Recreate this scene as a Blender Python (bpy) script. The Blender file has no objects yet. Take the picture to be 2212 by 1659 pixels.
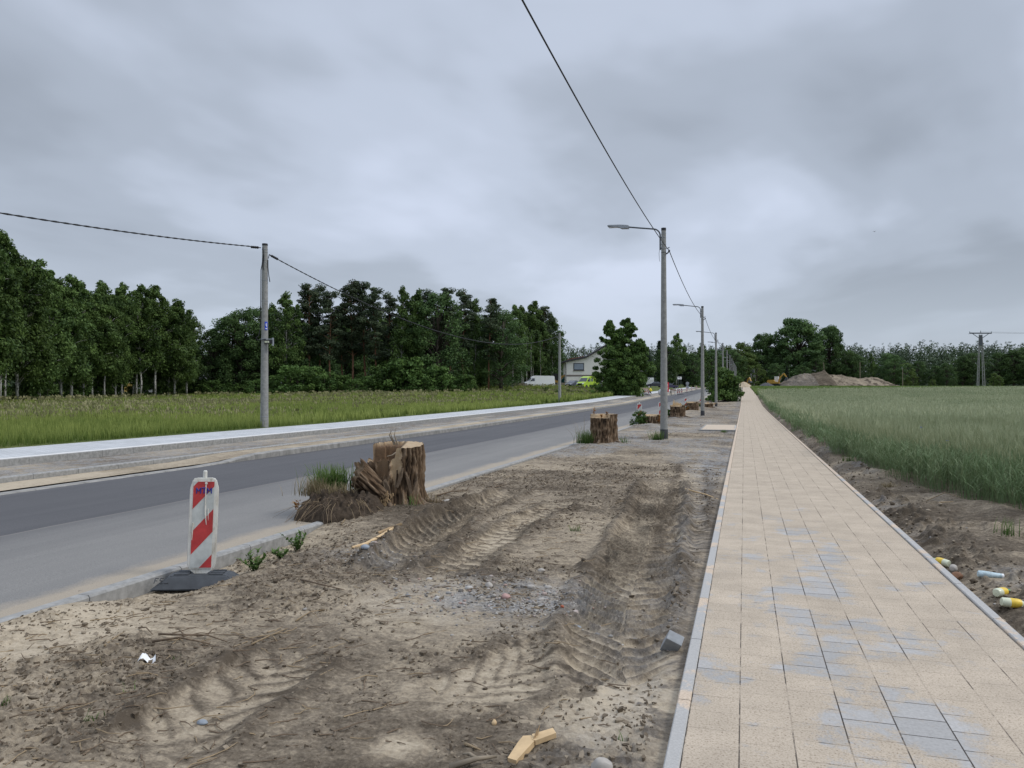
import bpy, bmesh, math, random
import numpy as np
from mathutils import Vector, Matrix
S = bpy.context.scene
COL = S.collection
R = math.radians
PI = math.pi
# ------------------------------------------------------------------ camera
YAW = R(16.8)
cam_d = bpy.data.cameras.new('camera')
cam_d.sensor_width = 36.0
cam_d.lens = 1661.0 / 2212.0 * 36.0
cam_d.clip_start = 0.05
cam_d.clip_end = 6000
cam = bpy.data.objects.new('camera', cam_d)
COL.objects.link(cam)
cam.location = (0, 0, 1.6)
cam.rotation_euler = (R(90.53), 0, YAW)
S.camera = cam
# ------------------------------------------------------------------ view
S.view_settings.view_transform = 'Standard'
S.view_settings.look = 'None'
S.view_settings.gamma = 1.0
S.view_settings.exposure = 0.12
S.cycles.max_bounces = 6
S.cycles.diffuse_bounces = 3
S.cycles.transparent_max_bounces = 8
# ------------------------------------------------------------------ node helper
class NT:
    def __init__(s, tree):
        s.t = tree; s.n = tree.nodes; s.l = tree.links; s.n.clear()
    def add(s, typ, ins=None, **props):
        nd = s.n.new('ShaderNode' + typ)
        for k, v in props.items(): setattr(nd, k, v)
        for k, v in (ins or {}).items():
            sk = nd.inputs[k]
            if hasattr(v, 'is_linked') or isinstance(v, bpy.types.NodeSocket): s.l.new(v, sk)
            else: sk.default_value = v
        return nd
    def math(s, op, a, b=None, c=None, clamp=False):
        nd = s.n.new('ShaderNodeMath'); nd.operation = op; nd.use_clamp = clamp
        for i, v in enumerate((a, b, c)):
            if v is None: continue
            if isinstance(v, bpy.types.NodeSocket): s.l.new(v, nd.inputs[i])
            else: nd.inputs[i].default_value = v
        return nd.outputs[0]
    def mix(s, fac, a, b, mode='MIX'):
        nd = s.n.new('ShaderNodeMix'); nd.data_type = 'RGBA'; nd.blend_type = mode
        for sk, v in ((nd.inputs[0], fac), (nd.inputs[6], a), (nd.inputs[7], b)):
            if isinstance(v, bpy.types.NodeSocket): s.l.new(v, sk)
            elif sk.type == 'RGBA': sk.default_value = (v[0], v[1], v[2], 1)
            else: sk.default_value = v
        return nd.outputs[2]
    def ramp(s, fac, stops, interp='LINEAR'):
        nd = s.n.new('ShaderNodeValToRGB'); cr = nd.color_ramp; cr.interpolation = interp
        while len(cr.elements) < len(stops): cr.elements.new(0.5)
        for e, (p, c) in zip(cr.elements, stops):
            e.position = p; e.color = (c[0], c[1], c[2], 1) if isinstance(c, (tuple, list)) else (c, c, c, 1)
        s.l.new(fac, nd.inputs[0]); return nd.outputs[0]
    def noise(s, vec, scale, detail=4, rough=0.55, dist=0.0, w=None):
        nd = s.add('TexNoise', {'Scale': scale, 'Detail': detail, 'Roughness': rough, 'Distortion': dist})
        if vec is not None: s.l.new(vec, nd.inputs['Vector'])
        return nd.outputs[0]
    def mapped(s, vec, scale=(1, 1, 1), loc=(0, 0, 0), rot=(0, 0, 0)):
        nd = s.add('Mapping', {'Scale': scale, 'Location': loc, 'Rotation': rot}); s.l.new(vec, nd.inputs['Vector']); return nd.outputs[0]
# ------------------------------------------------------------------ world: overcast sky
SUN_EL, SUN_AZ = R(46), R(82)
W = bpy.data.worlds.new('World'); S.world = W; W.use_nodes = True
t = NT(W.node_tree)
sky = t.add('TexSky', sky_type='NISHITA', sun_disc=False, sun_elevation=SUN_EL, sun_rotation=SUN_AZ)
bg1 = t.add('Background', {'Color': sky.outputs[0], 'Strength': 0.09})
tc = t.add('TexCoord')
gen = tc.outputs['Generated']
sep = t.add('SeparateXYZ', {0: gen})
zz = t.math('MAXIMUM', sep.outputs[2], 0.0)
den = t.math('ADD', zz, 0.16)
px_ = t.math('DIVIDE', sep.outputs[0], den); py_ = t.math('DIVIDE', sep.outputs[1], den)
cv = t.add('CombineXYZ', {0: px_, 1: py_, 2: 0.0}).outputs[0]
cvr = t.mapped(cv, (1.0, 0.7, 1), (3.1, 1.7, 0), (0, 0, R(18)))
n1 = t.noise(cvr, 0.80, 5, 0.46, 0.25)
n2 = t.noise(cvr, 2.1, 3, 0.45, 0.2)
cl = t.math('ADD', t.math('MULTIPLY', n1, 0.8), t.math('MULTIPLY', n2, 0.2))
ccol = t.ramp(cl, [(0.35, (0.335, 0.375, 0.44)), (0.45, (0.42, 0.47, 0.555)), (0.53, (0.53, 0.59, 0.705)), (0.63, (0.64, 0.705, 0.85))], 'EASE')
# pale band low over the horizon, brighter overhead as under any overcast sky
hz = t.ramp(zz, [(0.0, 1.0), (0.05, 0.75), (0.16, 0.0)], 'EASE')
ccol = t.mix(t.math('MULTIPLY', hz, 0.75), ccol, (0.50, 0.565, 0.66))
lift = t.ramp(zz, [(0.0, 1.0), (0.45, 1.0), (0.62, 1.6), (1.0, 2.3)])
ccol = t.mix(1.0, ccol, lift, 'MULTIPLY')
bg2 = t.add('Background', {'Color': ccol, 'Strength': 1.0})
ms = t.add('MixShader', {0: 0.9, 1: bg1.outputs[0], 2: bg2.outputs[0]})
out = t.add('OutputWorld', {0: ms.outputs[0]})
# ------------------------------------------------------------------ sun behind the cloud
sd = bpy.data.lights.new('sun', 'SUN'); sd.energy = 1.5; sd.angle = R(16); sd.color = (1.0, 0.965, 0.92)
so = bpy.data.objects.new('sun', sd); COL.objects.link(so)
sdir = Vector((math.sin(SUN_AZ) * math.cos(SUN_EL), math.cos(SUN_AZ) * math.cos(SUN_EL), math.sin(SUN_EL)))
so.rotation_euler = (-sdir).to_track_quat('-Z', 'Y').to_euler()
# ------------------------------------------------------------------ terrain
def sstep(a, b, x):
    q = np.clip((np.asarray(x, float) - a) / (b - a), 0, 1); return q * q * (3 - 2 * q)
_YR = [-300, 0, 50, 64, 78, 105, 130, 165, 250, 400, 900, 4000]
_GR = [0, 0, 0.0, .04, .14, .72, 1.15, 1.65, 2.8, 4.0, 6, 6]
_YL = [-300, 0, 30, 52, 78, 105, 130, 165, 250, 400, 900, 4000]
_GL = [0, 0, 0.02, .14, .3, .7, 1.0, 1.5, 2.6, 4.0, 6, 6]
def T(x, y):
    x = np.asarray(x, float); y = np.asarray(y, float)
    w = sstep(-11, -4.5, x)
    g = np.interp(y, _YR, _GR) * w + np.interp(y, _YL, _GL) * (1 - w)
    g = g - np.clip(-x - 40, 0, 60) * 0.006 - np.clip(x - 30, 0, 120) * 0.004 * sstep(60, 200, y)
    return g
def Tm(x, y):                                  # meadow level, a little above the pavement
    return T(x, y) + 0.2 + 0.75 * sstep(132, 160, y) * sstep(-90, -60, x) * (1 - sstep(-24, -19, x))
CS, SN = math.cos(YAW), math.sin(YAW)
def at(u, z):                                  # point z metres ahead of the camera at picture column u (2212 wide)
    lat = (u - 1106.0) / 1661.0 * z
    return lat * CS - z * SN, lat * SN + z * CS
def gp(u, v, h=1.6):                           # point on flat ground seen at picture (u, v)
    return at(u, h * 1661.0 / (v - 845.0))
# ------------------------------------------------------------------ numpy noise
def _hash(ix, iy, seed):
    h = (ix * 374761393 + iy * 668265263 + seed * 1274126177) & 0x7fffffff
    h = ((h ^ (h >> 13)) * 1274126177) & 0x7fffffff
    return ((h ^ (h >> 16)) & 0xffff) / 65535.0
def vnoise(x, y, seed=0):
    x = np.asarray(x, float); y = np.asarray(y, float)
    ix = np.floor(x).astype(np.int64); iy = np.floor(y).astype(np.int64)
    fx = x - ix; fy = y - iy
    fx = fx * fx * fx * (fx * (fx * 6 - 15) + 10); fy = fy * fy * fy * (fy * (fy * 6 - 15) + 10)
    a = _hash(ix, iy, seed); b = _hash(ix + 1, iy, seed); c = _hash(ix, iy + 1, seed); d = _hash(ix + 1, iy + 1, seed)
    return (a * (1 - fx) + b * fx) * (1 - fy) + (c * (1 - fx) + d * fx) * fy
def fbm(x, y, oct=4, seed=0, gain=0.5):
    s = 0.0; a = 1.0; tot = 0.0
    for o in range(oct):
        s = s + a * vnoise(x * 2 ** o + 17.3 * o, y * 2 ** o - 9.1 * o, seed + o); tot += a; a *= gain
    return s / tot
# ------------------------------------------------------------------ mesh helpers
def link(name, me, parent=None):
    o = bpy.data.objects.new(name, me); COL.objects.link(o)
    if parent is not None: o.parent = parent
    return o
def np_mesh(name, V, Q, mats, mi=None, attrs=None, smooth=False):
    V = np.ascontiguousarray(V, np.float32).reshape(-1, 3); Q = np.ascontiguousarray(Q, np.int32)
    k = Q.shape[1]
    me = bpy.data.meshes.new(name)
    me.vertices.add(len(V)); me.vertices.foreach_set('co', V.ravel())
    me.loops.add(Q.size); me.loops.foreach_set('vertex_index', Q.ravel())
    me.polygons.add(len(Q)); me.polygons.foreach_set('loop_start', np.arange(0, Q.size, k, dtype=np.int32))
    for m in mats: me.materials.append(m)
    if mi is not None: me.polygons.foreach_set('material_index', np.ascontiguousarray(mi, np.int32))
    me.polygons.foreach_set('use_smooth', np.full(len(Q), smooth, dtype=bool))
    for nm, a in (attrs or {}).items():
        at_ = me.attributes.new(nm, 'FLOAT', 'POINT'); at_.data.foreach_set('value', np.ascontiguousarray(a, np.float32).ravel())
    me.update(calc_edges=True); me.validate()
    return me
def grid_quads(nr, nc):
    i = np.arange(nr - 1)[:, None] * nc + np.arange(nc - 1)[None, :]
    return np.stack([i, i + 1, i + 1 + nc, i + nc], -1).reshape(-1, 4)
class MB:
    def __init__(s): s.v = []; s.f = []; s.m = []
    def add(s, vs, fs, m=0):
        b = len(s.v); s.v += [tuple(p) for p in vs]
        for f in fs: s.f.append([b + i for i in f]); s.m.append(m)
        return s
    def box(s, x0, x1, y0, y1, z0, z1, m=0, bev=0.0):
        if bev <= 0:
            return s.add([(x0, y0, z0), (x1, y0, z0), (x1, y1, z0), (x0, y1, z0), (x0, y0, z1), (x1, y0, z1), (x1, y1, z1), (x0, y1, z1)],
                  [(0, 3, 2, 1), (4, 5, 6, 7), (0, 1, 5, 4), (1, 2, 6, 5), (2, 3, 7, 6), (3, 0, 4, 7)], m)
        b = bev
        bm = bmesh.new(); bmesh.ops.create_cube(bm, size=1)
        for v in bm.verts: v.co = ((x0 + x1) / 2 + v.co.x * (x1 - x0), (y0 + y1) / 2 + v.co.y * (y1 - y0), (z0 + z1) / 2 + v.co.z * (z1 - z0))
        bmesh.ops.bevel(bm, geom=bm.edges[:], offset=b, segments=2, affect='EDGES', profile=0.5)
        return s.bm(bm, m)
    def bm(s, bm, m=0):
        bm.verts.ensure_lookup_table(); bm.verts.index_update()
        s.add([v.co.copy() for v in bm.verts], [[v.index for v in f.verts] for f in bm.faces], m); bm.free(); return s
    def tube(s, pts, rad, n=8, m=0, cap=True):
        pts = [Vector(p) for p in pts]
        if not hasattr(rad, '__len__'): rad = [rad] * len(pts)
        vs = []; fs = []
        up = None
        for i, p in enumerate(pts):
            d = (pts[min(i + 1, len(pts) - 1)] - pts[max(i - 1, 0)])
            if d.length < 1e-9: d = Vector((0, 0, 1))
            d.normalize()
            if up is None:
                up = Vector((0, 0, 1)) if abs(d.z) < 0.9 else Vector((1, 0, 0))
            a = d.cross(up)
            if a.length < 1e-6: a = d.cross(Vector((0.3, 1, 0.2)))
            a.normalize(); b = d.cross(a); up = -b if False else up
            for k in range(n):
                q = 2 * PI * k / n
                vs.append(p + (a * math.cos(q) + b * math.sin(q)) * rad[i])
        for i in range(len(pts) - 1):
            for k in range(n):
                fs.append((i * n + k, i * n + (k + 1) % n, (i + 1) * n + (k + 1) % n, (i + 1) * n + k))
        if cap:
            fs.append(tuple(range(n - 1, -1, -1))); fs.append(tuple((len(pts) - 1) * n + k for k in range(n)))
        return s.add(vs, fs, m)
    def lathe(s, prof, n=16, m=0, base=(0, 0, 0), axis=(0, 0, 1)):
        ax = Vector(axis).normalized(); q = Vector((0, 0, 1)).rotation_difference(ax); b = Vector(base)
        vs = []; fs = []
        for r, z in prof:
            for k in range(n):
                an = 2 * PI * k / n; vs.append(b + q @ Vector((r * math.cos(an), r * math.sin(an), z)))
        for i in range(len(prof) - 1):
            for k in range(n): fs.append((i * n + k, i * n + (k + 1) % n, (i + 1) * n + (k + 1) % n, (i + 1) * n + k))
        fs.append(tuple(range(n - 1, -1, -1))); fs.append(tuple((len(prof) - 1) * n + k for k in range(n)))
        return s.add(vs, fs, m)
    def prism(s, poly, axis, a0, a1, m=0):       # polygon in the plane normal to axis, given as pairs of the two other coordinates
        n = len(poly)
        def p3(p, a): return {'x': (a, p[0], p[1]), 'y': (p[0], a, p[1]), 'z': (p[0], p[1], a)}[axis]
        vs = [p3(p, a0) for p in poly] + [p3(p, a1) for p in poly]
        return s.add(vs, [tuple(range(n)), tuple(range(2 * n - 1, n - 1, -1))] + [(i, i + n, (i + 1) % n + n, (i + 1) % n) for i in range(n)], m)
    def plate(s, pts, nrm, th, m=0):             # thin solid on any planar polygon
        n = Vector(nrm).normalized() * th; k = len(pts)
        vs = [Vector(p) for p in pts] + [Vector(p) + n for p in pts]
        return s.add(vs, [tuple(range(k)), tuple(range(2 * k - 1, k - 1, -1))] + [(i, (i + 1) % k, (i + 1) % k + k, i + k) for i in range(k)], m)
    def build(s, name, mats, parent=None, smooth=False, fix=True):
        me = bpy.data.meshes.new(name); me.from_pydata([tuple(v) for v in s.v], [], s.f)
        if not isinstance(mats, (list, tuple)): mats = [mats]
        for mm in mats: me.materials.append(mm)
        me.polygons.foreach_set('material_index', s.m)
        if fix:
            bm = bmesh.new(); bm.from_mesh(me); bmesh.ops.recalc_face_normals(bm, faces=bm.faces[:]); bm.to_mesh(me); bm.free()
        if smooth:
            me.polygons.foreach_set('use_smooth', [True] * len(me.polygons))
            if smooth != 'all' and hasattr(me, 'set_sharp_from_angle'): me.set_sharp_from_angle(angle=R(38))
        return link(name, me, parent)
def thing(name, label, cat, loc=(0, 0, 0), rot=0, group=None):
    o = bpy.data.objects.new(name, None); COL.objects.link(o)
    o.empty_display_size = 0.2
    o.location = loc; o.rotation_euler = rot if hasattr(rot, '__len__') else (0, 0, rot)
    return tag(o, label, cat, group)
def tag(o, label, cat, group=None):
    o['label'] = label; o['category'] = cat
    if group: o['group'] = group
    return o
def struct(o, label=None, cat=None):
    o['kind'] = 'structure'
    if label: o['label'] = label
    if cat: o['category'] = cat
    return o
def stuff(o, label, cat):
    o['kind'] = 'stuff'; o['label'] = label; o['category'] = cat; return o
def copy_tree(o, parent=None):
    c = o.copy(); COL.objects.link(c); c.parent = parent
    for ch in list(o.children): copy_tree(ch, c)
    return c
# ------------------------------------------------------------------ materials
MATS = {}
def mat(name, fn):
    m = bpy.data.materials.new(name); m.use_nodes = True
    t = NT(m.node_tree); p = t.add('BsdfPrincipled'); o = t.add('OutputMaterial', {0: p.outputs[0]})
    fn(t, p, o); MATS[name] = m; return m
def simple(name, col, rough=0.6, metal=0.0, var=0.15, scale=6.0, bump=0.0, spec=0.4):
    def f(t, p, o):
        tc = t.add('TexCoord'); n = t.noise(tc.outputs['Object'], scale, 5, 0.6)
        k = t.ramp(n, [(0.3, 1 - var), (0.7, 1 + var)])
        c = t.mix(1.0, col, k, 'MULTIPLY'); t.l.new(c, p.inputs['Base Color'])
        p.inputs['Roughness'].default_value = rough; p.inputs['Metallic'].default_value = metal
        p.inputs['Specular IOR Level'].default_value = spec
        if bump: t.l.new(t.add('Bump', {'Strength': 0.6, 'Distance': bump, 'Height': n}).outputs[0], p.inputs['Normal'])
    return mat(name, f)
def leafmat(name, c_dark, c_light, transl=0.25, objvar=0.25):
    def f(t, p, o):
        a = t.add('Attribute', attribute_name='tone'); oi = t.add('ObjectInfo')
        c = t.mix(a.outputs['Fac'], c_dark, c_light)
        k = t.math('ADD', t.math('MULTIPLY', oi.outputs['Random'], objvar * 2), 1 - objvar)
        kk = t.add('CombineColor', {0: t.math('MULTIPLY', k, 1.0), 1: k, 2: t.math('POWER', k, 1.3)}).outputs[0]
        c = t.mix(1.0, c, kk, 'MULTIPLY')
        t.l.new(c, p.inputs['Base Color']); p.inputs['Roughness'].default_value = 0.65
        p.inputs['Specular IOR Level'].default_value = 0.2
        tr = t.add('BsdfTranslucent', {0: c})
        mx = t.add('MixShader', {0: transl, 1: p.outputs[0], 2: tr.outputs[0]}); t.l.new(mx.outputs[0], o.inputs[0])
    return mat(name, f)
M_birch = leafmat('birch_leaves', (0.04, 0.075, 0.022), (0.145, 0.22, 0.055))
M_pine = leafmat('pine_needles', (0.03, 0.048, 0.026), (0.09, 0.118, 0.056), 0.1)
M_broad = leafmat('broad_leaves', (0.037, 0.072, 0.025), (0.12, 0.195, 0.058))
M_horn = leafmat('hornbeam_leaves', (0.038, 0.078, 0.022), (0.135, 0.22, 0.05))
M_shrub = leafmat('shrub_leaves', (0.04, 0.08, 0.02), (0.14, 0.23, 0.055))
M_light = leafmat('light_leaves', (0.05, 0.085, 0.02), (0.15, 0.21, 0.05))
M_far = leafmat('far_leaves', (0.04, 0.062, 0.034), (0.075, 0.108, 0.05), 0.1)
M_far2 = leafmat('far_conifer_needles', (0.02, 0.034, 0.02), (0.045, 0.065, 0.035), 0.05)
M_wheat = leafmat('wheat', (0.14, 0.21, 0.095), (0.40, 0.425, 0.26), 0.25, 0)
M_crop = leafmat('young_crop', (0.09, 0.15, 0.035), (0.16, 0.23, 0.06), 0.25, 0)
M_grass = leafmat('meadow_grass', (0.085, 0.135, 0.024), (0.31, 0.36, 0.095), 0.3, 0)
M_seed = leafmat('seed_heads', (0.14, 0.15, 0.055), (0.29, 0.27, 0.14), 0.2, 0)
M_tuft = leafmat('tuft_grass', (0.045, 0.095, 0.02), (0.15, 0.22, 0.06), 0.3, 0)
M_dry = leafmat('dry_grass', (0.16, 0.125, 0.07), (0.36, 0.29, 0.17), 0.2, 0)
M_autumn = leafmat('reddish_leaves', (0.22, 0.09, 0.03), (0.42, 0.24, 0.07), 0.25, 0)
M_concrete = simple('pole_concrete', (0.25, 0.25, 0.235), 0.85, 0, 0.22, 9, 0.003)
M_kerb = simple('kerb_concrete', (0.28, 0.275, 0.26), 0.9, 0, 0.25, 14, 0.002)
M_kerb2 = simple('kerb_concrete_weathered', (0.26, 0.25, 0.23), 0.9, 0, 0.3, 5, 0.003)
M_blackpaint = simple('black_bitumen_paint', (0.035, 0.037, 0.04), 0.7, 0, 0.35, 12)
M_rubber = simple('black_rubber', (0.055, 0.06, 0.066), 0.75, 0, 0.3, 8, 0.002)
M_galv = simple('galvanised_steel', (0.33, 0.35, 0.37), 0.5, 0.6, 0.15, 12)
M_darksteel = simple('dark_steel', (0.09, 0.1, 0.11), 0.5, 0.5, 0.2, 10)
M_cable = simple('black_cable', (0.02, 0.02, 0.022), 0.6)
M_whiteplastic = simple('white_plastic', (0.68, 0.68, 0.64), 0.5, 0, 0.12, 8)
M_red = simple('red_reflective_sheet', (0.42, 0.04, 0.04), 0.45, 0, 0.3, 7)
M_greysheet = simple('grey_white_reflective_sheet', (0.46, 0.48, 0.46), 0.45, 0, 0.25, 7)
M_blue = simple('blue_marker', (0.02, 0.03, 0.22), 0.5)
M_bluesign = simple('blue_sign_enamel', (0.02, 0.06, 0.5), 0.4)
M_white = simple('white_paint', (0.8, 0.8, 0.79), 0.35, 0, 0.04, 3)
M_offwhite = simple('off_white_paint', (0.62, 0.62, 0.6), 0.5, 0, 0.06, 3)
M_lime = simple('lime_green_paint', (0.36, 0.52, 0.03), 0.3, 0, 0.05, 3)
M_black = simple('black_plastic', (0.018, 0.018, 0.02), 0.5)
M_blackcar = simple('black_car_paint', (0.012, 0.013, 0.02), 0.2, 0, 0.05, 3, 0, 0.6)
M_navycar = simple('dark_violet_car_paint', (0.035, 0.025, 0.07), 0.25, 0, 0.05, 3, 0, 0.6)
M_darkcar = simple('dark_grey_blue_car_paint', (0.03, 0.035, 0.05), 0.25, 0, 0.05, 3, 0, 0.6)
M_glass = simple('car_glass', (0.035, 0.045, 0.055), 0.08, 0, 0.05, 3, 0, 0.8)
M_tyre = simple('tyre_rubber', (0.02, 0.02, 0.02), 0.85)
M_rim = simple('wheel_rim', (0.35, 0.36, 0.37), 0.4, 0.7)
M_lamp = simple('headlamp_glass', (0.6, 0.62, 0.65), 0.15, 0, 0.05, 3, 0, 0.6)
M_yellow = simple('construction_yellow', (0.42, 0.24, 0.04), 0.45, 0, 0.2, 4)
M_skip = simple('green_container_paint', (0.012, 0.13, 0.105), 0.5, 0, 0.25, 2)
M_render = simple('cream_wall_render', (0.76, 0.73, 0.67), 0.9, 0, 0.04, 2, 0.002)
M_band = simple('brown_facade_band', (0.20, 0.17, 0.15), 0.8)
M_roof = simple('dark_roof_tiles', (0.045, 0.043, 0.047), 0.7, 0, 0.3, 8, 0.01)
M_redroof = simple('red_roof_tiles', (0.22, 0.07, 0.045), 0.8, 0, 0.25, 5)
M_winframe = simple('anthracite_frame', (0.03, 0.033, 0.037), 0.5)
M_pane = simple('window_glass', (0.2, 0.24, 0.29), 0.08, 0, 0.1, 1, 0, 0.8)
M_wood = simple('fresh_wood', (0.56, 0.40, 0.22), 0.75, 0, 0.2, 8, 0.001)
M_oldwood = simple('grey_old_wood', (0.22, 0.18, 0.13), 0.85, 0, 0.3, 8, 0.002)
M_timber = simple('timber_boards', (0.34, 0.23, 0.12), 0.8, 0, 0.25, 4)
M_redbanner = simple('red_banner_fabric', (0.5, 0.03, 0.04), 0.7)
M_ysign = simple('yellow_sign_sheet', (0.55, 0.36, 0.09), 0.5)
M_greyback = simple('grey_sign_back', (0.28, 0.30, 0.32), 0.5, 0.4)
M_hivis = simple('hi_vis_yellow_fabric', (0.72, 0.62, 0.05), 0.8)
M_skin = simple('skin', (0.45, 0.27, 0.19), 0.6)
M_darkcloth = simple('dark_work_cloth', (0.03, 0.035, 0.05), 0.9)
M_foil = simple('crumpled_plastic_foil', (0.62, 0.63, 0.64), 0.35, 0, 0.1, 5)
M_block = simple('grey_concrete_block', (0.27, 0.28, 0.285), 0.9, 0, 0.15, 22, 0.003)
M_stone = simple('pale_field_stone', (0.38, 0.35, 0.31), 0.85, 0, 0.2, 10, 0.004)
M_pinkstone = simple('pink_granite_stone', (0.40, 0.25, 0.22), 0.85, 0, 0.25, 20, 0.004)
M_greystone = simple('blue_grey_stone', (0.25, 0.28, 0.31), 0.85, 0, 0.25, 10, 0.004)
M_brick = simple('red_brick_shard', (0.35, 0.10, 0.05), 0.9, 0, 0.2, 10)
M_btlwhite = simple('translucent_white_bottle_plastic', (0.66, 0.68, 0.50), 0.3, 0, 0.1, 10)
M_btlyellow = simple('yellow_bottle_label', (0.75, 0.52, 0.06), 0.4, 0, 0.15, 30)
M_capgreen = simple('green_cap', (0.05, 0.33, 0.1), 0.4)
M_capred = simple('red_cap', (0.42, 0.09, 0.05), 0.4)
M_paper = simple('blue_white_wrapper', (0.42, 0.52, 0.55), 0.5, 0, 0.35, 25)
M_root = simple('root_bark', (0.14, 0.10, 0.065), 0.9, 0, 0.35, 25, 0.004)
M_fib = simple('pale_root_fibre', (0.27, 0.20, 0.12), 0.9, 0, 0.25, 30)
def f_birchbark(t, p, o):
    tc = t.add('TexCoord'); v = t.mapped(tc.outputs['Object'], (6, 6, 1.6))
    n = t.noise(v, 2.2, 4, 0.6)
    c = t.ramp(n, [(0.40, (0.05, 0.045, 0.04)), (0.5, (0.50, 0.48, 0.44)), (0.8, (0.62, 0.60, 0.56))])
    t.l.new(c, p.inputs['Base Color']); p.inputs['Roughness'].default_value = 0.8
M_birchbark = mat('birch_bark', f_birchbark)
M_pinebark = simple('pine_bark', (0.20, 0.105, 0.06), 0.9, 0, 0.35, 3)
M_darkbark = simple('dark_bark', (0.075, 0.06, 0.047), 0.9, 0, 0.3, 3)
# ================================================================== SETTING
def f_dirt(t, p, o):
    tc = t.add('TexCoord'); ob = tc.outputs['Object']
    dry = t.add('Attribute', attribute_name='dry').outputs['Fac']; gr = t.add('Attribute', attribute_name='gravel').outputs['Fac']
    fine = t.noise(ob, 42, 5, 0.65); mid = t.noise(ob, 7, 6, 0.62, 0.4); spk = t.noise(ob, 150, 2, 0.5)
    flk = t.noise(t.mapped(ob, (6, 17, 1), (0, 0, 0), (0, 0, R(-16.8))), 1.0, 5, 0.68, 0.8)
    k = t.math('ADD', dry, t.math('MULTIPLY', t.math('SUBTRACT', mid, 0.5), 0.75))
    k = t.math('ADD', k, t.math('MULTIPLY', t.math('SUBTRACT', flk, 0.5), 1.0))
    k = t.math('ADD', k, t.math('MULTIPLY', t.math('SUBTRACT', fine, 0.5), 1.1), clamp=True)
    c = t.ramp(k, [(0.0, (0.085, 0.067, 0.048)), (0.30, (0.165, 0.134, 0.098)), (0.58, (0.285, 0.234, 0.168)), (1.0, (0.44, 0.37, 0.272))])
    vor = t.add('TexVoronoi', {'Vector': ob, 'Scale': 48.0})
    gcol = t.ramp(vor.outputs['Color'], [(0.0, (0.12, 0.12, 0.12)), (0.5, (0.24, 0.245, 0.25)), (1.0, (0.40, 0.39, 0.37))])
    gm = t.math('MULTIPLY', gr, t.ramp(t.noise(ob, 3.2, 5, 0.7), [(0.38, 0.0), (0.58, 1.0)]))
    c = t.mix(t.math('MULTIPLY', gm, 0.75), c, gcol)
    c = t.mix(t.ramp(spk, [(0.72, 0.0), (0.78, 0.8)]), c, (0.46, 0.40, 0.32))
    t.l.new(c, p.inputs['Base Color']); p.inputs['Roughness'].default_value = 0.95; p.inputs['Specular IOR Level'].default_value = 0.15
    hh = t.math('ADD', t.math('MULTIPLY', fine, 0.6), t.math('ADD', t.math('MULTIPLY', spk, 0.25), t.math('MULTIPLY', flk, 0.35)))
    b = t.add('Bump', {'Strength': 0.9, 'Distance': 0.013, 'Height': hh}); t.l.new(b.outputs[0], p.inputs['Normal'])
M_dirt = mat('churned_sandy_dirt', f_dirt)
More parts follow.
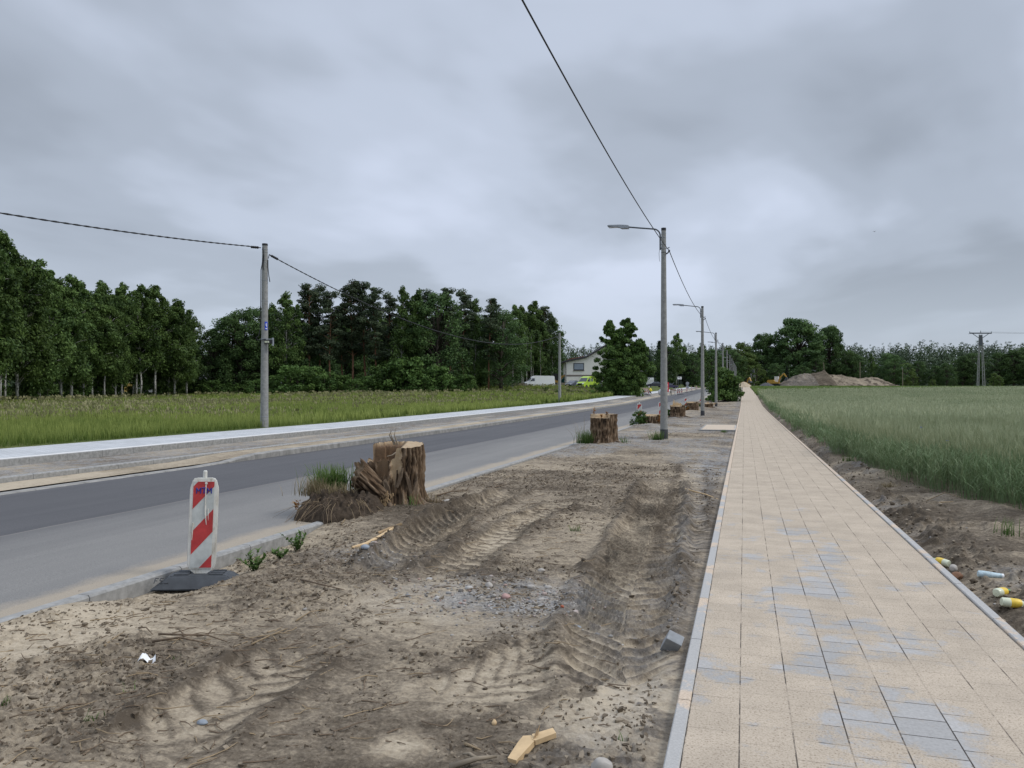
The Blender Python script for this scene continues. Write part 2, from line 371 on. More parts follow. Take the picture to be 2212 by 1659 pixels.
def f_path(t, p, o):
    tc = t.add('TexCoord'); ob = tc.outputs['Object']; sp = t.add('SeparateXYZ', {0: ob}); x, y = sp.outputs[0], sp.outputs[1]
    br = t.add('TexBrick', {'Vector': t.add('CombineXYZ', {0: y, 1: t.math('ADD', x, 0.26), 2: 0.0}).outputs[0], 'Scale': 1.0, 'Mortar Size': 0.0035, 'Mortar Smooth': 0.1,
               'Brick Width': 0.2, 'Row Height': 0.235, 'Color1': (0.335, 0.325, 0.31, 1), 'Color2': (0.415, 0.40, 0.38, 1), 'Mortar': (0.06, 0.055, 0.05, 1), 'Bias': 0.0}, offset=0.5)
    tile = t.mix(1.0, br.outputs['Color'], t.ramp(t.noise(ob, 60, 3, 0.6), [(0.3, 0.88), (0.7, 1.1)]), 'MULTIPLY')
    # blown sand lying over the pavers
    n = t.noise(ob, 1.9, 6, 0.62, 0.3); nf = t.noise(ob, 11, 5, 0.7); ng = t.noise(ob, 75, 3, 0.7)
    far = t.math('MULTIPLY', t.math('SUBTRACT', y, 7.5), 0.03)
    far = t.math('MAXIMUM', t.math('MINIMUM', far, 0.35), 0.0)
    sv = t.math('ADD', t.math('ADD', n, t.math('MULTIPLY', t.math('SUBTRACT', nf, 0.5), 0.22)), far)
    sv = t.math('ADD', sv, t.math('MULTIPLY', t.math('SUBTRACT', ng, 0.5), 0.18))
    band = t.math('ABSOLUTE', t.math('SUBTRACT', x, t.math('ADD', 0.45, t.math('MULTIPLY', t.math('SUBTRACT', t.noise(t.mapped(ob, (0, .35, 1)), 1.0, 2), 0.5), 1.3))))
    sv = t.math('ADD', sv, t.math('SUBTRACT', t.math('MULTIPLY', t.math('MINIMUM', band, 0.7), 0.17), 0.06))
    sm = t.ramp(sv, [(0.385, 0.0), (0.485, 1.0)])
    sand = t.ramp(t.noise(ob, 95, 4, 0.75), [(0.34, (0.20, 0.15, 0.105)), (0.44, (0.43, 0.357, 0.273)), (0.7, (0.535, 0.455, 0.355))])
    sand = t.mix(1.0, sand, t.ramp(t.noise(ob, 2.6, 5, 0.6), [(0.3, 0.86), (0.7, 1.08)]), 'MULTIPLY')
    sand = t.mix(1.0, sand, t.ramp(br.outputs['Color'], [(0.30, 0.93), (0.42, 1.05)]), 'MULTIPLY')
    c = t.mix(sm, tile, sand)
    # lengthwise joints stay open through the sand, broken here and there
    fx = t.math('FRACT', t.math('DIVIDE', t.math('ADD', x, 0.26), 0.235))
    dj = t.math('MULTIPLY', t.math('MINIMUM', fx, t.math('SUBTRACT', 1.0, fx)), 0.235)
    jit = t.math('MULTIPLY', t.math('SUBTRACT', t.noise(ob, 30, 2), 0.5), 0.003)
    jl = t.math('LESS_THAN', t.math('ADD', dj, jit), 0.0031)
    gap = t.ramp(t.noise(t.mapped(ob, (4.3, 1.1, 1), (5, 2, 0)), 1.0, 5, 0.8), [(0.48, 0.0), (0.55, 1.0)])
    jm = t.math('MULTIPLY', jl, gap)
    c = t.mix(t.math('MULTIPLY', jm, 0.85), c, (0.05, 0.043, 0.036))
    cross = t.math('MULTIPLY', br.outputs['Fac'], t.ramp(t.noise(ob, 5.5, 4, 0.75), [(0.5, 0.0), (0.62, 0.35)]))
    c = t.mix(cross, c, (0.17, 0.13, 0.10))
    crumb = t.ramp(t.noise(ob, 38, 2, 0.5), [(0.735, 0.0), (0.76, 0.75)])
    c = t.mix(crumb, c, (0.17, 0.115, 0.075))
    t.l.new(c, p.inputs['Base Color']); p.inputs['Roughness'].default_value = 0.92; p.inputs['Specular IOR Level'].default_value = 0.2
    h = t.math('SUBTRACT', t.math('ADD', t.math('MULTIPLY', sm, 0.6), t.math('MULTIPLY', ng, 0.35)), t.math('MULTIPLY', t.math('ADD', br.outputs['Fac'], jm), 0.6))
    b = t.add('Bump', {'Strength': 0.7, 'Distance': 0.005, 'Height': h}); t.l.new(b.outputs[0], p.inputs['Normal'])
M_path = mat('sand_strewn_pavers', f_path)
def f_edging(t, p, o):
    tc = t.add('TexCoord'); ob = tc.outputs['Object']; y = t.add('SeparateXYZ', {0: ob}).outputs[1]
    n = t.noise(ob, 2.3, 6, 0.65); ng = t.noise(ob, 80, 3, 0.7)
    conc = t.mix(1.0, (0.385, 0.375, 0.355), t.ramp(ng, [(0.3, 0.85), (0.7, 1.12)]), 'MULTIPLY')
    far = t.math('MAXIMUM', t.math('MINIMUM', t.math('MULTIPLY', t.math('SUBTRACT', y, 10), 0.02), 0.25), 0.0)
    sm = t.ramp(t.math('ADD', t.math('ADD', n, t.math('MULTIPLY', ng, 0.12)), far), [(0.58, 0.0), (0.64, 1.0)])
    c = t.mix(sm, conc, t.ramp(ng, [(0.3, (0.40, 0.31, 0.22)), (0.6, (0.58, 0.47, 0.36))]))
    t.l.new(c, p.inputs['Base Color']); p.inputs['Roughness'].default_value = 0.9
    b = t.add('Bump', {'Strength': 0.5, 'Distance': 0.003, 'Height': ng}); t.l.new(b.outputs[0], p.inputs['Normal'])
M_edging = mat('path_edging_concrete', f_edging)
def f_road(t, p, o):
    tc = t.add('TexCoord'); ob = tc.outputs['Object']; x = t.add('SeparateXYZ', {0: ob}).outputs[0]
    st = t.noise(t.mapped(ob, (1.6, 0.05, 1)), 1.5, 4, 0.6); bl = t.noise(ob, 0.5, 5, 0.6); gr = t.noise(ob, 110, 3, 0.7)
    xx = t.math('ADD', x, t.math('MULTIPLY', t.math('SUBTRACT', t.noise(t.mapped(ob, (1, 0.4, 1)), 1.5, 3), 0.5), 0.10))
    near = t.math('MULTIPLY', t.ramp(t.math('ADD', xx, 9.0), [(0.955, 0.0), (0.99, 1.0)]), t.ramp(t.math('MULTIPLY', t.math('ADD', t.math('ADD', xx, 8.03), t.math('MULTIPLY', st, 1.4)), 0.4), [(0.0, 0.35), (0.9, 1.0)]))   # x = -8.03 seam
    dark = t.mix(t.math('ADD', t.math('MULTIPLY', st, 0.7), t.math('MULTIPLY', bl, 0.3)), (0.05, 0.05, 0.055), (0.125, 0.122, 0.122))
    lite = t.mix(t.math('ADD', t.math('MULTIPLY', st, 0.6), t.math('MULTIPLY', bl, 0.5)), (0.135, 0.132, 0.127), (0.245, 0.234, 0.215))
    c = t.mix(near, dark, lite)
    seam = t.math('LESS_THAN', t.math('ABSOLUTE', t.math('ADD', xx, 8.03)), 0.018)
    c = t.mix(t.math('MULTIPLY', seam, 0.4), c, (0.30, 0.27, 0.23))
    c = t.mix(1.0, c, t.ramp(gr, [(0.3, 0.68), (0.7, 1.30)]), 'MULTIPLY')
    # sand washed along the near kerb
    sx = t.math('ADD', x, t.math('MULTIPLY', t.math('SUBTRACT', t.noise(t.mapped(ob, (1, 0.5, 1)), 1.8, 5, 0.65), 0.5), 0.5))
    sm = t.ramp(t.math('ADD', sx, 6.0), [(0.64, 0.0), (0.84, 0.8)])
    sandc = t.ramp(gr, [(0.3, (0.29, 0.24, 0.175)), (0.7, (0.44, 0.37, 0.28))])
    c = t.mix(sm, c, sandc)
    crumb = t.ramp(t.noise(ob, 17, 2, 0.5), [(0.765, 0.0), (0.78, 0.8)])
    c = t.mix(crumb, c, (0.06, 0.05, 0.04))
    t.l.new(c, p.inputs['Base Color']); p.inputs['Roughness'].default_value = 0.85; p.inputs['Specular IOR Level'].default_value = 0.3
    b = t.add('Bump', {'Strength': 0.5, 'Distance': 0.004, 'Height': gr}); t.l.new(b.outputs[0], p.inputs['Normal'])
M_road = mat('dusty_asphalt', f_road)
def f_walk(t, p, o):
    tc = t.add('TexCoord'); ob = tc.outputs['Object']; sp = t.add('SeparateXYZ', {0: ob}); x, y = sp.outputs[0], sp.outputs[1]
    br = t.add('TexBrick', {'Vector': t.add('CombineXYZ', {0: y, 1: x, 2: 0.0}).outputs[0], 'Scale': 1.0, 'Mortar Size': 0.006, 'Brick Width': 0.2, 'Row Height': 0.2,
               'Color1': (0.43, 0.44, 0.445, 1), 'Color2': (0.49, 0.50, 0.505, 1), 'Mortar': (0.24, 0.24, 0.235, 1)}, offset=0.5)
    c = t.mix(1.0, br.outputs['Color'], t.ramp(t.noise(ob, 1.2, 5, 0.6), [(0.3, 0.88), (0.7, 1.08)]), 'MULTIPLY')
    ex = t.math('ADD', x, t.math('MULTIPLY', t.math('SUBTRACT', t.noise(ob, 2.2, 5, 0.7), 0.5), 0.35))
    wm = t.ramp(t.math('ADD', ex, 16), [(0.72, 0.0), (0.80, 0.9)])
    c = t.mix(wm, c, (0.66, 0.645, 0.61))
    t.l.new(c, p.inputs['Base Color']); p.inputs['Roughness'].default_value = 0.9
M_walk = mat('pale_concrete_pavers', f_walk)
def f_meadow(t, p, o):
    tc = t.add('TexCoord'); ob = tc.outputs['Object']
    n = t.noise(ob, 0.12, 6, 0.6); n2 = t.noise(ob, 2.5, 5, 0.65)
    c = t.ramp(t.math('ADD', t.math('MULTIPLY', n, 0.6), t.math('MULTIPLY', n2, 0.4)), [(0.3, (0.05, 0.07, 0.02)), (0.55, (0.10, 0.125, 0.04)), (0.75, (0.15, 0.15, 0.065))])
    t.l.new(c, p.inputs['Base Color']); p.inputs['Roughness'].default_value = 0.95; p.inputs['Specular IOR Level'].default_value = 0.1
    b = t.add('Bump', {'Strength': 1.0, 'Distance': 0.15, 'Height': n2}); t.l.new(b.outputs[0], p.inputs['Normal'])
M_meadow = mat('meadow_turf', f_meadow)
def f_soil(t, p, o):
    tc = t.add('TexCoord'); ob = tc.outputs['Object']; n = t.noise(ob, 3, 6, 0.65)
    c = t.ramp(n, [(0.3, (0.05, 0.055, 0.025)), (0.7, (0.10, 0.10, 0.05))])
    t.l.new(c, p.inputs['Base Color']); p.inputs['Roughness'].default_value = 0.95; p.inputs['Specular IOR Level'].default_value = 0.1
M_soil = mat('field_soil', f_soil)
# ---- base ground sheet out to the horizon
def ground_sheet():
    xs = np.concatenate([[-2500, -1500, -900, -500, -300, -200], np.arange(-150, -20, 5), [-17.32, -17.30, -14, -9, -5, -2, 2, 4.9, 4.94], np.arange(8, 150, 6), [200, 300, 500, 900, 1500, 2500]])
    ys = np.concatenate([[-600, -200, -60, -20], np.arange(-10, 300, 4), [330, 380, 450, 550, 700, 900, 1300, 2000, 4000]])
    X, Y = np.meshgrid(xs, ys)
    Z = T(X, Y)
    Z = np.where(X < -17.31, Tm(X, Y), np.where(X < 4.92, Z - 0.4, Z))
    V = np.stack([X, Y, Z], -1).reshape(-1, 3); Q = grid_quads(len(ys), len(xs))
    cx = (xs[:-1] + xs[1:]) / 2; mi = np.tile(np.where(cx < -17.31, 0, 1), len(ys) - 1)
    yc = np.repeat((ys[:-1] + ys[1:]) / 2, len(xs) - 1); mi = np.where(yc > 262, 0, mi)
    struct(link('ground', np_mesh('ground', V, Q, [M_meadow, M_soil], mi, smooth=True)))
ground_sheet()
def yrows(y0, y1, s0, k):
    r = [y0]
    while r[-1] < y1: r.append(r[-1] + max(s0, k * r[-1]))
    return np.array(r)
# ---- tyre tracks pressed into the verge (centre lines on the ground)
def poly(pts): return np.array([gp(u, v) for u, v in pts])
TRACKS = [  # points, half width, depth, lug height, pitch, chevron, seed
    (poly([(1432, 1040), (1420, 1090), (1405, 1150), (1385, 1210), (1358, 1280), (1342, 1350), (1340, 1420), (1368, 1480)]), 0.36, 0.07, 0.10, 0.16, 0.6, 1),
    (poly([(1110, 1062), (1060, 1085), (1000, 1118), (940, 1152), (875, 1195), (822, 1242)]), 0.27, 0.065, 0.085, 0.17, 0.55, 2),
    (poly([(1215, 1090), (1150, 1118), (1080, 1160), (1010, 1205), (940, 1255)]), 0.24, 0.025, 0.05, 0.17, -0.5, 3),
    (poly([(690, 1395), (600, 1440), (500, 1495), (400, 1560), (290, 1640)]), 0.28, 0.02, 0.02, 0.24, 0.9, 4),
    (poly([(1210, 1390), (1130, 1440), (1040, 1480), (930, 1510)]), 0.3, 0.01, 0.02, 0.2, 0.8, 5),
    (poly([(1500, 1000), (1490, 1060), (1480, 1130), (1490, 1200)]), 0.25, 0.012, 0.02, 0.2, 0.6, 6),
]
def resample(P, step=0.03):
    # smooth polyline then even samples
    for _ in range(3):
        Q = [P[0]]
        for a, b in zip(P[:-1], P[1:]): Q += [a * .75 + b * .25, a * .25 + b * .75]
        Q.append(P[-1]); P = np.array(Q)
    d = np.r_[0, np.cumsum(np.hypot(*np.diff(P, axis=0).T))]; s = np.arange(0, d[-1], step)
    return np.stack([np.interp(s, d, P[:, 0]), np.interp(s, d, P[:, 1])], -1), s
TR = [(resample(P), w, dp, lh, pi_, ch, sd_) for P, w, dp, lh, pi_, ch, sd_ in TRACKS]
def track_field(X, Y):
    H = np.zeros_like(X); D = np.zeros_like(X); FL = np.zeros_like(X)
    for (P, s), w, dp, lh, pitch, ch, sd_ in TR:
        m = (X > P[:, 0].min() - .8) & (X < P[:, 0].max() + .8) & (Y > P[:, 1].min() - .8) & (Y < P[:, 1].max() + .8)
        ix = np.nonzero(m.ravel())[0]
        if len(ix) == 0: continue
        x = X.ravel()[ix]; y = Y.ravel()[ix]
        best = np.full(len(ix), 1e9); sb = np.zeros(len(ix)); sg = np.zeros(len(ix)); ends = np.zeros(len(ix))
        tang = np.gradient(P, axis=0); tang /= np.linalg.norm(tang, axis=1)[:, None]
        for j in range(0, len(P), 2):
            dx = x - P[j, 0]; dy = y - P[j, 1]; d2 = dx * dx + dy * dy; q = d2 < best
            best[q] = d2[q]; al = dx * tang[j, 0] + dy * tang[j, 1]; sb[q] = (s[j] + al)[q]
            sg[q] = (dx * tang[j, 1] - dy * tang[j, 0])[q]
        fade = sstep(-0.15, 0.35, sb) * (1 - sstep(s[-1] - 0.35, s[-1] + 0.1, sb))
        wob = (vnoise(sb * 3, sg * 3, 40 + sd_) - .5) * 0.10
        d = np.abs(sg) + wob; inside = (1 - sstep(w * .82, w * 1.05, d)) * fade
        ph = sb / pitch + ch * d / pitch * 1.1 + (vnoise(sb * 2.2, sg * 5, sd_) - .5) * 0.8 + np.where(sg > 0, 0.5, 0)
        fr = 1 - (ph - np.floor(ph))
        lug = np.where(fr < .14, fr / .14, np.clip(1 - (fr - .14) / .46, 0, 1)); lug = lug ** 1.1
        strength = 0.45 + 0.9 * vnoise(sb * 1.7, sg * 4, 70 + sd_)
        edge_up = np.clip(d / w, 0, 1) ** 2
        h = inside * (-dp * (1 - .5 * edge_up) + lh * lug * strength * (0.55 + .45 * edge_up))
        berm = np.exp(-((d - w * 1.12) / 0.075) ** 2) * fade * (0.018 + 0.045 * vnoise(sb * 9, sg * 6, 90 + sd_)) * (dp / 0.05) * np.where((sg > 0) == (sd_ == 1), 1.0, 1.5)
        H.ravel()[ix] += h + berm
        D.ravel()[ix] += inside * (0.26 * (1 - lug) - 0.24 * lug) - np.exp(-((d - w * 1.12) / 0.09) ** 2) * fade * 0.3
        FL.ravel()[ix] = np.maximum(FL.ravel()[ix], inside)
    return H, D, FL
def mound(X, Y, cx, cy, rx, ry, h): return h * np.exp(-((X - cx) / rx) ** 2 - ((Y - cy) / ry) ** 2)
def verge_h(X, Y, fine=True):
    X = np.asarray(X, float); Y = np.asarray(Y, float)
    big = (fbm(X * .55, Y * .55, 3, 3) - .5) * .07
    e = sstep(-4.78, -4.1, X) * (1 - sstep(-1.0, -.36, X))
    H = big * e - 0.005
    H = H + (fbm(X * 2.1, Y * 2.1, 3, 8) - .5) * .022 * np.clip(e + .15, 0, 1)
    # hollow behind the kerb round the marker base, dirt piled level with the kerb nearer by
    hol = (1 - sstep(-4.5, -4.05, X)) * sstep(4.55, 5.15, Y) * (1 - sstep(7.3, 8.2, Y)); H = H - .085 * hol
    H = H + .05 * (1 - sstep(-4.7, -4.2, X)) * (1 - sstep(4.3, 4.9, Y))
    H = H + mound(X, Y, -3.55, 5.45, .5, .55, .07)
    H = H + mound(X, Y, -4.2, 9.1, .8, .9, .15) + mound(X, Y, -3.75, 21.8, .9, .9, .12) + mound(X, Y, -3.9, 34.4, .9, 1.0, .16)
    for sx, sy in ((-3.55, 44.8), (-3.65, 58.5), (-3.6, 70)): H = H + mound(X, Y, sx, sy, .9, 1.0, .14)
    H = H - .03 * np.exp(-((X + .58) / .20) ** 2) * (0.5 + fbm(X * .8, Y * .8, 2, 31)) * (1 - .7 * sstep(20, 40, Y))
    return H
def verge():
    xs = np.linspace(-4.78, -.33, 310); ys = np.concatenate([yrows(1.4, 11, .0135, 0), yrows(11.02, 70, .0, .0034), yrows(70.5, 262, 0, .014)])
    X, Y = np.meshgrid(xs, ys)
    H = verge_h(X, Y); tH, tD, fl = track_field(X, Y)
    e = sstep(-4.78, -4.66, X) * (1 - sstep(-.46, -.34, X))
    # crusted, flaky relief: ridged noise running roughly across the view, plus loose clods
    wx = X + .12 * (fbm(X * 3, Y * 3, 2, 50) - .5); wy = Y + .12 * (fbm(X * 3 + 9, Y * 3, 2, 51) - .5)
    a = R(16.8); U = wx * math.cos(a) + wy * math.sin(a); Vv = -wx * math.sin(a) + wy * math.cos(a)
    rid = 1 - np.abs(2 * fbm(U * 3.2, Vv * 8, 3, 60) - 1); rid = np.clip((rid - .72) / .28, 0, 1)
    lum = fbm(U * 9, Vv * 15, 3, 61)
    clod = np.clip((fbm(X * 17, Y * 17, 2, 62) - .60) / .3, 0, 1) * sstep(.42, .62, fbm(X * 1.3, Y * 1.3, 3, 63))
    na = fbm(U * 1.5, Vv * 2.6, 4, 91) * 9.5; saw = na - np.floor(na); saw = np.where(saw > .88, (1 - saw) / .12, saw / .88)
    nb = fbm(U * 4 + 7, Vv * 6.5, 3, 93) * 6.5; saw2 = nb - np.floor(nb); saw2 = np.where(saw2 > .82, (1 - saw2) / .18, saw2 / .82)
    tear = np.clip((fbm(U * 5, Vv * 19, 2, 66) - .56) / .22, 0, 1)
    calm = 1 - .55 * fl
    disturbed = sstep(.36, .6, fbm(X * .9 + 4, Y * .9, 3, 64))
    tH = tH * (1 - sstep(-.62, -.40, X)); H = H + tH + e * calm * (rid * .008 * disturbed + (lum - .5) * .012 + clod * .026 * (.3 + disturbed) + saw * .019 * (.35 + .9 * disturbed) + saw2 * .011 * (.5 + .5 * disturbed) + (fbm(U * 22, Vv * 34, 2, 68) - .5) * .008)
    # colour: dry pale crust on the flats, moist dark crumbs where the soil was turned
    low = fbm(X * .75, Y * .95, 4, 70); dry = .445 + (low - .5) * .7 - clod * .3 * disturbed - tear * .16 * disturbed - .13 * (disturbed - .5) + tD - (rid - .3) * .12
    dry = dry + .45 * (1 - sstep(4.25, 4.9, Y)) * (1 - sstep(-4.6, -3.6, X)) + .3 * (1 - sstep(-4.7, -3.9, X)) * sstep(4.3, 5, Y) * (1 - sstep(8.0, 9, Y))
    dry = dry - .5 * np.exp(-((X + 4.2) / .8) ** 2 - ((Y - 9.0) / 1.0) ** 2) - .22 * mound(X, Y, -1.5, 3.3, 1.2, .7, 1) + .75 * mound(X, Y, -.62, 3.95, .3, .65, 1) * (fbm(X * 6, Y * 6, 3, 72) > .40)
    dry = dry + .8 * mound(X, Y, *gp(868, 1598), .17, .13, 1) - .28 * mound(X, Y, -.7, 4.6, .3, .8, 1) - .08 * np.exp(-((X + .6) / .2) ** 2)
    gv = 1.2 * mound(X, Y, *gp(1100, 1295), .75, .55, 1) + .9 * sstep(13, 17, Y) * (1 - .5 * sstep(34, 60, Y)) * sstep(.36, .56, fbm(X * .4, Y * .25, 3, 75)) + .6 * mound(X, Y, *gp(800, 1205), .5, .4, 1) + .4 * np.exp(-((X + .6) / .25) ** 2)
    V = np.stack([X, Y, T(X, Y) + H], -1)
    global VG; VG = (xs, ys, V[..., 2])
    o = link('verge', np_mesh('verge', V, grid_quads(len(ys), len(xs)), [M_dirt], None, {'dry': np.clip(dry, 0, 1), 'gravel': np.clip(gv, 0, 1)}, True)); struct(o)
verge()
def vz(x, y):                                  # height of the finished verge surface
    xs, ys, Z = VG
    i = int(np.clip(np.searchsorted(ys, y), 1, len(ys) - 1)); j = int(np.clip(np.searchsorted(xs, x), 1, len(xs) - 1))
    return float(Z[i - 1:i + 1, j - 1:j + 1].mean())
def field_edge(y): return np.interp(y, [0, 9, 11, 14, 20, 30, 60, 130, 300], [4.3, 3.75, 3.3, 2.72, 2.2, 2.02, 1.98, 2.0, 2.2])
def margin():
    xs = np.linspace(1.69, 5.2, 215); ys = np.concatenate([yrows(2.0, 14, .019, 0), yrows(14.05, 70, 0, .006), yrows(71, 262, 0, .02)])
    X, Y = np.meshgrid(xs, ys)
    e = sstep(1.69, 1.95, X) * (1 - sstep(4.6, 5.15, X))
    H = -.035 + .07 * sstep(1.75, 2.5, X) + e * ((fbm(X * 1.2, Y * 1.2, 3, 101) - .5) * .16 + (fbm(X * 6, Y * 7, 4, 102) - .5) * .07)
    cl = np.clip((fbm(X * 9, Y * 9, 2, 103) - .55) / .3, 0, 1) * sstep(.38, .6, fbm(X * 1.5, Y * 1.5, 3, 104)) * np.exp(-((X - 2.15) / .5) ** 2)
    H = H + cl * .085 * e - .05 * np.exp(-((X - 1.8) / .1) ** 2)
    H = H + .05 * np.exp(-((X - field_edge(Y) + .1) / .25) ** 2)
    dry = .27 + (fbm(X * .9, Y * 1.2, 4, 106) - .5) * .9 - cl * .25 - .15 * sstep(0, .4, X - field_edge(Y))
    Z = T(X, Y) + H
    global MG; MG = (xs, ys, Z)
    gv = .5 * sstep(.5, .65, fbm(X * .8, Y * .8, 3, 107)) * np.exp(-((X - 2.2) / .5) ** 2)
    struct(link('field_margin', np_mesh('field_margin', np.stack([X, Y, Z], -1), grid_quads(len(ys), len(xs)), [M_dirt], None, {'dry': np.clip(dry, 0, 1), 'gravel': gv}, True)))
margin()
def mz(x, y):
    xs, ys, Z = MG
    i = int(np.clip(np.searchsorted(ys, y), 1, len(ys) - 1)); j = int(np.clip(np.searchsorted(xs, x), 1, len(xs) - 1))
    return float(Z[i, j])
# ---- swept strips along the road direction
YS = np.concatenate([np.arange(-12, 20, .5), np.arange(20, 80, 2), np.arange(80, 262, 4)])
def sweep(name, prof, m, ys=YS, dzf=None, smooth=False):
    xs = np.array([p[0] for p in prof], float); dz = np.array([p[1] for p in prof], float)
    X = np.repeat(xs[None], len(ys), 0); Y = np.repeat(ys[:, None], len(xs), 1); Z = T(X, Y) + dz[None]
    if dzf is not None: Z = Z + dzf(X, Y)
    return struct(link(name, np_mesh(name, np.stack([X, Y, Z], -1), grid_quads(len(ys), len(xs)), [m], smooth=smooth)))
sweep('path', [(x, .03) for x in np.linspace(-.26, 1.62, 5)], M_path)
sweep('road', [(x, -.06 + .08 * max(0.0, (x + 9.0) / 4.07)) for x in np.linspace(-11.3, -4.93, 13)], M_road)
sweep('pavement', [(-17.3, -.2), (-17.3, .19), (-16.2, .17), (-15.01, .15)], M_walk)
def lumpy(name, x0, x1, nx, dz, m, amp, sd_, sc, dryv, ys, dzf=None, gravel=0.0):
    xs = np.linspace(x0, x1, nx); X, Y = np.meshgrid(xs, ys)
    e = np.minimum(sstep(x0, x0 + .12, X), 1 - sstep(x1 - .12, x1, X)) * .85 + .15
    n = fbm(X * sc, Y * sc * .7, 4, sd_)
    Z = T(X, Y) + dz + e * (n - .5) * amp * 2
    if dzf is not None: Z = Z + dzf(X, Y)
    dry = dryv + (fbm(X * .8, Y * .35, 4, sd_ + 5) - .5) * 1.2 - (n < .4) * .15
    return struct(link(name, np_mesh(name, np.stack([X, Y, Z], -1), grid_quads(len(ys), nx), [m], None, {'dry': np.clip(dry, 0, 1), 'gravel': np.full(X.shape, gravel)}, True)))
YF = np.concatenate([np.arange(-12, 4, .25), yrows(4, 80, .06, .006), yrows(81, 262, 0, .02)])
ramp1 = lambda X, Y: sstep(14.4, 16.4, Y) * .125
lumpy('sand_strip', -12.5, -11.55, 14, -.025, M_dirt, .022, 201, 2.5, .80, YF, lambda X, Y: sstep(14.4, 16.4, Y) * .075)
lumpy('dirt_strip', -14.9, -12.65, 26, .0, M_dirt, .04, 211, 1.4, .5, YF, None, .9)
def kerb_run(x0, x1, top, bot, ya, yb, m, n, seg=1.0, dzf=None, bev=.018, side=1):
    b = MB(); y = ya
    while y < yb:
        L = seg if y < 60 else seg * 3
        ee = [y + .004, y + L - .004]; vs = []
        prof = [(x0, bot), (x0, top - bev), (x0 + bev, top), (x1 - bev, top), (x1, top - bev), (x1, bot)]
        for yy in ee:
            d = float(dzf(0, yy)) if dzf else 0
            jz = 0.0
            for (xx, zz_) in prof: vs.append((xx, yy, float(T(xx, yy)) + zz_ + (d if zz_ > bot else 0) + jz))
        k = len(prof); b.add(vs, [tuple(range(k)), tuple(range(2 * k - 1, k - 1, -1))] + [(i, i + k, i + k + 1, i + 1) for i in range(k - 1)])
        y += L
    return struct(b.build(n, m))
kerb_run(-4.915, -4.785, .042, -.25, -6.3, 262, M_kerb, 'kerb')
kerb_run(-11.545, -11.305, -.045, -.3, -12, 262, M_kerb2, 'kerb_far', 1.0, ramp1)
kerb_run(-12.645, -12.505, .075, -.3, -12, 262, M_kerb, 'kerb_inner')
kerb_run(-15.005, -14.905, .155, -.3, -12, 262, M_kerb, 'kerb_pavement', 1.0, None, .008)
kerb_run(-.329, -.263, .036, -.2, -2, 262, M_edging, 'path_edging', 1.0, None, .006)
kerb_run(1.623, 1.689, .046, -.2, -2, 262, M_edging, 'path_edging_field', 1.0, None, .006)
# ---- paved crossings that join the path
def crossing(y0, y1, lab):
    r = thing('paved_crossing', lab, 'paved slab', (-1, y0, float(T(-1, y0))), 0, 'paved crossings beside the path')
    L = y1 - y0
    MB().box(-.66, .60, .08, L - .08, -.1, .058, 0, .004).build('slab', simple('crossing_sand_%d' % y0, (0.50, 0.41, 0.31), .9, 0, .12, 20, .002), r)
    e = MB(); e.box(-.72, .665, 0, .08, -.12, .066, 0, .008); e.box(-.72, -.66, .082, L - .082, -.12, .066, 0, .008); e.box(-.72, .665, L - .08, L, -.12, .066, 0, .008); e.build('edging', M_kerb, r)
    MB().box(.602, .662, .082, L - .082, -.1, .05, 0, .004).build('joint_strip', M_edging, r)
    return r
crossing(31.6, 36.6, 'sandy paved slab joining the near part of the path, right of the nearest lamp post')
crossing(118, 123, 'small distant paved slab joining the path far down the row of lamp posts')
# ================================================================== VEGETATION
def scatter(temps, pos, rng, smin=.85, smax=1.15, lean=.12, tone_j=.18, rot=None, toff=None):
    """temps: list of (V, Q, tone); pos: (n,3).  Every plant turned, sized and leaned on its own; returns V, Q, tone."""
    n = len(pos); var = rng.integers(0, len(temps), n); Vs = []; Qs = []; Ts = []; off = 0
    for k, (tv, tq, tt) in enumerate(temps):
        ix = np.nonzero(var == k)[0]
        if len(ix) == 0: continue
        m = len(ix); a = rng.uniform(0, 2 * PI, m) if rot is None else rot[ix]; c, s = np.cos(a)[:, None], np.sin(a)[:, None]; sc = rng.uniform(smin, smax, m)[:, None]
        lx = rng.normal(0, lean, m)[:, None]; ly = rng.normal(0, lean, m)[:, None]
        x, y, z = tv[None, :, 0] * sc, tv[None, :, 1] * sc, tv[None, :, 2] * sc
        V = np.stack([c * x - s * y + lx * z + pos[ix, 0:1], s * x + c * y + ly * z + pos[ix, 1:2], z + pos[ix, 2:3]], -1)
        Vs.append(V.reshape(-1, 3)); Qs.append((tq[None] + (off + np.arange(m) * len(tv))[:, None, None]).reshape(-1, 4))
        Ts.append(np.clip(tt[None] + rng.normal(0, tone_j, m)[:, None] + (0 if toff is None else toff[ix][:, None]), 0, 1).ravel()); off += m * len(tv)
    return np.concatenate(Vs), np.concatenate(Qs), np.concatenate(Ts)
def blade(base, ang, h, w, curve, segs=3, t0=.2, t1=.9):
    V = []; T_ = []
    dx, dy = math.cos(ang), math.sin(ang)
    for i in range(segs + 1):
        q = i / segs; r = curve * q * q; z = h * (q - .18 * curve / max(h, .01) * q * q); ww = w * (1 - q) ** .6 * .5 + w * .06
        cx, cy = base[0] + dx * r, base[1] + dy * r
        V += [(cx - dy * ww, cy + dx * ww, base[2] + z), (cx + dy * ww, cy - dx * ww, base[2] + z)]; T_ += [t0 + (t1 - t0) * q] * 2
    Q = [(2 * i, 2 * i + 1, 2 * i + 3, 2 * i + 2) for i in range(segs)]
    return V, Q, T_
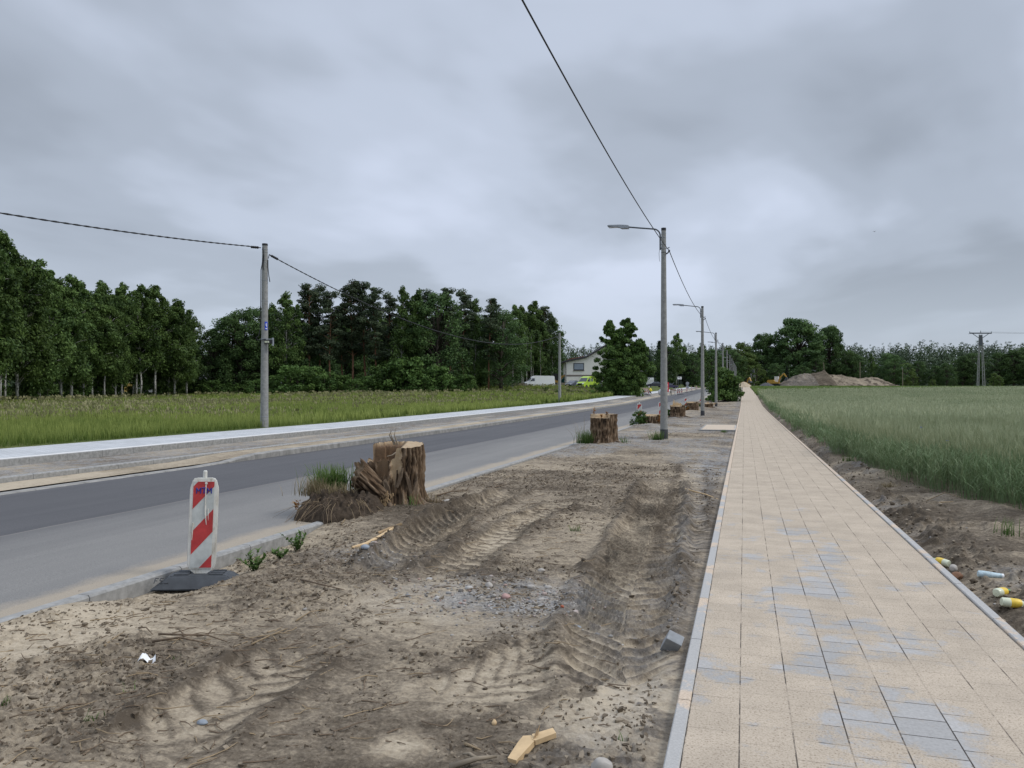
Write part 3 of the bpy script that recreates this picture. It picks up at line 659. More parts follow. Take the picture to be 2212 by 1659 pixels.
def join(parts):
    V = []; Q = []; T_ = []
    for v, q, t_ in parts:
        b = len(V); V += v; Q += [tuple(b + i for i in f) for f in q]; T_ += t_
    return np.array(V, float), np.array(Q, np.int64), np.array(T_, float)
def wheat_plant(rng, wd=1.0, leaves=3, lod=0):
    h = rng.uniform(.74, .92); lean = rng.uniform(0, .07); a = rng.uniform(0, 2 * PI); P = []
    P.append(blade((0, 0, 0), a, h, .006 * wd, lean, 2 if lod == 0 else 1, .0, .40))
    for k in range(leaves):
        zb = h * rng.uniform(.2, .72); P.append(blade((math.cos(a) * lean * .3, math.sin(a) * lean * .3, zb), rng.uniform(0, 2 * PI), rng.uniform(.10, .22), .013 * wd, rng.uniform(.10, .24), 3 if lod == 0 else 2, .10, .30))
    hx, hy = math.cos(a) * lean, math.sin(a) * lean; a2 = a + rng.uniform(-.6, .6); hl = rng.uniform(.08, .11)
    for da in ((0, PI / 2) if lod == 0 else (0,)):
        d = a2 + da; w = .0065 * wd; nod = .035
        c = [(hx, hy, h - .01), (hx + math.cos(a) * nod * .4, hy + math.sin(a) * nod * .4, h + hl * .5), (hx + math.cos(a) * nod, hy + math.sin(a) * nod, h + hl)]
        V = []
        for (x, y, z), ww in zip(c, (w * .5, w, w * .35)): V += [(x - math.sin(d) * ww, y + math.cos(d) * ww, z), (x + math.sin(d) * ww, y - math.cos(d) * ww, z)]
        P.append((V, [(0, 1, 3, 2), (2, 3, 5, 4)], [.7, .7, .95, .95, 1, 1]))
    for k in range(3 if lod == 0 else 1):
        P.append(blade((hx + .01, hy, h + hl * .5), a + rng.uniform(-.5, .5), .13, .0022 * wd, .04, 1, .8, 1))
    return join(P)
def sample_wedge(rng, n, z0, z1, u0, u1, power=1.0):
    z = np.sqrt(rng.uniform(z0 * z0, z1 * z1, n)); u = rng.uniform(u0, u1, n)
    x, y = at(u, z); return x, y, z
def wheat():
    rng = np.random.default_rng(5); Vs = []; off = 0; parts = []
    def band(z0, z1, dens, temps, smin, smax, xm=2.6, lim=None):
        u1 = 2212 + 260
        area = (z1 ** 2 - z0 ** 2) / 2 * ((u1 - 1560) / 1661.0)
        x, y, z = sample_wedge(rng, int(area * dens), z0, z1, 1560, u1)
        e = field_edge(y) + (vnoise(y * 1.7, y * 0, 5) - .5) * .35 + rng.normal(0, .06, len(x))
        k = (x > e) & (y > 7); k &= (y < 122 + x * .9)
        row = np.abs(((x + .03 * np.sin(y)) / .13) % 1 - .5); k &= rng.uniform(0, 1, len(x)) < np.where(row < .34, 1, .45)
        gapn = fbm(x * .6, y * .6, 2, 12); x, y = x[k], y[k]
        hz_ = T(x, y) - .01 - .22 * np.clip(fbm(x * .55, y * .28, 3, 14) - .42, 0, .5) - .10 * (gapn[k] < .33); pos = np.stack([x, y, hz_], -1)
        parts.append(scatter(temps, pos, rng, smin, smax, .11, .13, None, (fbm(x * .3, y * .12, 4, 15) - .5) * .8))
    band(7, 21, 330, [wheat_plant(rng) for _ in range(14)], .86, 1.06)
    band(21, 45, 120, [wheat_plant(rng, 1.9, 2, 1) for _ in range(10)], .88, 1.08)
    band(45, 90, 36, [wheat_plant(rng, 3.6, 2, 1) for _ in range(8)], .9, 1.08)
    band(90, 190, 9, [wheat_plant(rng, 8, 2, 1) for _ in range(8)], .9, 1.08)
    V = []; Q = []; Tt = []; off = 0
    for v, q, t_ in parts: V.append(v); Q.append(q + off); Tt.append(t_); off += len(v)
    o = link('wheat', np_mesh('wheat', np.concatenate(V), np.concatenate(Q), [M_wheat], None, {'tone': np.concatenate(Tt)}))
    stuff(o, 'dense field of unripe grey green wheat right of the path', 'wheat')
    # brighter young crop at the far end of the field
    n = 60000; x, y, z = sample_wedge(rng, n, 100, 290, 1600, 2480); k = (x > field_edge(y)) & (y >= 120 + x * .9) & (y < 262); x, y = x[k], y[k]
    tp = [join([blade((rng.uniform(-.4, .4), rng.uniform(-.4, .4), 0), rng.uniform(0, 6.28), .42, .16, .2, 2, .2, .9) for _ in range(5)]) for _ in range(6)]
    v, q, t_ = scatter(tp, np.stack([x, y, T(x, y)], -1), rng, .8, 1.2, .1, .15)
    stuff(link('young_crop', np_mesh('young_crop', v, q, [M_crop], None, {'tone': t_})), 'bright green strip of young crop before the earth heap', 'crop')
wheat()
def meadow():
    rng = np.random.default_rng(9)
    def tuft(n, h, w, sp, t0=.15, t1=.9): return join([blade((rng.normal(0, sp), rng.normal(0, sp), 0), rng.uniform(0, 6.28), h * rng.uniform(.6, 1.1), w, rng.uniform(.05, .3) * h, 3, t0, t1) for _ in range(n)])
    def seedst(h, w, sp): 
        P = []
        for _ in range(3):
            b = (rng.normal(0, sp), rng.normal(0, sp), 0); a = rng.uniform(0, 6.28); P.append(blade(b, a, h, w, .1, 1, .2, .5))
            P.append(blade((b[0] + math.cos(a) * .08, b[1] + math.sin(a) * .08, h * .8), a, h * .25, w * 6, .05, 2, .5, 1))
        return join(P)
    G = []; Sd = []
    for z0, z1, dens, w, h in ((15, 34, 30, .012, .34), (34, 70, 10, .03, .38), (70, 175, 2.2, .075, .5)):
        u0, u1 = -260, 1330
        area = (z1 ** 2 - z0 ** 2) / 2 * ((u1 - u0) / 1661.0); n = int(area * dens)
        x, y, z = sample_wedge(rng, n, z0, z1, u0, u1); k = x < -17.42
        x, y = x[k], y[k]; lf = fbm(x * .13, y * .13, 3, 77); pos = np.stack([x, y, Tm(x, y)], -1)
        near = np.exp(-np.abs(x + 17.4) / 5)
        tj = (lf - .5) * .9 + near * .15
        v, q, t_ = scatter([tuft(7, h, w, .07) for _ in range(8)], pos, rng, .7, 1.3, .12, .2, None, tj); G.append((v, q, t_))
        kk = (rng.uniform(0, 1, len(x)) < np.clip((lf - .42) * 1.6, .012, .24) * (1 - near))
        v, q, t_ = scatter([seedst(h * 1.5, w * .45, .12) for _ in range(6)], pos[kk], rng, .7, 1.25, .12, .2); Sd.append((v, q, t_))
    def cat(L):
        V = []; Q = []; A = []; off = 0
        for v, q, a in L: V.append(v); Q.append(q + off); A.append(a); off += len(v)
        return np.concatenate(V), np.concatenate(Q), np.concatenate(A)
    v, q, a = cat(G); stuff(link('meadow_grass', np_mesh('meadow_grass', v, q, [M_grass], None, {'tone': a})), 'tall green meadow grass beyond the far pavement', 'grass')
    v, q, a = cat(Sd); stuff(link('grass_seed_heads', np_mesh('grass_seed_heads', v, q, [M_seed], None, {'tone': a})), 'brownish seed heads standing over the meadow grass', 'grass')
meadow()
# ------------------------------------------------------------------ trees
def leaf_cloud(rng, cen, rad, per, size, zs=.8, droop=0.0, tone_c=None, shell=.45, asp=1.0):
    n = len(cen) * per; c = np.repeat(np.asarray(cen, float), per, 0); r = np.repeat(np.asarray(rad, float), per)
    d = rng.normal(0, 1, (n, 3)); d /= np.linalg.norm(d, axis=1)[:, None]
    q = r * (shell + (1 - shell) * rng.uniform(0, 1, n) ** .6)
    off = d * q[:, None]; off[:, 2] *= zs
    if droop: off[:, 2] -= droop * r * rng.uniform(0, 1, n) ** 2 * (np.hypot(off[:, 0], off[:, 1]) / np.maximum(r, .01))
    p = c + off
    nr = d * .7 + rng.normal(0, .6, (n, 3)) + np.array([0, 0, .35]); nr /= np.linalg.norm(nr, axis=1)[:, None]
    tg = rng.normal(0, 1, (n, 3))
    if droop: tg = tg * .45 + np.array([0, 0, -1.0])
    tg -= nr * (tg * nr).sum(1)[:, None]; tg /= np.linalg.norm(tg, axis=1)[:, None] + 1e-9
    bt = np.cross(nr, tg); s = (np.repeat(size, per) if hasattr(size, '__len__') else size) * rng.uniform(.55, 1.35, n); s = s[:, None]; L = s * .5 * asp; Wd = s * .32
    V = np.stack([p - tg * L, p + bt * Wd - tg * L * .1, p + tg * L, p - bt * Wd - tg * L * .1], 1).reshape(-1, 3)
    Q = np.arange(n * 4).reshape(-1, 4)
    tc_ = np.repeat(rng.uniform(.15, .75, len(cen)) if tone_c is None else np.asarray(tone_c, float), per)
    tone = np.clip(tc_ + rng.normal(0, .17, n), 0, 1)
    return V, Q, np.repeat(tone, 4)
def branch_mesh(name, segs, m, n=6):
    b = MB()
    for pts, rad in segs: b.tube(pts, rad, n)
    me_o = b.build(name, m, None, 'all', False); me = me_o.data; bpy.data.objects.remove(me_o); return me
def crown_mesh(name, lv, m):
    return np_mesh(name, lv[0], lv[1], [m], None, {'tone': lv[2]})
def bend(rng, h, amt=.03, n=6): 
    a = rng.uniform(0, 6.28); return [Vector((math.cos(a) * amt * h * (i / n) ** 2 + rng.normal(0, .006) * h * (i > 0), math.sin(a) * amt * h * (i / n) ** 2 + rng.normal(0, .006) * h * (i > 0), h * i / n)) for i in range(n + 1)]
def lerp_path(P, q):
    f = q * (len(P) - 1); i = min(int(f), len(P) - 2); return P[i].lerp(P[i + 1], f - i)
def mk_birch(i, low=.22, nc=105, per=120, w=.16):
    rng = np.random.default_rng(100 + i); h = 16.0; P = bend(rng, h, .03); segs = [(P, [.15 - .135 * k / 6 for k in range(7)])]
    cen = []; rad = []
    for k in range(nc):
        q = low + (1 - low) * ((k + rng.uniform(0, 1)) / nc); b = lerp_path(P, min(q, 1)); a = rng.uniform(0, 6.28)
        rw = w * h * (math.sin(PI * min(1, (q - low) / (1 - low) * .80 + .18)) ** .7) * rng.uniform(.15, 1.05)
        c = b + Vector((math.cos(a) * rw, math.sin(a) * rw, rng.uniform(-.3, .4))); cen.append(c); rad.append(rng.uniform(.5, 1.2) * (1.05 - .5 * q))
        if k % 2 == 0: b0 = lerp_path(P, max(.1, q - .10)); segs.append(([b0, b0.lerp(c, .55) + Vector((0, 0, .4)), c], [.045, .03, .012]))
    return crown_mesh('birch_crown', leaf_cloud(rng, cen, rad, per, .255, 1.0, .9, None, .25, 1.35), M_birch), branch_mesh('birch_trunk', segs, M_birchbark)
def mk_pine(i):
    rng = np.random.default_rng(200 + i); h = 19.0; P = bend(rng, h, .035); segs = [(P, [.2 - .17 * k / 6 for k in range(7)])]; cen = []; rad = []
    for k in range(58):
        q = .34 + .66 * ((k + rng.uniform(0, 1)) / 58); b = lerp_path(P, min(q, 1)); a = rng.uniform(0, 6.28)
        rw = h * .15 * (1.12 - q) ** .5 * rng.uniform(.25, 1.15) * (1 if q > .55 else .8)
        c = b + Vector((math.cos(a) * rw, math.sin(a) * rw, rw * .25)); cen.append(c); rad.append(rng.uniform(.6, 1.3))
        segs.append(([b - Vector((0, 0, .5)), b.lerp(c, .6), c], [.06, .04, .015]))
    return crown_mesh('pine_crown', leaf_cloud(rng, cen, rad, 150, .27, .5, 0, None, .2, 1.3), M_pine), branch_mesh('pine_trunk', segs, M_pinebark)
def mk_broad(i, h=15.0, w=.32, low=.1, nc=130, per=115, size=.31, m=None, name='broadleaf', bark=None, pw=.55):
    rng = np.random.default_rng(300 + i); P = bend(rng, h * .85, .03); segs = [(P, [.024 * h - .021 * h * k / 6 for k in range(7)])]; cen = []; rad = []
    for k in range(nc):
        q = low + (1 - low) * ((k + rng.uniform(0, 1)) / nc); a = rng.uniform(0, 6.28); tq = (q - low) / (1 - low)
        env = w * h * (math.sin(PI * min(1, max(0, tq * .86 + .12))) ** pw); rr = env * rng.uniform(.3, 1.0) ** .6 * (.82 + .36 * vnoise(a * 1.3 + i, q * 4, i))
        b = lerp_path(P, min(1, q)); c = Vector((b.x * .6 + math.cos(a) * rr, b.y * .6 + math.sin(a) * rr, q * h * .95)); cen.append(c); rad.append(h * rng.uniform(.04, .1))
        if k % 3 == 0: b0 = lerp_path(P, max(.08, q * .7)); segs.append(([b0, b0.lerp(c, .5) + Vector((0, 0, .03 * h)), c], [.008 * h, .005 * h, .001 * h]))
    return crown_mesh(name + '_crown', leaf_cloud(rng, cen, rad, per, size, .75, 0, None, .3), m or M_broad), branch_mesh(name + '_trunk', segs, bark or M_darkbark)
def mk_shrub(i, h=2.6, w=.62, nc=26, per=80, size=.2, m=None):
    rng = np.random.default_rng(400 + i); segs = []; cen = []; rad = []
    for k in range(nc):
        a = rng.uniform(0, 6.28); q = rng.uniform(.12, .92); rr = w * h * math.cos(q * 1.25) ** .5 * rng.uniform(.2, 1); c = Vector((math.cos(a) * rr, math.sin(a) * rr, q * h)); cen.append(c); rad.append(h * rng.uniform(.12, .2))
        if k % 3 == 0: segs.append(([Vector((c.x * .1, c.y * .1, -.05)), c * .55, c], [.012 * h, .008 * h, .003 * h]))
    return crown_mesh('shrub_crown', leaf_cloud(rng, cen, rad, per, size, .8, 0, None, .2), m or M_shrub), branch_mesh('shrub_stems', segs, M_darkbark, 5)
def mk_horn():
    rng = np.random.default_rng(7); h = 11.2; segs = []; cen = []; rad = []; tone = []
    for lx, hh, wd in ((-1.2, h * .97, 2.9), (1.3, h, 3.0), (3.0, h * .72, 2.4), (.0, h * .6, 4.2), (.1, h * .86, 2.9)):
        P = [Vector((lx * (.25 + .75 * min(1, k / 3)), rng.normal(0, .1), hh * k / 6)) for k in range(7)]; segs.append((P, [.17 - .15 * k / 6 for k in range(7)]))
        for k in range(95):
            q = .04 + .96 * (k + rng.uniform(0, 1)) / 95; b = lerp_path(P, min(1, q)); a = rng.uniform(0, 6.28); env = wd * min(1, (1.03 - q) * 1.5) ** .55 * (min(1, .62 + q * 1.6)); rr = env * (fo := rng.uniform(.1, .95))
            c = b + Vector((math.cos(a) * rr, math.sin(a) * rr * .8, -.12 * rr)); cen.append(c); rad.append(rng.uniform(.45, .95) * (1.15 - .6 * q) * (1.25 - .25 * fo)); tone.append(.25 + .5 * rng.uniform(0, 1))
            if k % 3 == 0: segs.append(([b - Vector((0, 0, .2)), b.lerp(c, .6) + Vector((0, 0, .15)), c], [.05, .03, .01]))
    return crown_mesh('hornbeam_crown', leaf_cloud(rng, cen, rad, 190, .27, .6, .5, tone, .1, 1.3), M_horn), branch_mesh('hornbeam_trunk', segs, M_darkbark)
def mk_spruce(i, m=None):
    rng = np.random.default_rng(500 + i); h = 14.0; segs = [([Vector((0, 0, h * k / 4)) for k in range(5)], [.18, .14, .1, .06, .02])]; cen = []; rad = []
    for k in range(60):
        q = .08 + .92 * k / 60; a = k * 2.4 + rng.uniform(-.4, .4); rr = h * .19 * (1 - q) ** .85 * rng.uniform(.45, 1.05); cen.append(Vector((math.cos(a) * rr, math.sin(a) * rr, q * h - .15 * rr))); rad.append(.35 + 1.0 * (1 - q))
    return crown_mesh('spruce_crown', leaf_cloud(rng, cen, rad, 75, .5, .45, .3, None, .2, 1.3), m or M_far2), branch_mesh('spruce_trunk', segs, M_darkbark)
BIRCH = [mk_birch(i, (.14, .2, .30, .1, .36, .22)[i], (105, 80, 120, 95, 85, 130)[i], 120, (.16, .13, .18, .17, .15, .2)[i]) for i in range(6)]
BIRCHS = [mk_birch(10 + i, .38, 34, 90, .13) for i in range(2)]
PINE = [mk_pine(i) for i in range(3)]
BROAD = [mk_broad(i, 15, (.30, .26, .34)[i]) for i in range(3)]
BIGT = [mk_broad(20 + i, 24, .34, .06, 190, 150, .62, None, 'big_tree', None, .45) for i in range(3)]
SHRUB = [mk_shrub(i) for i in range(3)]
SHRUBL = [mk_shrub(10 + i, 2.6, .6, 24, 80, .2, M_light) for i in range(2)]
SPRUCE = [mk_spruce(i) for i in range(2)]
trng = np.random.default_rng(31)
def tree(name, pair, label, cat, x, y, sc, group=None, z=None, wsc=1.0, kind=('crown', 'trunk')):
    zz_ = (float(Tm(x, y)) if x < -17 else float(T(x, y))) - .06 if z is None else z
    r = thing(name, label, cat, (x, y, zz_), trng.uniform(0, 6.28), group); r.scale = (sc * wsc, sc * wsc, sc)
    link(kind[0], pair[0], r); link(kind[1], pair[1], r); return r
# left stand of birches: a row that runs away from the camera, with more rows behind it
for row, (dz, nn, lab) in enumerate(((0, 27, 'tall birch in the front row of the left stand, white trunk at the meadow edge'), (5, 22, 'tall birch standing behind the front row of the left stand'), (12, 20, 'dark birch deep inside the left stand'))):
    for k in range(nn):
        q = (k + trng.uniform(-.35, .35)) / (nn - 1); u = -190 + 592 * q; z = 60 + 67 * np.clip((u + 190) / 592, 0, 1) ** 1.0 + dz + trng.uniform(-1.2, 1.2)
        x, y = at(u, z); hh = (16.2 + max(0, 150 - u) * .006 if u < 330 else 16.2 - (u - 330) / 75 * 2.6) * trng.uniform(.86, 1.06)
        tree('birch_tree', BIRCH[int(trng.integers(0, 6))], lab, 'birch tree', x, y, hh / 16.0, 'birches of the left stand, row %d' % (row + 1), None, trng.uniform(.85, 1.3))
for k in range(26):
    u = -150 + 560 * (k + trng.uniform(-.3, .3)) / 25; z = 60 + 67 * np.clip((u + 190) / 592, 0, 1) + trng.uniform(2, 9); x, y = at(u, z)
    tree('understorey_shrub', SHRUB[k % 3], 'dark leafy shrub growing between the trunks of the left birch stand', 'shrub', x, y, trng.uniform(.7, 1.5), 'shrubs under the left birches')
# middle stand
mid = [  # u, z, height, kind
 (462, 136, 12.0, 'o'), (490, 138, 14.6, 'o'), (522, 137, 15.6, 'o'), (556, 139, 16.3, 'o'), (590, 140, 16.2, 'b'), (618, 137, 17.8, 'b'), (640, 142, 16.5, 'o'),
 (668, 140, 20.0, 'p'), (690, 143, 20.0, 'p'), (712, 139, 18.6, 'p'), (738, 143, 16.6, 'p'), (762, 141, 20.4, 'p'), (788, 143, 20.8, 'p'), (812, 140, 19.0, 'p'), (838, 145, 18.6, 'p'),
 (868, 140, 18.9, 'b'), (895, 142, 18.6, 'b'), (920, 146, 19.2, 'p'), (945, 142, 19.0, 'o'), (972, 144, 19.3, 'p'), (1000, 147, 19.2, 'p'), (1028, 149, 17.4, 'b'), (1055, 147, 17.6, 'p'),
 (1082, 150, 16.2, 'o'), (1106, 160, 17.2, 'b'), (1130, 194, 20.2, 'b'), (1152, 196, 21.2, 'b'), (1170, 198, 20.4, 'p'), (1192, 202, 18.6, 'b'), (1142, 200, 19.5, 'o'), (1180, 203, 18, 'o'), (1162, 206, 17, 'b')]
kn = {'o': ('broadleaf_tree', BROAD, 15.0, 'dense dark broadleaf tree in the middle stand across the meadow', 'broadleaf trees of the middle stand'),
      'b': ('birch_tree', BIRCH, 16.0, 'loose hanging birch in the middle stand across the meadow', 'birches of the middle stand'),
      'p': ('pine_tree', PINE, 19.0, 'tall pine with reddish trunk in the middle stand across the meadow', 'pines of the middle stand')}
for k, (u, z, hh, kd) in enumerate(mid):
    nm, L, h0, lab, gpn = kn[kd]; x, y = at(u, z); tree(nm, L[k % len(L)], lab, nm.replace('_', ' ').replace('broadleaf tree', 'tree'), x, y, hh / h0, gpn, None, 1.05)
for k in range(30):                                     # second and third rows fill the stand
    u = 455 + 750 * (k + .5) / 30 + trng.uniform(-8, 8); z = 148 + 20 * (u - 455) / 750 + trng.uniform(2, 14) + (42 if u > 1100 else 0); x, y = at(u, z)
    hh = np.interp(u, [455, 560, 680, 900, 1000, 1200], [10, 14, 17, 17, 17, 13]) * trng.uniform(.85, 1.02)
    kd = 'opbo'[k % 4]; nm, L, h0, lab, gpn = kn[kd]
    tree(nm, L[k % len(L)], lab.replace('in the middle stand', 'behind the front trees of the middle stand'), nm.replace('_', ' ').replace('broadleaf tree', 'tree'), x, y, hh / h0, gpn + ', back rows')
for k in range(26):
    u = 450 + 560 * (k + trng.uniform(-.3, .3)) / 25; z = 131 + 6 * (u - 450) / 560 + trng.uniform(-1, 3); x, y = at(u, z)
    big = 1.0 + .9 * math.exp(-((u - 660) / 50) ** 2) + 1.1 * math.exp(-((u - 880) / 75) ** 2)
    tree('edge_shrub', SHRUB[k % 3], 'leafy green shrub at the foot of the middle stand', 'shrub', x, y, trng.uniform(.9, 1.35) * big, 'shrubs along the middle stand', None, 1.15)
for u, z, s_ in ((1108, 158, 7.4), (1120, 186, 7.6), (1127, 187, 7.0), (1138, 190, 7.6), (1147, 189, 7.2), (1168, 191, 6.8)):
    x, y = at(u, z); tree('birch_tree', BIRCHS[int(u) % 2], 'slender birch with bare white trunk beside the white van', 'birch tree', x, y, s_ / 6.0 * .72, 'slender birches by the white van', None, .6)
# weedy bank beside the vans
for k in range(30):
    u = 985 + 330 * (k + trng.uniform(-.4, .4)) / 30; z = 138 + trng.uniform(-10, 4) - (u > 1200) * 14; x, y = at(u, z)
    tree('weed_clump', SHRUBL[k % 2], 'low pale green weed clump on the rough bank before the vans', 'weeds', x, y, trng.uniform(.18, .36), 'weeds on the bank before the vans', None, 1.4)
x, y = at(1242, 133); tree('weed_clump', SHRUB[0], 'rounded dark green weed clump on the bank below the white van', 'weeds', *at(1178, 134), .5)
# bright hedge in the gap between the stands
for k in range(5):
    x, y = at(392 + k * 13, 150); tree('hedge_bush', SHRUBL[k % 2], 'yellow green hedge bush in the gap between the two stands', 'bush', x, y, 1.1, 'hedge in the gap between the stands', None, 1.3)
for k, u in enumerate((405, 428, 440)):
    x, y = at(u, 230 + 10 * k); tree('broadleaf_tree', BROAD[k], 'distant tree seen in the gap between the two stands', 'tree', x, y, .85 - .1 * k, 'trees in the gap between the stands')
HORN = mk_horn()
x, y = at(1338, 112); HB = tree('hornbeam_tree', HORN, 'dark green pointed hornbeam with two tops beside the far pavement', 'hornbeam tree', x, y, 1.0); HB.rotation_euler.z = YAW
x, y = at(1283, 111)
for k, (u, s_) in enumerate(((1290, .75), (1312, .8), (1352, .7), (1368, .55))):
    x, y = at(u, 110.5 + k * .4); tree('edge_shrub', SHRUB[k % 3], 'small leafy shrub at the foot of the pointed hornbeam', 'shrub', x, y, s_, 'shrubs under the hornbeam')
x, y = at(1566, 88); tree('roadside_bush', mk_shrub(33, 3.9, .46, 60, 110, .3, M_horn), 'big rounded green bush beside the third lamp post', 'bush', x, y, 1.0)
x, y = at(1543, 86); tree('roadside_bush', mk_shrub(34, 1.3, .7, 20, 90, .18), 'low dark bush on the kerb, left of the big bush', 'bush', x, y, 1.0)
# tall trees behind the earth heap
for u, z, hh, ws, k, lab in ((1650, 300, 21, .8, 0, 'smaller round tree left of the tall tree behind the earth heap'), (1722, 297, 27, 1.12, 1, 'tallest broad tree behind the earth heap'), (1794, 299, 24, .78, 2, 'narrow tall tree right of the tallest one behind the earth heap')):
    x, y = at(u, z); tree('tall_tree', BIGT[k], lab, 'tree', x, y, hh / 24.0, None, None, ws)
# single trees along the far edges
frt = [(1425, 260, 15, 's'), (1442, 250, 13, 'o'), (1462, 255, 17, 'b'), (1478, 262, 14, 's'), (1497, 262, 12, 'o'), (1515, 268, 15, 'b'), (1535, 275, 14, 'o'), (1400, 240, 12, 's'), (1590, 290, 17, 'l'), (1612, 285, 13, 'l'), (1606, 300, 16, 'l'), (1578, 280, 14, 'o'), (1634, 265, 8, 'l'),
       (1675, 285, 9, 'o'), (1700, 283, 8, 's'), (1735, 282, 8, 'o'), (1765, 286, 11, 'o'), (1830, 290, 14, 'o'), (1850, 288, 12, 'o'), (1885, 285, 12, 'b'), (1915, 290, 13, 'o'), (1930, 282, 12, 'o'), (1985, 290, 10, 'o'), (2020, 286, 8, 'o'), (2045, 283, 9, 'o'),
       (2080, 288, 12, 'o'), (2100, 290, 13, 'o'), (2160, 285, 13, 'o'), (2190, 282, 14, 'o'), (2215, 284, 15, 'o'), (2245, 280, 15, 'o'), (2280, 284, 14, 'o'), (1955, 284, 9, 'l'), (1973, 272, 4.5, 'l'), (2147, 268, 5, 'l'), (2158, 266, 4, 'l'), (2060, 275, 3.5, 'o'), (2015, 276, 3, 'l')]
fk = {'s': ('spruce_tree', SPRUCE, 14., 'distant pointed spruce at the far forest edge'), 'o': ('broadleaf_tree', BROAD, 15., 'distant rounded tree at the far forest edge'), 'b': ('birch_tree', BIRCH, 16., 'distant birch at the far forest edge'), 'l': ('pale_tree', [mk_broad(40 + i, 15, .34, .05, 60, 90, .55, M_light, 'pale_tree') for i in range(2)], 15., 'distant pale green tree at the far forest edge')}
for k, (u, z, hh, kd) in enumerate(frt):
    nm, L, h0, lab = fk[kd]; x, y = at(u, z); side = 'beyond the road' if u < 1600 else 'beyond the wheat field'
    tree(nm, L[k % len(L)], lab + ' ' + side, 'tree', x, y, hh / h0, nm.replace('_', ' ') + 's ' + side, None, 1.25 if kd in 'ol' else 1)
# the far forest, one mass
def far_forest():
    rng = np.random.default_rng(77); cen = []; rad = []; n = 0
    Vs = []; off = 0
    for row in range(5):
        for u in np.arange(-700, 3100, 12):
            uu = u + rng.uniform(-9, 9); z = 335 + row * 22 + rng.uniform(-10, 10)
            if uu < 430: z = z - 60
            x, y = at(uu, z); hh = rng.uniform(15, 20.5) + row * 1.0
            if uu > 1900: hh += (uu - 1900) * .004
            if row < 2: hh *= .88
            b = float(T(x, y)); con = rng.uniform() < .38
            nc = 15
            for k in range(nc):
                q = .0 + .98 * k / (nc - 1); a = rng.uniform(0, 6.28); w = (hh * .20 * (1 - q) ** .8 if con else hh * .24 * math.sin(PI * min(1, q * .8 + .2)) ** .6); rr = w * rng.uniform(0, .9)
                cen.append((x + math.cos(a) * rr, y + math.sin(a) * rr, b + hh * q)); rad.append(max(.65, w * .72 + .1))
    V, Q, t_ = leaf_cloud(rng, cen, rad, 30, np.clip(np.array(rad) * .5, .3, .9), .95, .1, np.repeat(rng.uniform(.1, .8, len(cen) // 15), 15) + rng.normal(0, .12, len(cen)), .35)
    stuff(link('far_forest', np_mesh('far_forest', V, Q, [M_far], None, {'tone': t_})), 'dark mixed forest closing the view on the horizon', 'forest')
far_forest()
# ================================================================== STREET FURNITURE
def pole_body(h, r0, r1, n=16): return MB().lathe([(r0 + (r1 - r0) * k / 10, h * k / 10) for k in range(11)], n)
def band(b, z, r, hh=.014): b.lathe([(r, z), (r + .006, z), (r + .006, z + hh), (r, z + hh)], 16)
def lamp_post(): 
    r = thing('lamp_post', 'x', 'lamp post', (0, 0, 0), 0, 'concrete lamp posts along the verge')
    H = 7.1; rr = lambda z: .128 - .052 * z / H
    pole_body(H, .128, .076).build('pole', M_concrete, r, True)
    b = MB(); b.lathe([(.131, -.12), (.131, .0), (.1303, .34), (.1275, .345)], 16); b.build('base_coating', M_blackpaint, r, True)
    MB().lathe([(.0765, H - .075), (.082, H - .075), (.082, H + .012), (.0, H + .03)], 16).build('cap', M_black, r, True)
    for z in (H - .19, H - .32, H - .54, H - .68):
        b = MB(); band(b, z, rr(z) + .001); b.build('clamp_band', M_galv, r, True)
    a = MB(); pts = [(-.115, 0, H - .72), (-.115, 0, H - .24)]
    for k in range(1, 7):
        q = k / 6 * PI / 2 * .93; pts.append((-.115 - .24 * (1 - math.cos(q)), 0, H - .24 + .24 * math.sin(q)))
    x1, z1 = pts[-1][0], pts[-1][2]; pts += [(x1 - .45, 0, z1 + .06), (x1 - .90, 0, z1 + .125)]
    a.tube(pts, .026, 10)
    for z in (H - .31, H - .67): a.box(-.135, -.05, -.05, .05, z - .02, z + .02)
    a.build('arm', M_darksteel, r, True)
    xe, ze = pts[-1][0], pts[-1][2]
    l = MB(); l.prism([(xe + .06, ze - .06), (xe + .06, ze + .035), (xe - .02, ze + .052), (xe - .24, ze + .075), (xe - .62, ze + .088), (xe - .66, ze + .078), (xe - .66, ze + .045), (xe - .28, ze + .0), (xe - .18, ze - .05)], 'y', -.105, .105)
    l.build('lamp_head', M_galv, r)
    MB().box(xe - .62, xe - .3, -.08, .08, ze + .005, ze + .02).build('lamp_glass', M_lamp, bpy.data.objects[r.children[-1].name])
    g = MB(); z = 6.36 - 0; g.tube([(rr(z), 0, z + .05), (rr(z) + .07, -.02, z + .055), (rr(z) + .12, -.02, z + .08), (rr(z) + .1, -.02, z + .1), (rr(z) + .06, -.02, z + .06)], .009, 6)
    g.lathe([(.0, -.04), (.032, -.02), (.032, .03), (.0, .05)], 8, 0, (rr(z) + .1, 0, z - .03)); g.tube([(rr(z), 0, z - .13), (rr(z) + .06, 0, z - .09), (rr(z) + .1, 0, z - .03)], .022, 6)
    band(g, z - .08, rr(z) + .001, .008); g.build('cable_clamp', M_black, r)
    w = MB(); w.tube([(-.13, -.03, H - .7), (-.15, -.04, H - .85), (-.14, -.03, H - 1.05), (-.12, -.02, H - 1.12)], .006, 5); w.build('wire_tail', M_cable, r)
    return r
LP_Y = [26.2 + 25.05 * k for k in range(-1, 11)]
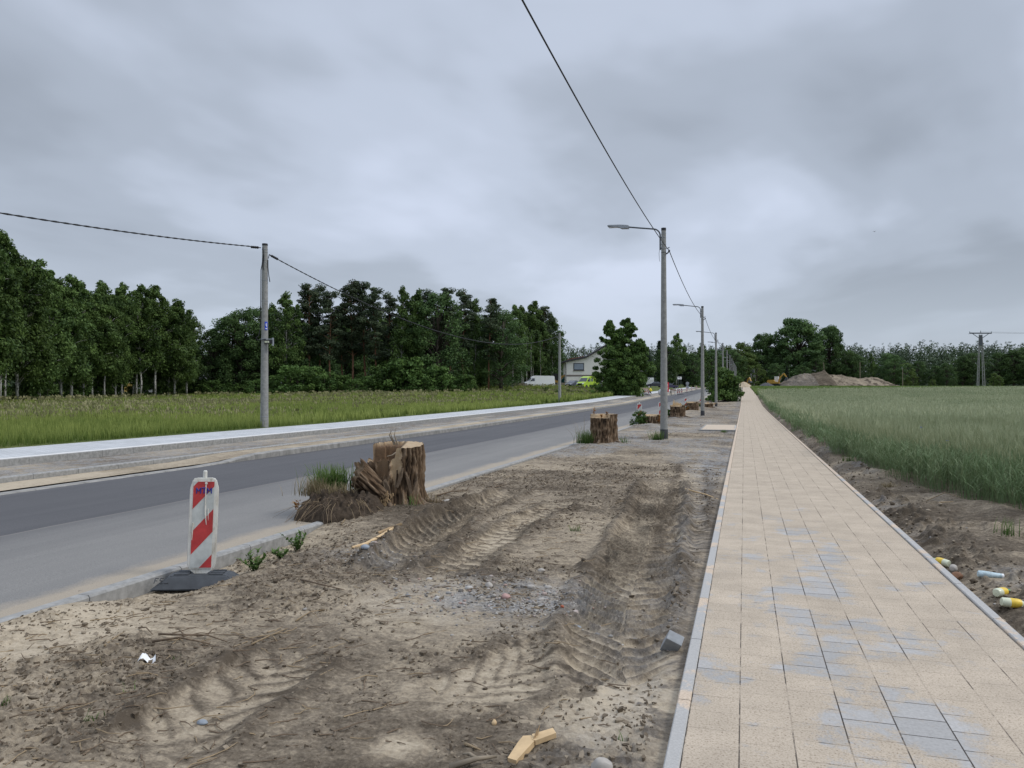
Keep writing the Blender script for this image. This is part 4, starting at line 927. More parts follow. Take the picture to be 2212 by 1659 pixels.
lp_lab = ['concrete lamp post beside the camera, out of frame', 'nearest tall concrete lamp post with grass at its black foot', 'second concrete lamp post from the camera, beside a low stump', 'third concrete lamp post from the camera, in front of the round bush',
          'fourth concrete lamp post, its foot hidden by the round bush', 'fifth concrete lamp post in the receding row', 'sixth concrete lamp post in the receding row']
proto = lamp_post(); LPX = -2.58
LPS = []
for k, y in enumerate(LP_Y):
    if k == 0: continue
    o = proto if k == 1 else copy_tree(proto)
    o.location = (LPX, y, float(T(LPX, y)) - .03 if y > 60 else vz(LPX, y) - .03)
    o['label'] = lp_lab[k] if k < 7 else 'small distant concrete lamp post near the far end of the row'
    LPS.append(o)
def cable(name, a, b, sag, r, lab, grp=None, n=40, twist=False):
    a, b = Vector(a), Vector(b); m = MB()
    def pt(q): p = a.lerp(b, q); p.z -= 4 * sag * q * (1 - q); return p
    m.tube([pt(k / n) for k in range(n + 1)], r, 6)
    if twist:
        L = (b - a).length; N = int(L / .10)
        for ph in (0, PI):
            m.tube([pt(k / N) + Vector((0, 0, 1)) * math.sin(k * .9 + ph) * r * .8 + Vector((1, 0, 0)) * math.cos(k * .9 + ph) * r * .8 for k in range(N + 1)], r * .75, 4)
    o = m.build(name, M_cable, None, 'all', False); return tag(o, lab, 'cable', grp)
ATT = lambda k: Vector((LPX + .185, LP_Y[k], float(T(LPX, LP_Y[k])) + 6.31))
for k in range(0, 8):
    cable('overhead_cable', ATT(k), ATT(k + 1), .40 if k else .34, .0125 if k < 1 else .014, ['black cable running overhead from the camera to the nearest lamp post', 'black cable sagging between the nearest and second lamp posts', 'black cable between the second and third lamp posts'][k] if k < 3 else 'thin black cable between distant lamp posts', 'cables along the lamp posts')
# ---- power poles beyond the far pavement
def power_pole(x, y, h, lab, full):
    z0 = float(T(x, y)) + .16; r = thing('power_pole', lab, 'power pole', (x, y, z0), YAW, 'concrete power poles beyond the far pavement')
    rr = lambda z: .155 - .055 * z / h
    pole_body(h, .155, .10).build('pole', M_concrete, r, True); MB().lathe([(.101, h - .06), (.107, h - .06), (.107, h + .015), (0, h + .03)], 16).build('cap', M_black, r, True)
    if not full: return r
    for z in (h - .22, h - .32, h - .62, h - .72, h - 1.4, h - 2.2, h - 3.1, .45):
        b = MB(); band(b, z, rr(z) + .001, .012); b.build('clamp_band', M_galv, r, True)
    c = MB(); c.tube([(-.06, -.10, h - .15), (-.02, -.115, h - .4), (-.07, -.115, h - .8), (-.125, -.07, h - 1.0), (-.135, -.06, h - 2.2), (-.145, -.06, h - 3.2), (-.2, -.08, h - 3.5), (-.3, -.09, h - 3.62), (-.22, -.12, h - 3.68), (.1, -.17, h - 3.66)], .016, 6)
    c.tube([(-.04, -.12, h - .2), (.0, -.12, h - .5), (-.03, -.12, h - 1.0)], .013, 6); c.tube([(.125, -.02, h - .6), (.13, -.03, h - .9), (.16, -.03, h - 1.2), (.2, -.02, h - 1.45)], .016, 6)
    c.tube([(.125, .02, h - .55), (.16, .0, h - .42), (.28, .02, h - .45)], .016, 6); c.build('cable_loop', M_cable, r)
    b = MB(); b.box(.05, .36, -.22, -.06, h - 3.82, h - 3.68, 0, .01); b.build('junction_box', M_black, r)
    b = MB()
    for k in range(3): b.box(.075 + .06 * k, .12 + .06 * k, -.232, -.222, h - 3.79, h - 3.72)
    b.build('fuse', M_btlwhite, r); b = MB(); b.box(-.1, .36, -.16, -.13, h - 3.66, h - 3.63); b.box(.34, .38, -.2, -.08, h - 3.9, h - 3.6); b.build('bracket', M_galv, r)
    s = MB(); th0 = [(-1.22 + k * .2) for k in range(5)]; z0_, z1_ = h - 3.3, h - 2.98
    vs = [(math.cos(a) * (rr(z0_) + .012), math.sin(a) * (rr(z0_) + .012), z0_) for a in th0] + [(math.cos(a) * (rr(z0_) + .012), math.sin(a) * (rr(z0_) + .012), z1_) for a in th0]
    vs += [(math.cos(a) * (rr(z0_) + .004), math.sin(a) * (rr(z0_) + .004), z0_) for a in th0] + [(math.cos(a) * (rr(z0_) + .004), math.sin(a) * (rr(z0_) + .004), z1_) for a in th0]
    fs = [(k, k + 1, k + 6, k + 5) for k in range(4)] + [(k + 10, k + 15, k + 16, k + 11) for k in range(4)] + [(k, k + 10, k + 11, k + 1) for k in range(4)] + [(k + 5, k + 6, k + 16, k + 15) for k in range(4)] + [(0, 5, 15, 10), (4, 14, 19, 9)]
    s.add(vs, fs); sg = s.build('number_plate', M_bluesign, r)
    d = MB(); a0 = -.82; P = lambda u, v: Vector((math.cos(a0 + u) * (rr(z0_) + .016), math.sin(a0 + u) * (rr(z0_) + .016), z0_ + v))
    for p, q in (((-.05, .27), (-.16, .17)), ((-.16, .17), (.12, .17)), ((.04, .24), (.04, .11))): d.tube([P(*p), P(*q)], .010, 4)
    d.tube([P(-.25, .05), P(.25, .05)], .016, 4)
    d.build('number', M_white, sg)
    t_ = MB(); t_.box(-.09, -.075, -.165, -.15, .0, .95); t_.build('earthing_strip', M_galv, r)
    return r
PPX = -17.55
power_pole(PPX, 25.4, 7.05, 'large near concrete power pole on the left with blue plate and junction box', True)
power_pole(PPX, 74.5, 7.0, 'slim concrete power pole standing in front of the vans', False)
power_pole(PPX, 123.0, 7.0, 'distant power pole half hidden behind the pointed hornbeam', False)
def pp_top(y, dz): return Vector((PPX, y, float(T(PPX, y)) + .16 + 7.0 - dz))
def pole_cable(a, b, sag, lab):
    o = cable('overhead_cable', a, b, sag, .017, lab, 'cables between the power poles', 60, True)
    return o
pole_cable(pp_top(-23.5, .1) , pp_top(25.4, .1) + Vector((-.12, -.25, 0)), 1.55, 'twisted black cable running from the left edge to the near power pole')
pole_cable(pp_top(25.4, .34) + Vector((.1, .15, 0)), pp_top(74.5, .3), 1.95, 'twisted black cable sagging between the two power poles on the left')
pole_cable(pp_top(74.5, .3), pp_top(123, .3), 1.7, 'twisted black cable sagging in front of the pointed hornbeam')
def insulators(a, d, n, lab):
    r = thing('strain_clamp', lab, 'cable clamp', a, 0, 'strain clamps at the near power pole'); b = MB(); d = Vector(d).normalized()
    b.tube([(0, 0, 0), d * .55], .02, 6)
    b.build('bar', M_cable, r); 
    for k in range(n): MB().lathe([(.02, -.03), (.05, -.015), (.05, .02), (.02, .03)], 8, 0, d * (.18 + .11 * k), d).build('clamp', M_black, r)
insulators(pp_top(25.4, .1) + Vector((-.12, -.1, 0)), (-.05, -1, -.12), 4, 'black strain clamp holding the left cable at the near power pole')
insulators(pp_top(25.4, .34) + Vector((.12, .1, 0)), (.02, 1, -.16), 4, 'black strain clamp holding the right cable at the near power pole')
# ------------------------------------------------------------------ text strokes
def strokes(b, segs, org, ux, uy, sc, r):
    for p, q in segs: b.tube([Vector(org) + Vector(ux) * p[0] * sc + Vector(uy) * p[1] * sc, Vector(org) + Vector(ux) * q[0] * sc + Vector(uy) * q[1] * sc], r, 5)
# ------------------------------------------------------------------ delineator panels
def clip_poly(poly, f):                        # keep f(p) >= 0
    o = []
    for i in range(len(poly)):
        a, b_ = poly[i], poly[(i + 1) % len(poly)]; fa, fb = f(a), f(b_)
        if fa >= 0: o.append(a)
        if (fa >= 0) != (fb >= 0): q = fa / (fa - fb); o.append((a[0] + (b_[0] - a[0]) * q, a[1] + (b_[1] - a[1]) * q))
    return o
def delineator(lab, near=False):
    r = thing('traffic_delineator', lab, 'traffic delineator', (0, 0, 0), 0, 'red and white traffic delineators')
    w, h0, h1 = .124, .135, .985
    out = [(-w * .84, h0), (w * .84, h0), (w, h0 + .06), (w, h1 - .10), (w * .80, h1 - .012), (w * .6, h1), (-w * .6, h1), (-w * .80, h1 - .012), (-w, h1 - .10), (-w, h0 + .06)]
    bm = bmesh.new(); b0 = MB(); b0.prism(out, 'y', -.028, .028)
    me = bpy.data.meshes.new('tmp'); me.from_pydata(b0.v, [], b0.f); bm.from_mesh(me); bpy.data.meshes.remove(me)
    bmesh.ops.recalc_face_normals(bm, faces=bm.faces[:]); bmesh.ops.bevel(bm, geom=bm.edges[:], offset=.009, segments=2, affect='EDGES')
    MB().bm(bm).build('panel_body', M_panelw, r, True)
    wi = w * .74; z0, z1 = h0 + .02, h1 - .035; rect = [(-wi, z0), (wi, z0), (wi, z1), (-wi, z1)]
    g = MB(); g.prism(rect, 'y', -.0315, -.026); g.prism(rect, 'y', .026, .0315); gs = g.build('reflective_sheet', M_greysheet, r)
    st = MB(); zs = z1 - .0; per = .42; k0 = 1.15
    for k in range(-1, 4):
        c0 = z1 - .0 - k * per
        for sy in (-1, 1):
            f = lambda p: (p[1] - k0 * p[0] * (1 if sy < 0 else -1))
            pl = clip_poly(clip_poly(rect, lambda p: c0 + .06 - f(p)), lambda p: f(p) - (c0 - .15))
            if len(pl) > 2: st.prism(pl, 'y', -.0335 if sy < 0 else .0312, -.0312 if sy < 0 else .0335)
    st.build('red_stripe', M_red, r)
    MB().lathe([(.019, h1 - .01), (.019, h1 + .06), (.012, h1 + .068)], 10).build('lamp_socket', M_panelw, r, True)
    f = MB(); f.prism([(-w * .8, h0), (w * .8, h0), (.035, h0 - .05), (.035, h0 - .09), (-.035, h0 - .09), (-.035, h0 - .05)], 'y', -.02, .02); f.build('foot', M_panelw, r)
    b = MB(); bm = bmesh.new(); bmesh.ops.create_cube(bm, size=1)
    for v in bm.verts:
        top = v.co.z > 0; v.co = Vector((v.co.x * (.50 if top else .80), v.co.y * (.26 if top else .40), .10 if top else -.02))
    bmesh.ops.bevel(bm, geom=bm.edges[:], offset=.014, segments=2, affect='EDGES'); b.bm(bm)
    for sx in (-1, 1):
        for k in range(3): b.box(sx * .15 - .06, sx * .15 + .06, -.11 + .08 * k, -.065 + .08 * k, .098, .113)
    base = b.build('base', M_rubber, r, True)
    if near:
        t_ = MB(); org = (-.33, -.15, .055); ux = Vector((1, 0, 0)); uy = Vector((0, .70, .71))
        lt = [((0, 0), (0, 1)), ((0, 1), (.5, 1)), ((0, .5), (.4, .5)), ((.8, 0), (1.3, 0)), ((1.3, 0), (1.3, .5)), ((1.3, .5), (.8, .5)), ((.8, .5), (.8, 1)), ((.8, 1), (1.3, 1)), ((1.6, 0), (1.6, 1)), ((1.6, 0), (2.1, .0)), ((2.1, 0), (2.1, 1)), ((2.1, 1), (1.6, 1))]
        strokes(t_, lt, (-.36, -.165, .045), (1, .0, 0), (.0, .77, .64), .055, .004); t_.build('embossed_letters', M_rubber, base)
        mk = MB(); L = [((0, 0), (0, 1)), ((0, 1), (.35, .4)), ((.35, .4), (.7, 1)), ((.7, 1), (.7, 0)), ((.9, 1), (1.6, 1)), ((1.25, 1), (1.25, 0)), ((1.8, 0), (1.8, 1)), ((1.8, 1), (2.15, .4)), ((2.15, .4), (2.5, 1)), ((2.5, 1), (2.5, 0))]
        strokes(mk, L, (-.062, -.0355, .84), (1, 0, 0), (0, 0, 1), .052, .0052); mk.build('handwritten_letters', M_blue, gs)
        sm = MB(); rng = np.random.default_rng(3)
        sm.tube([(.018, -.0345, z1 - .03), (.02, -.0345, z1 - .16), (.019, -.0345, z1 - .23)], .0055, 5); sm.tube([(.019, -.0345, z1 - .22), (.022, -.0345, z1 - .3), (.035, -.0345, z1 - .40)], [.009, .008, .002], 5)
        sm.tube([(.045, -.0345, z1 - .25), (.05, -.0345, z1 - .36)], [.006, .001], 5); sm.tube([(-.082, -.0345, z1 - .38), (-.086, -.0345, z1 - .54)], [.008, .003], 5); sm.lathe([(0, -.002), (.013, 0), (0, .002)], 8, 0, (.02, -.035, z1 - .015), (0, 1, 0))
        sm.build('paint_smear', M_panelw, gs)
    return r
def f_panel(t, p, o):
    tc = t.add('TexCoord'); ob = tc.outputs['Object']; n = t.noise(t.mapped(ob, (14, 14, 4)), 1.0, 6, .7)
    c = t.ramp(n, [(0.34, (0.36, 0.32, 0.25)), (0.48, (0.60, 0.585, 0.53)), (0.7, (0.70, 0.695, 0.66))]); t.l.new(c, p.inputs['Base Color']); p.inputs['Roughness'].default_value = .5
M_panelw = mat('weathered_white_plastic', f_panel)
D1 = delineator('large near traffic delineator leaning beside the kerb, blue handwriting on top', True)
D1.location = (-4.47, 5.56, vz(-4.47, 5.56) + .025); D1.rotation_euler = (R(-3), R(1.5), R(27)); D1.scale = (.93, 1, .92)
far_d = delineator('x')
first = True
def put_d(u, z, lab, rot=YAW, tilt=(0, 0), X=None, grp=None):
    global first
    o = far_d if first else copy_tree(far_d); first = False
    x, y = at(u, z)
    zb = vz(x, y) if -4.7 < x < -.4 and y < 70 else float(T(x, y)) - (.05 if x < -4.9 and x > -11.3 else -.02)
    if x < -14.9: zb = float(T(x, y)) + .16
    o.location = (x, y, zb); o.rotation_euler = (tilt[0], tilt[1], rot); o['label'] = lab
    if grp: o['group'] = grp
    return o
put_d(1381, 36.6, 'delineator rising behind the leafy sprouts left of the third stump')
put_d(1427, 43.0, 'delineator half hidden behind the nearest lamp post')
put_d(1481, 61.0, 'whole white and red delineator on the kerb left of the fifth stump', YAW + .1)
put_d(1511, 79.0, 'tilted delineator half hidden behind the second lamp post', YAW, (0, R(14)))
fl = 'small delineator in the tight cluster beside the construction yard'
for u, z in ((1389, 123), (1393, 121), (1397, 124), (1401, 122)): put_d(u, z, fl, YAW + (u % 3 - 1) * .4, (0, 0), None, 'clustered delineators by the yard')
put_d(1374, 124, 'single delineator left of the tight cluster at the construction yard')
for k, (u, z) in enumerate(((1463.5, 127), (1467.5, 128), (1472.5, 132))): put_d(u, z, ['left', 'middle', 'right'][k] + ' one of three delineators together on the far road edge')
put_d(1483, 150, 'fourth delineator along the far road edge, right of the three together', YAW + .5); put_d(1494, 168, 'fifth delineator along the far road edge, farther up the road', YAW + .5); put_d(1504, 190, 'last delineator of the far road edge, where the road ends from view', YAW + .5)
# ------------------------------------------------------------------ stumps
def f_bark(t, p, o):
    tc = t.add('TexCoord'); ob = tc.outputs['Object']; n = t.noise(t.mapped(ob, (14, 14, 3)), 1.0, 6, .65, .6); h = t.add('Attribute', attribute_name='ridge').outputs['Fac']
    c = t.ramp(t.math('ADD', t.math('MULTIPLY', n, .6), t.math('MULTIPLY', h, .5)), [(.28, (.027, .019, .013)), (.52, (.125, .082, .049)), (.78, (.275, .205, .14))])
    t.l.new(c, p.inputs['Base Color']); p.inputs['Roughness'].default_value = .95; p.inputs['Specular IOR Level'].default_value = .15
    b = t.add('Bump', {'Strength': .8, 'Distance': .012, 'Height': n}); t.l.new(b.outputs[0], p.inputs['Normal'])
M_bark = mat('furrowed_bark', f_bark)
def f_cut(t, p, o):
    tc = t.add('TexCoord'); ob = tc.outputs['Object']; rt = t.add('Attribute', attribute_name='rot').outputs['Fac']; n = t.noise(ob, 18, 5, .65); sp = t.add('SeparateXYZ', {0: ob})
    rr = t.math('SQRT', t.math('ADD', t.math('POWER', sp.outputs[0], 2), t.math('POWER', sp.outputs[1], 2)))
    ring = t.math('SINE', t.math('MULTIPLY', t.math('ADD', rr, t.math('MULTIPLY', n, .02)), 420))
    wood = t.mix(t.math('ADD', t.math('MULTIPLY', ring, .18), .5), (.33, .235, .135), (.50, .385, .25)); wood = t.mix(t.ramp(n, [(.45, 0), (.7, .6)]), wood, (.30, .18, .08))
    rotc = t.mix(n, (.035, .022, .014), (.19, .108, .05))
    c = t.mix(rt, wood, rotc); t.l.new(c, p.inputs['Base Color']); p.inputs['Roughness'].default_value = .9
    b = t.add('Bump', {'Strength': .7, 'Distance': .012, 'Height': n}); t.l.new(b.outputs[0], p.inputs['Normal'])
M_cut = mat('sawn_wood', f_cut)
def stump_mesh(name, r0, h, seed, topf, rotf, flare=.25, woodf=None, NT_=150, NH=46, NR=18, rotside=None):
    th = np.linspace(0, 2 * PI, NT_, endpoint=False); q = np.linspace(0, 1, NH); TH, Qq = np.meshgrid(th, q)
    cx, cy = np.cos(TH), np.sin(TH)
    lob = (vnoise(cx * 1.6 + 9, cy * 1.6 + 9 + seed, seed) - .5) * .16
    rad = r0 * (1 + lob + flare * np.maximum(0, 1 - Qq * 2.2) ** 2 * (.5 + 1.2 * vnoise(TH * 5 / (2 * PI) * 2, Qq * 0, seed + 3)))
    f1 = TH * r0 / .038 + .9 * (fbm(TH * 3, Qq * 4, 3, seed + 5) - .5) * 3
    rid = 1 - np.abs(2 * (vnoise(f1, Qq * h * 5, seed + 6)) - 1); deep = np.clip((fbm(TH * 11, Qq * h * 4.5, 3, seed + 8) - .5) * 3, -1, 1)
    wood = np.zeros_like(rad) if woodf is None else woodf(TH, Qq)
    rad = rad + r0 * ((rid - .5) * .11 + deep * .09) * (1 - wood * .9) - wood * r0 * .09
    X, Y = rad * cx, rad * cy; zt = topf(X / r0, Y / r0)
    Z = -.12 + (zt * h + .12) * Qq
    V = np.stack([X, Y, Z], -1); n0 = NT_ * NH
    Qs = []
    i = np.arange(NH - 1)[:, None] * NT_; j = np.arange(NT_)[None, :]; j2 = (j + 1) % NT_
    Qs = np.stack([i + j, i + j2, i + j2 + NT_, i + j + NT_], -1).reshape(-1, 4)
    rr = np.linspace(1, 0.02, NR); Xt = X[-1][None] * rr[:, None]; Yt = Y[-1][None] * rr[:, None]
    rv = rotf(Xt / r0, Yt / r0); Zt = topf(Xt / r0, Yt / r0) * h - rv * .05 * (1 - (np.abs(rr[:, None] - 1) < 1e-6)) + (fbm(Xt * 40, Yt * 40, 3, seed + 9) - .5) * .03 * rv
    Vt = np.stack([Xt, Yt, Zt], -1)
    i = n0 + np.arange(NR - 1)[:, None] * NT_; Qt = np.stack([i + j, i + j2, i + j2 + NT_, i + j + NT_], -1).reshape(-1, 4)
    mi_side = (wood[:-1] > .5).astype(int).reshape(-1)
    mi = np.r_[mi_side, np.ones(len(Qt), int)]
    return np_mesh(name, np.r_[V.reshape(-1, 3), Vt.reshape(-1, 3)], np.r_[Qs, Qt], [M_bark, M_cut], mi, {'ridge': np.r_[np.clip(rid * .6 + deep * .4, 0, 1).ravel(), np.zeros(Vt.size // 3)], 'rot': np.r_[(np.zeros_like(Qq) if rotside is None else rotside(TH, Qq)).ravel() + .25 * (1 - Qq.ravel()), rv.ravel()]}, True)
def roots(parent, r0, seed, n, length, ang0=0, ang1=6.28, name='root'):
    rng = np.random.default_rng(seed)
    for k in range(n):
        a = ang0 + (ang1 - ang0) * (k + rng.uniform(.2, .8)) / n; L = length * rng.uniform(.6, 1.2); pts = []; rd = []
        for i in range(8):
            q = i / 7; aa = a + .35 * math.sin(q * 3 + k) ; d = r0 * .85 + L * q; pts.append((math.cos(aa) * d, math.sin(aa) * d, .11 * (1 - q) ** 2 - .05 * q + rng.normal(0, .012))); rd.append(.038 * (1 - q) ** .8 + .006)
        MB().tube(pts, rd, 7).build(name, M_root, parent, 'all')
def grass_clump(name, label, x, y, z, n, h, w, sp, m=None, seed=1, parent=None, cat='grass tuft', grp=None):
    rng = np.random.default_rng(seed); P = [blade((rng.normal(0, sp), rng.normal(0, sp * .7), 0), rng.uniform(0, 6.28), h * rng.uniform(.45, 1.1), w, h * rng.uniform(.1, .75), 4, .1, .9) for _ in range(n)]
    v, q, t_ = join(P); t_ = np.clip(t_ + rng.normal(0, .08, len(t_)), 0, 1)
    o = link(name, np_mesh(name, v, q, [m or M_tuft], None, {'tone': t_}), parent); o.location = (x, y, z)
    if parent is None: tag(o, label, cat, grp)
    return o
def leafy(name, label, x, y, z, h, n, ls, m, seed, parent=None, cat='weed', grp=None, w=.5):
    rng = np.random.default_rng(seed); r = thing(name, label, cat, (x, y, z), 0, grp) if parent is None else None
    P = []; st = MB()
    for k in range(n):
        a = rng.uniform(0, 6.28); hh = h * rng.uniform(.5, 1.05); tip = Vector((math.cos(a) * w * hh * rng.uniform(.1, 1), math.sin(a) * w * hh * rng.uniform(.1, 1), hh)); st.tube([(tip.x * .1, tip.y * .1, -.02), (tip.x * .45, tip.y * .45, hh * .55), tip], [.004, .003, .0015], 5)
        for i in range(7):
            q = .25 + .75 * i / 6; b = Vector((tip.x * q, tip.y * q, hh * q)); P.append(blade(b, rng.uniform(0, 6.28), ls * rng.uniform(.15, .7), ls * rng.uniform(.2, .34), ls * rng.uniform(.6, 1.0), 3, .2, .8))
    v, q, t_ = join(P); o = link('leaves', np_mesh(name + '_leaves', v, q, [m], None, {'tone': np.clip(t_ + rng.normal(0, .1, len(t_)), 0, 1)}), r if parent is None else parent)
    if parent is None: st.build('stem', m, r)
    else: o.location = (x, y, z)
    return r or o
# --- the big broken stump
S1 = thing('tree_stump', 'large broken tree stump with a torn side piece and root clod', 'tree stump', (-4.44, 9.38, vz(-4.44, 9.38) - .03), YAW, None)
def top1(x, y):
    low = sstep(.14, .04, x) * sstep(.62, .5, y + .25 * (x < -.5) * (y > 0)) * 1.0
    return 1.0 - .235 * low + .03 * y * (1 - low) + (.012 + .07 * low) * (vnoise(x * 9, y * 9, 4) - .5) + .03 * low * (vnoise(x * 23, y * 23, 6) - .5)
def rot1(x, y): return np.clip(sstep(.35, .1, x) * sstep(1.02, .86, np.hypot(x, y)) + .5 * sstep(.2, .0, x) * (y < .4), 0, 1)
def wood1(th, q):
    a = (th + PI / 2 + PI) % (2 * PI) - PI      # 0 = towards the camera
    w = sstep(.14, .05, np.abs(a - .12 + .03 * np.sin(q * 40)) - .12) * sstep(.56, .66, q + .08 * np.sin(a * 30))
    w2 = sstep(.05, -.02, np.abs(a + .42) - .2) * sstep(.62, .70, q + .05 * np.sin(a * 40))
    return np.maximum(w, w2)
link('trunk_base', stump_mesh('stump_trunk', .345, .80, 11, top1, rot1, .48, wood1, 220, 80, 26, lambda th, q: .85 * sstep(-.14, -.2, (th + PI / 2 + PI) % (2 * PI) - PI)), S1)
# torn piece leaning out to the left
bm_ = stump_mesh('broken_piece', .17, .42, 23, lambda x, y: 1 + .16 * x + .25 * (vnoise(x * 4, y * 4, 3) - .5), lambda x, y: np.full_like(x, .75), .1, None, 90, 30, 12)
bp = link('broken_piece', bm_, S1); bp.location = (-.20, -.19, .20); bp.rotation_euler = (R(8), R(-46), R(10)); bp.scale = (.95, 1.35, .95)
for k, (a, zc, L, w_) in enumerate(((-1.75, .28, .22, .07), (-1.30, .40, .26, .05), (-1.0, .33, .3, .05), (-.75, .25, .32, .05))):
    b = MB(); R0 = .345; nrm = Vector((math.cos(a), math.sin(a), 0)); tg = Vector((-math.sin(a), math.cos(a), 0)); dirn = (Vector((0, 0, 1)) + tg * (.35 if k % 2 else -.25)).normalized(); c = nrm * R0 + Vector((0, 0, zc))
    sd_ = dirn.cross(nrm); P = [c - dirn * L * .5 - sd_ * w_ * .3, c - dirn * L * .5 + sd_ * w_ * .35, c + sd_ * w_ * .5, c + dirn * L * .5 + sd_ * w_ * .1, c + dirn * L * .46 - sd_ * w_ * .3, c + dirn * .05 - sd_ * w_ * .5]
    b.plate([p + nrm * .01 * ((i * 7) % 3) for i, p in enumerate(P)], nrm, .03); b.build('bark_flake', M_root, S1)
b = MB(); rng = np.random.default_rng(77)
for k in range(60):
    a = -1.75 + rng.normal(0, .16); zc = rng.uniform(.02, .24); rr_ = .46 - .25 * zc; q = Vector((math.cos(a) * rr_, math.sin(a) * rr_, zc)); b.tube([q, q + Vector((rng.normal(0, .015), -.01, -.035))], [.012, .004], 5)
b.build('rotten_wood', M_timber, S1)
roots(S1, .36, 5, 6, .42, -2.2, .7)
roots(S1, .36, 6, 3, .4, 1.0, 3.0)
b = MB(); rng = np.random.default_rng(8)
for (x0, z0_) in ((-.02, .92), (.01, .93), (-.03, .93)): b.tube([(x0, .02, .80), (x0 + rng.normal(0, .03), .0, z0_), (x0 + rng.normal(0, .05), .0, z0_ + .10)], [.012, .006, .001], 5)
b.tube([(.0, -.05, .70), (-.04, -.12, .67), (-.1, -.18, .66)], [.01, .008, .004], 5); b.build('splinter', M_oldwood, S1)
# clod of soil and roots
M_darksoil = simple('dark_root_soil', (0.062, 0.047, 0.034), 0.95, 0, 0.45, 22, 0.02, 0.1)
def clod():
    nx, ny = 110, 90; xs = np.linspace(-1.0, 1.0, nx); ys = np.linspace(-1, 1, ny); X, Y = np.meshgrid(xs, ys); rr = np.hypot(X, Y)
    rr2 = rr * (1 + .25 * (fbm(X * 2 + 5, Y * 2, 3, 301) - .5)); prof = np.clip(1 - rr2 ** 3.2, 0, 1) ** .6
    Z = prof * (.28 + .20 * (fbm(X * 3, Y * 3, 4, 302) - .5) + .22 * (fbm(X * 9, Y * 9, 4, 303) - .5)) - .12
    V = np.stack([X * .52 + .05 * (fbm(X * 8, Y * 8, 2, 304) - .5), Y * .62, Z], -1)
    o = link('root_clod', np_mesh('root_clod', V, grid_quads(ny, nx), [M_darksoil], None, None, True), S1)
    o.location = (-.62, -.50, .05); o.scale = (1.05, 1.0, 1.05); return o
CL = clod()
b = MB(); rng = np.random.default_rng(12)
for k in range(110):
    a = rng.uniform(-3.0, -.2); x = math.cos(a) * .42 * rng.uniform(.5, 1.1); y = math.sin(a) * .50 * rng.uniform(.6, 1.1); z = .16 * (1 - (x / .6) ** 2) * rng.uniform(.5, 1.1); pts = [Vector((x, y, z))]
    d = Vector((rng.normal(x, .3), rng.normal(-.4, .3), rng.normal(-.25, .25))).normalized() * rng.uniform(.03, .075)
    for i in range(5): d += Vector((rng.normal(0, .018), rng.normal(0, .012), -.014)); pts.append(pts[-1] + d)
    b.tube(pts, [.0028, .0026, .0022, .002, .0015, .0008], 4, int(rng.uniform() < .55), False)
b.build('fibrous_root', [M_fib, M_root], CL, False, False)
grass_clump('grass', '', -.84, -.20, .22, 420, .36, .012, .13, M_tuft, 3, S1); grass_clump('grass', '', -.98, -.40, .18, 330, .26, .006, .10, M_dry, 4, S1); grass_clump('grass', '', -.68, -.62, .24, 200, .14, .005, .11, M_dry, 14, S1)
grass_clump('grass', '', .24, -.40, -.02, 40, .22, .009, .05, M_tuft, 6, S1); grass_clump('grass', '', .48, .05, .0, 60, .18, .007, .08, M_dry, 7, S1)
leafy('leaves', '', -1.16, -.62, .0, .16, 3, .09, M_autumn, 5, S1)
# --- the other stumps
def plain_stump(lab, u, z, r0, h, seed, sprout):
    x, y = at(u, z); x = min(max(x, -4.5), -.5); r = thing('tree_stump', lab, 'tree stump', (x, y, vz(x, y) - .03), YAW, 'tree stumps along the kerb')
    step = lambda X, Y: 1 - .13 * sstep(.1, -.05, Y + .25 * np.sin(X * 3 + seed)) * (X < .35) + .01 * (vnoise(X * 9, Y * 9, seed) - .5)
    link('trunk_base', stump_mesh('stump_trunk_%d' % seed, r0, h, seed, step, lambda X, Y: .25 * vnoise(X * 4, Y * 4, seed + 2), .28, None, 130, 40, 12), r)
    roots(r, r0, seed, 6, .45)
    if sprout:
        for k, (dx, dy, dz, hh, n, mm) in enumerate(sprout):
            if hh > .3:
                g_ = np.random.default_rng(seed + k); nn = int(n * .6) + 4; cc = [(g_.normal(0, hh * .22), g_.normal(0, hh * .2), hh * g_.uniform(.1, .9)) for _ in range(nn)]
                o = link('sprout', crown_mesh('sprout', leaf_cloud(g_, cc, [hh * g_.uniform(.12, .22) for _ in range(nn)], 34, .09, .9, 0, None, .2), mm), r); o.location = (dx, dy, dz); continue
            leafy('sprout', '', dx, dy, dz, hh, n, .10 if mm is not M_horn else .13, mm, seed + k, r)
    return r
S2 = plain_stump('dark barked stump with reddish sprouts and a grass tuft, second from the camera', 1305, 22.3, .37, .84, 41, [(-.30, 0, .8, .2, 4, M_autumn), (-.1, -.2, .72, .14, 4, M_autumn), (.1, .1, .8, .12, 3, M_autumn)])
grass_clump('grass', '', -.52, -.15, .0, 260, .42, .012, .13, M_tuft, 21, S2); grass_clump('grass', '', -.68, .0, .0, 30, .85, .008, .07, M_dry, 22, S2); grass_clump('grass', '', .5, .1, 0, 60, .22, .01, .12, M_tuft, 23, S2)
S3 = plain_stump('wide low stump with a leafy green shoot, behind the nearest lamp post', 1409, 35.3, .42, .52, 43, [(-.62, -.1, -.02, .75, 34, M_horn), (-.5, -.2, -.02, .5, 22, M_horn), (.3, -.3, .1, .4, 8, M_autumn), (-.35, 0, .5, .14, 3, M_autumn)])
S4 = plain_stump('stump with an orange splintered crest, right of the nearest lamp post', 1464, 44.0, .40, .66, 45, [(-.5, .1, 0, .45, 16, M_shrub), (-.62, 0, 0, .3, 12, M_autumn)])
b = MB(); rng = np.random.default_rng(4)
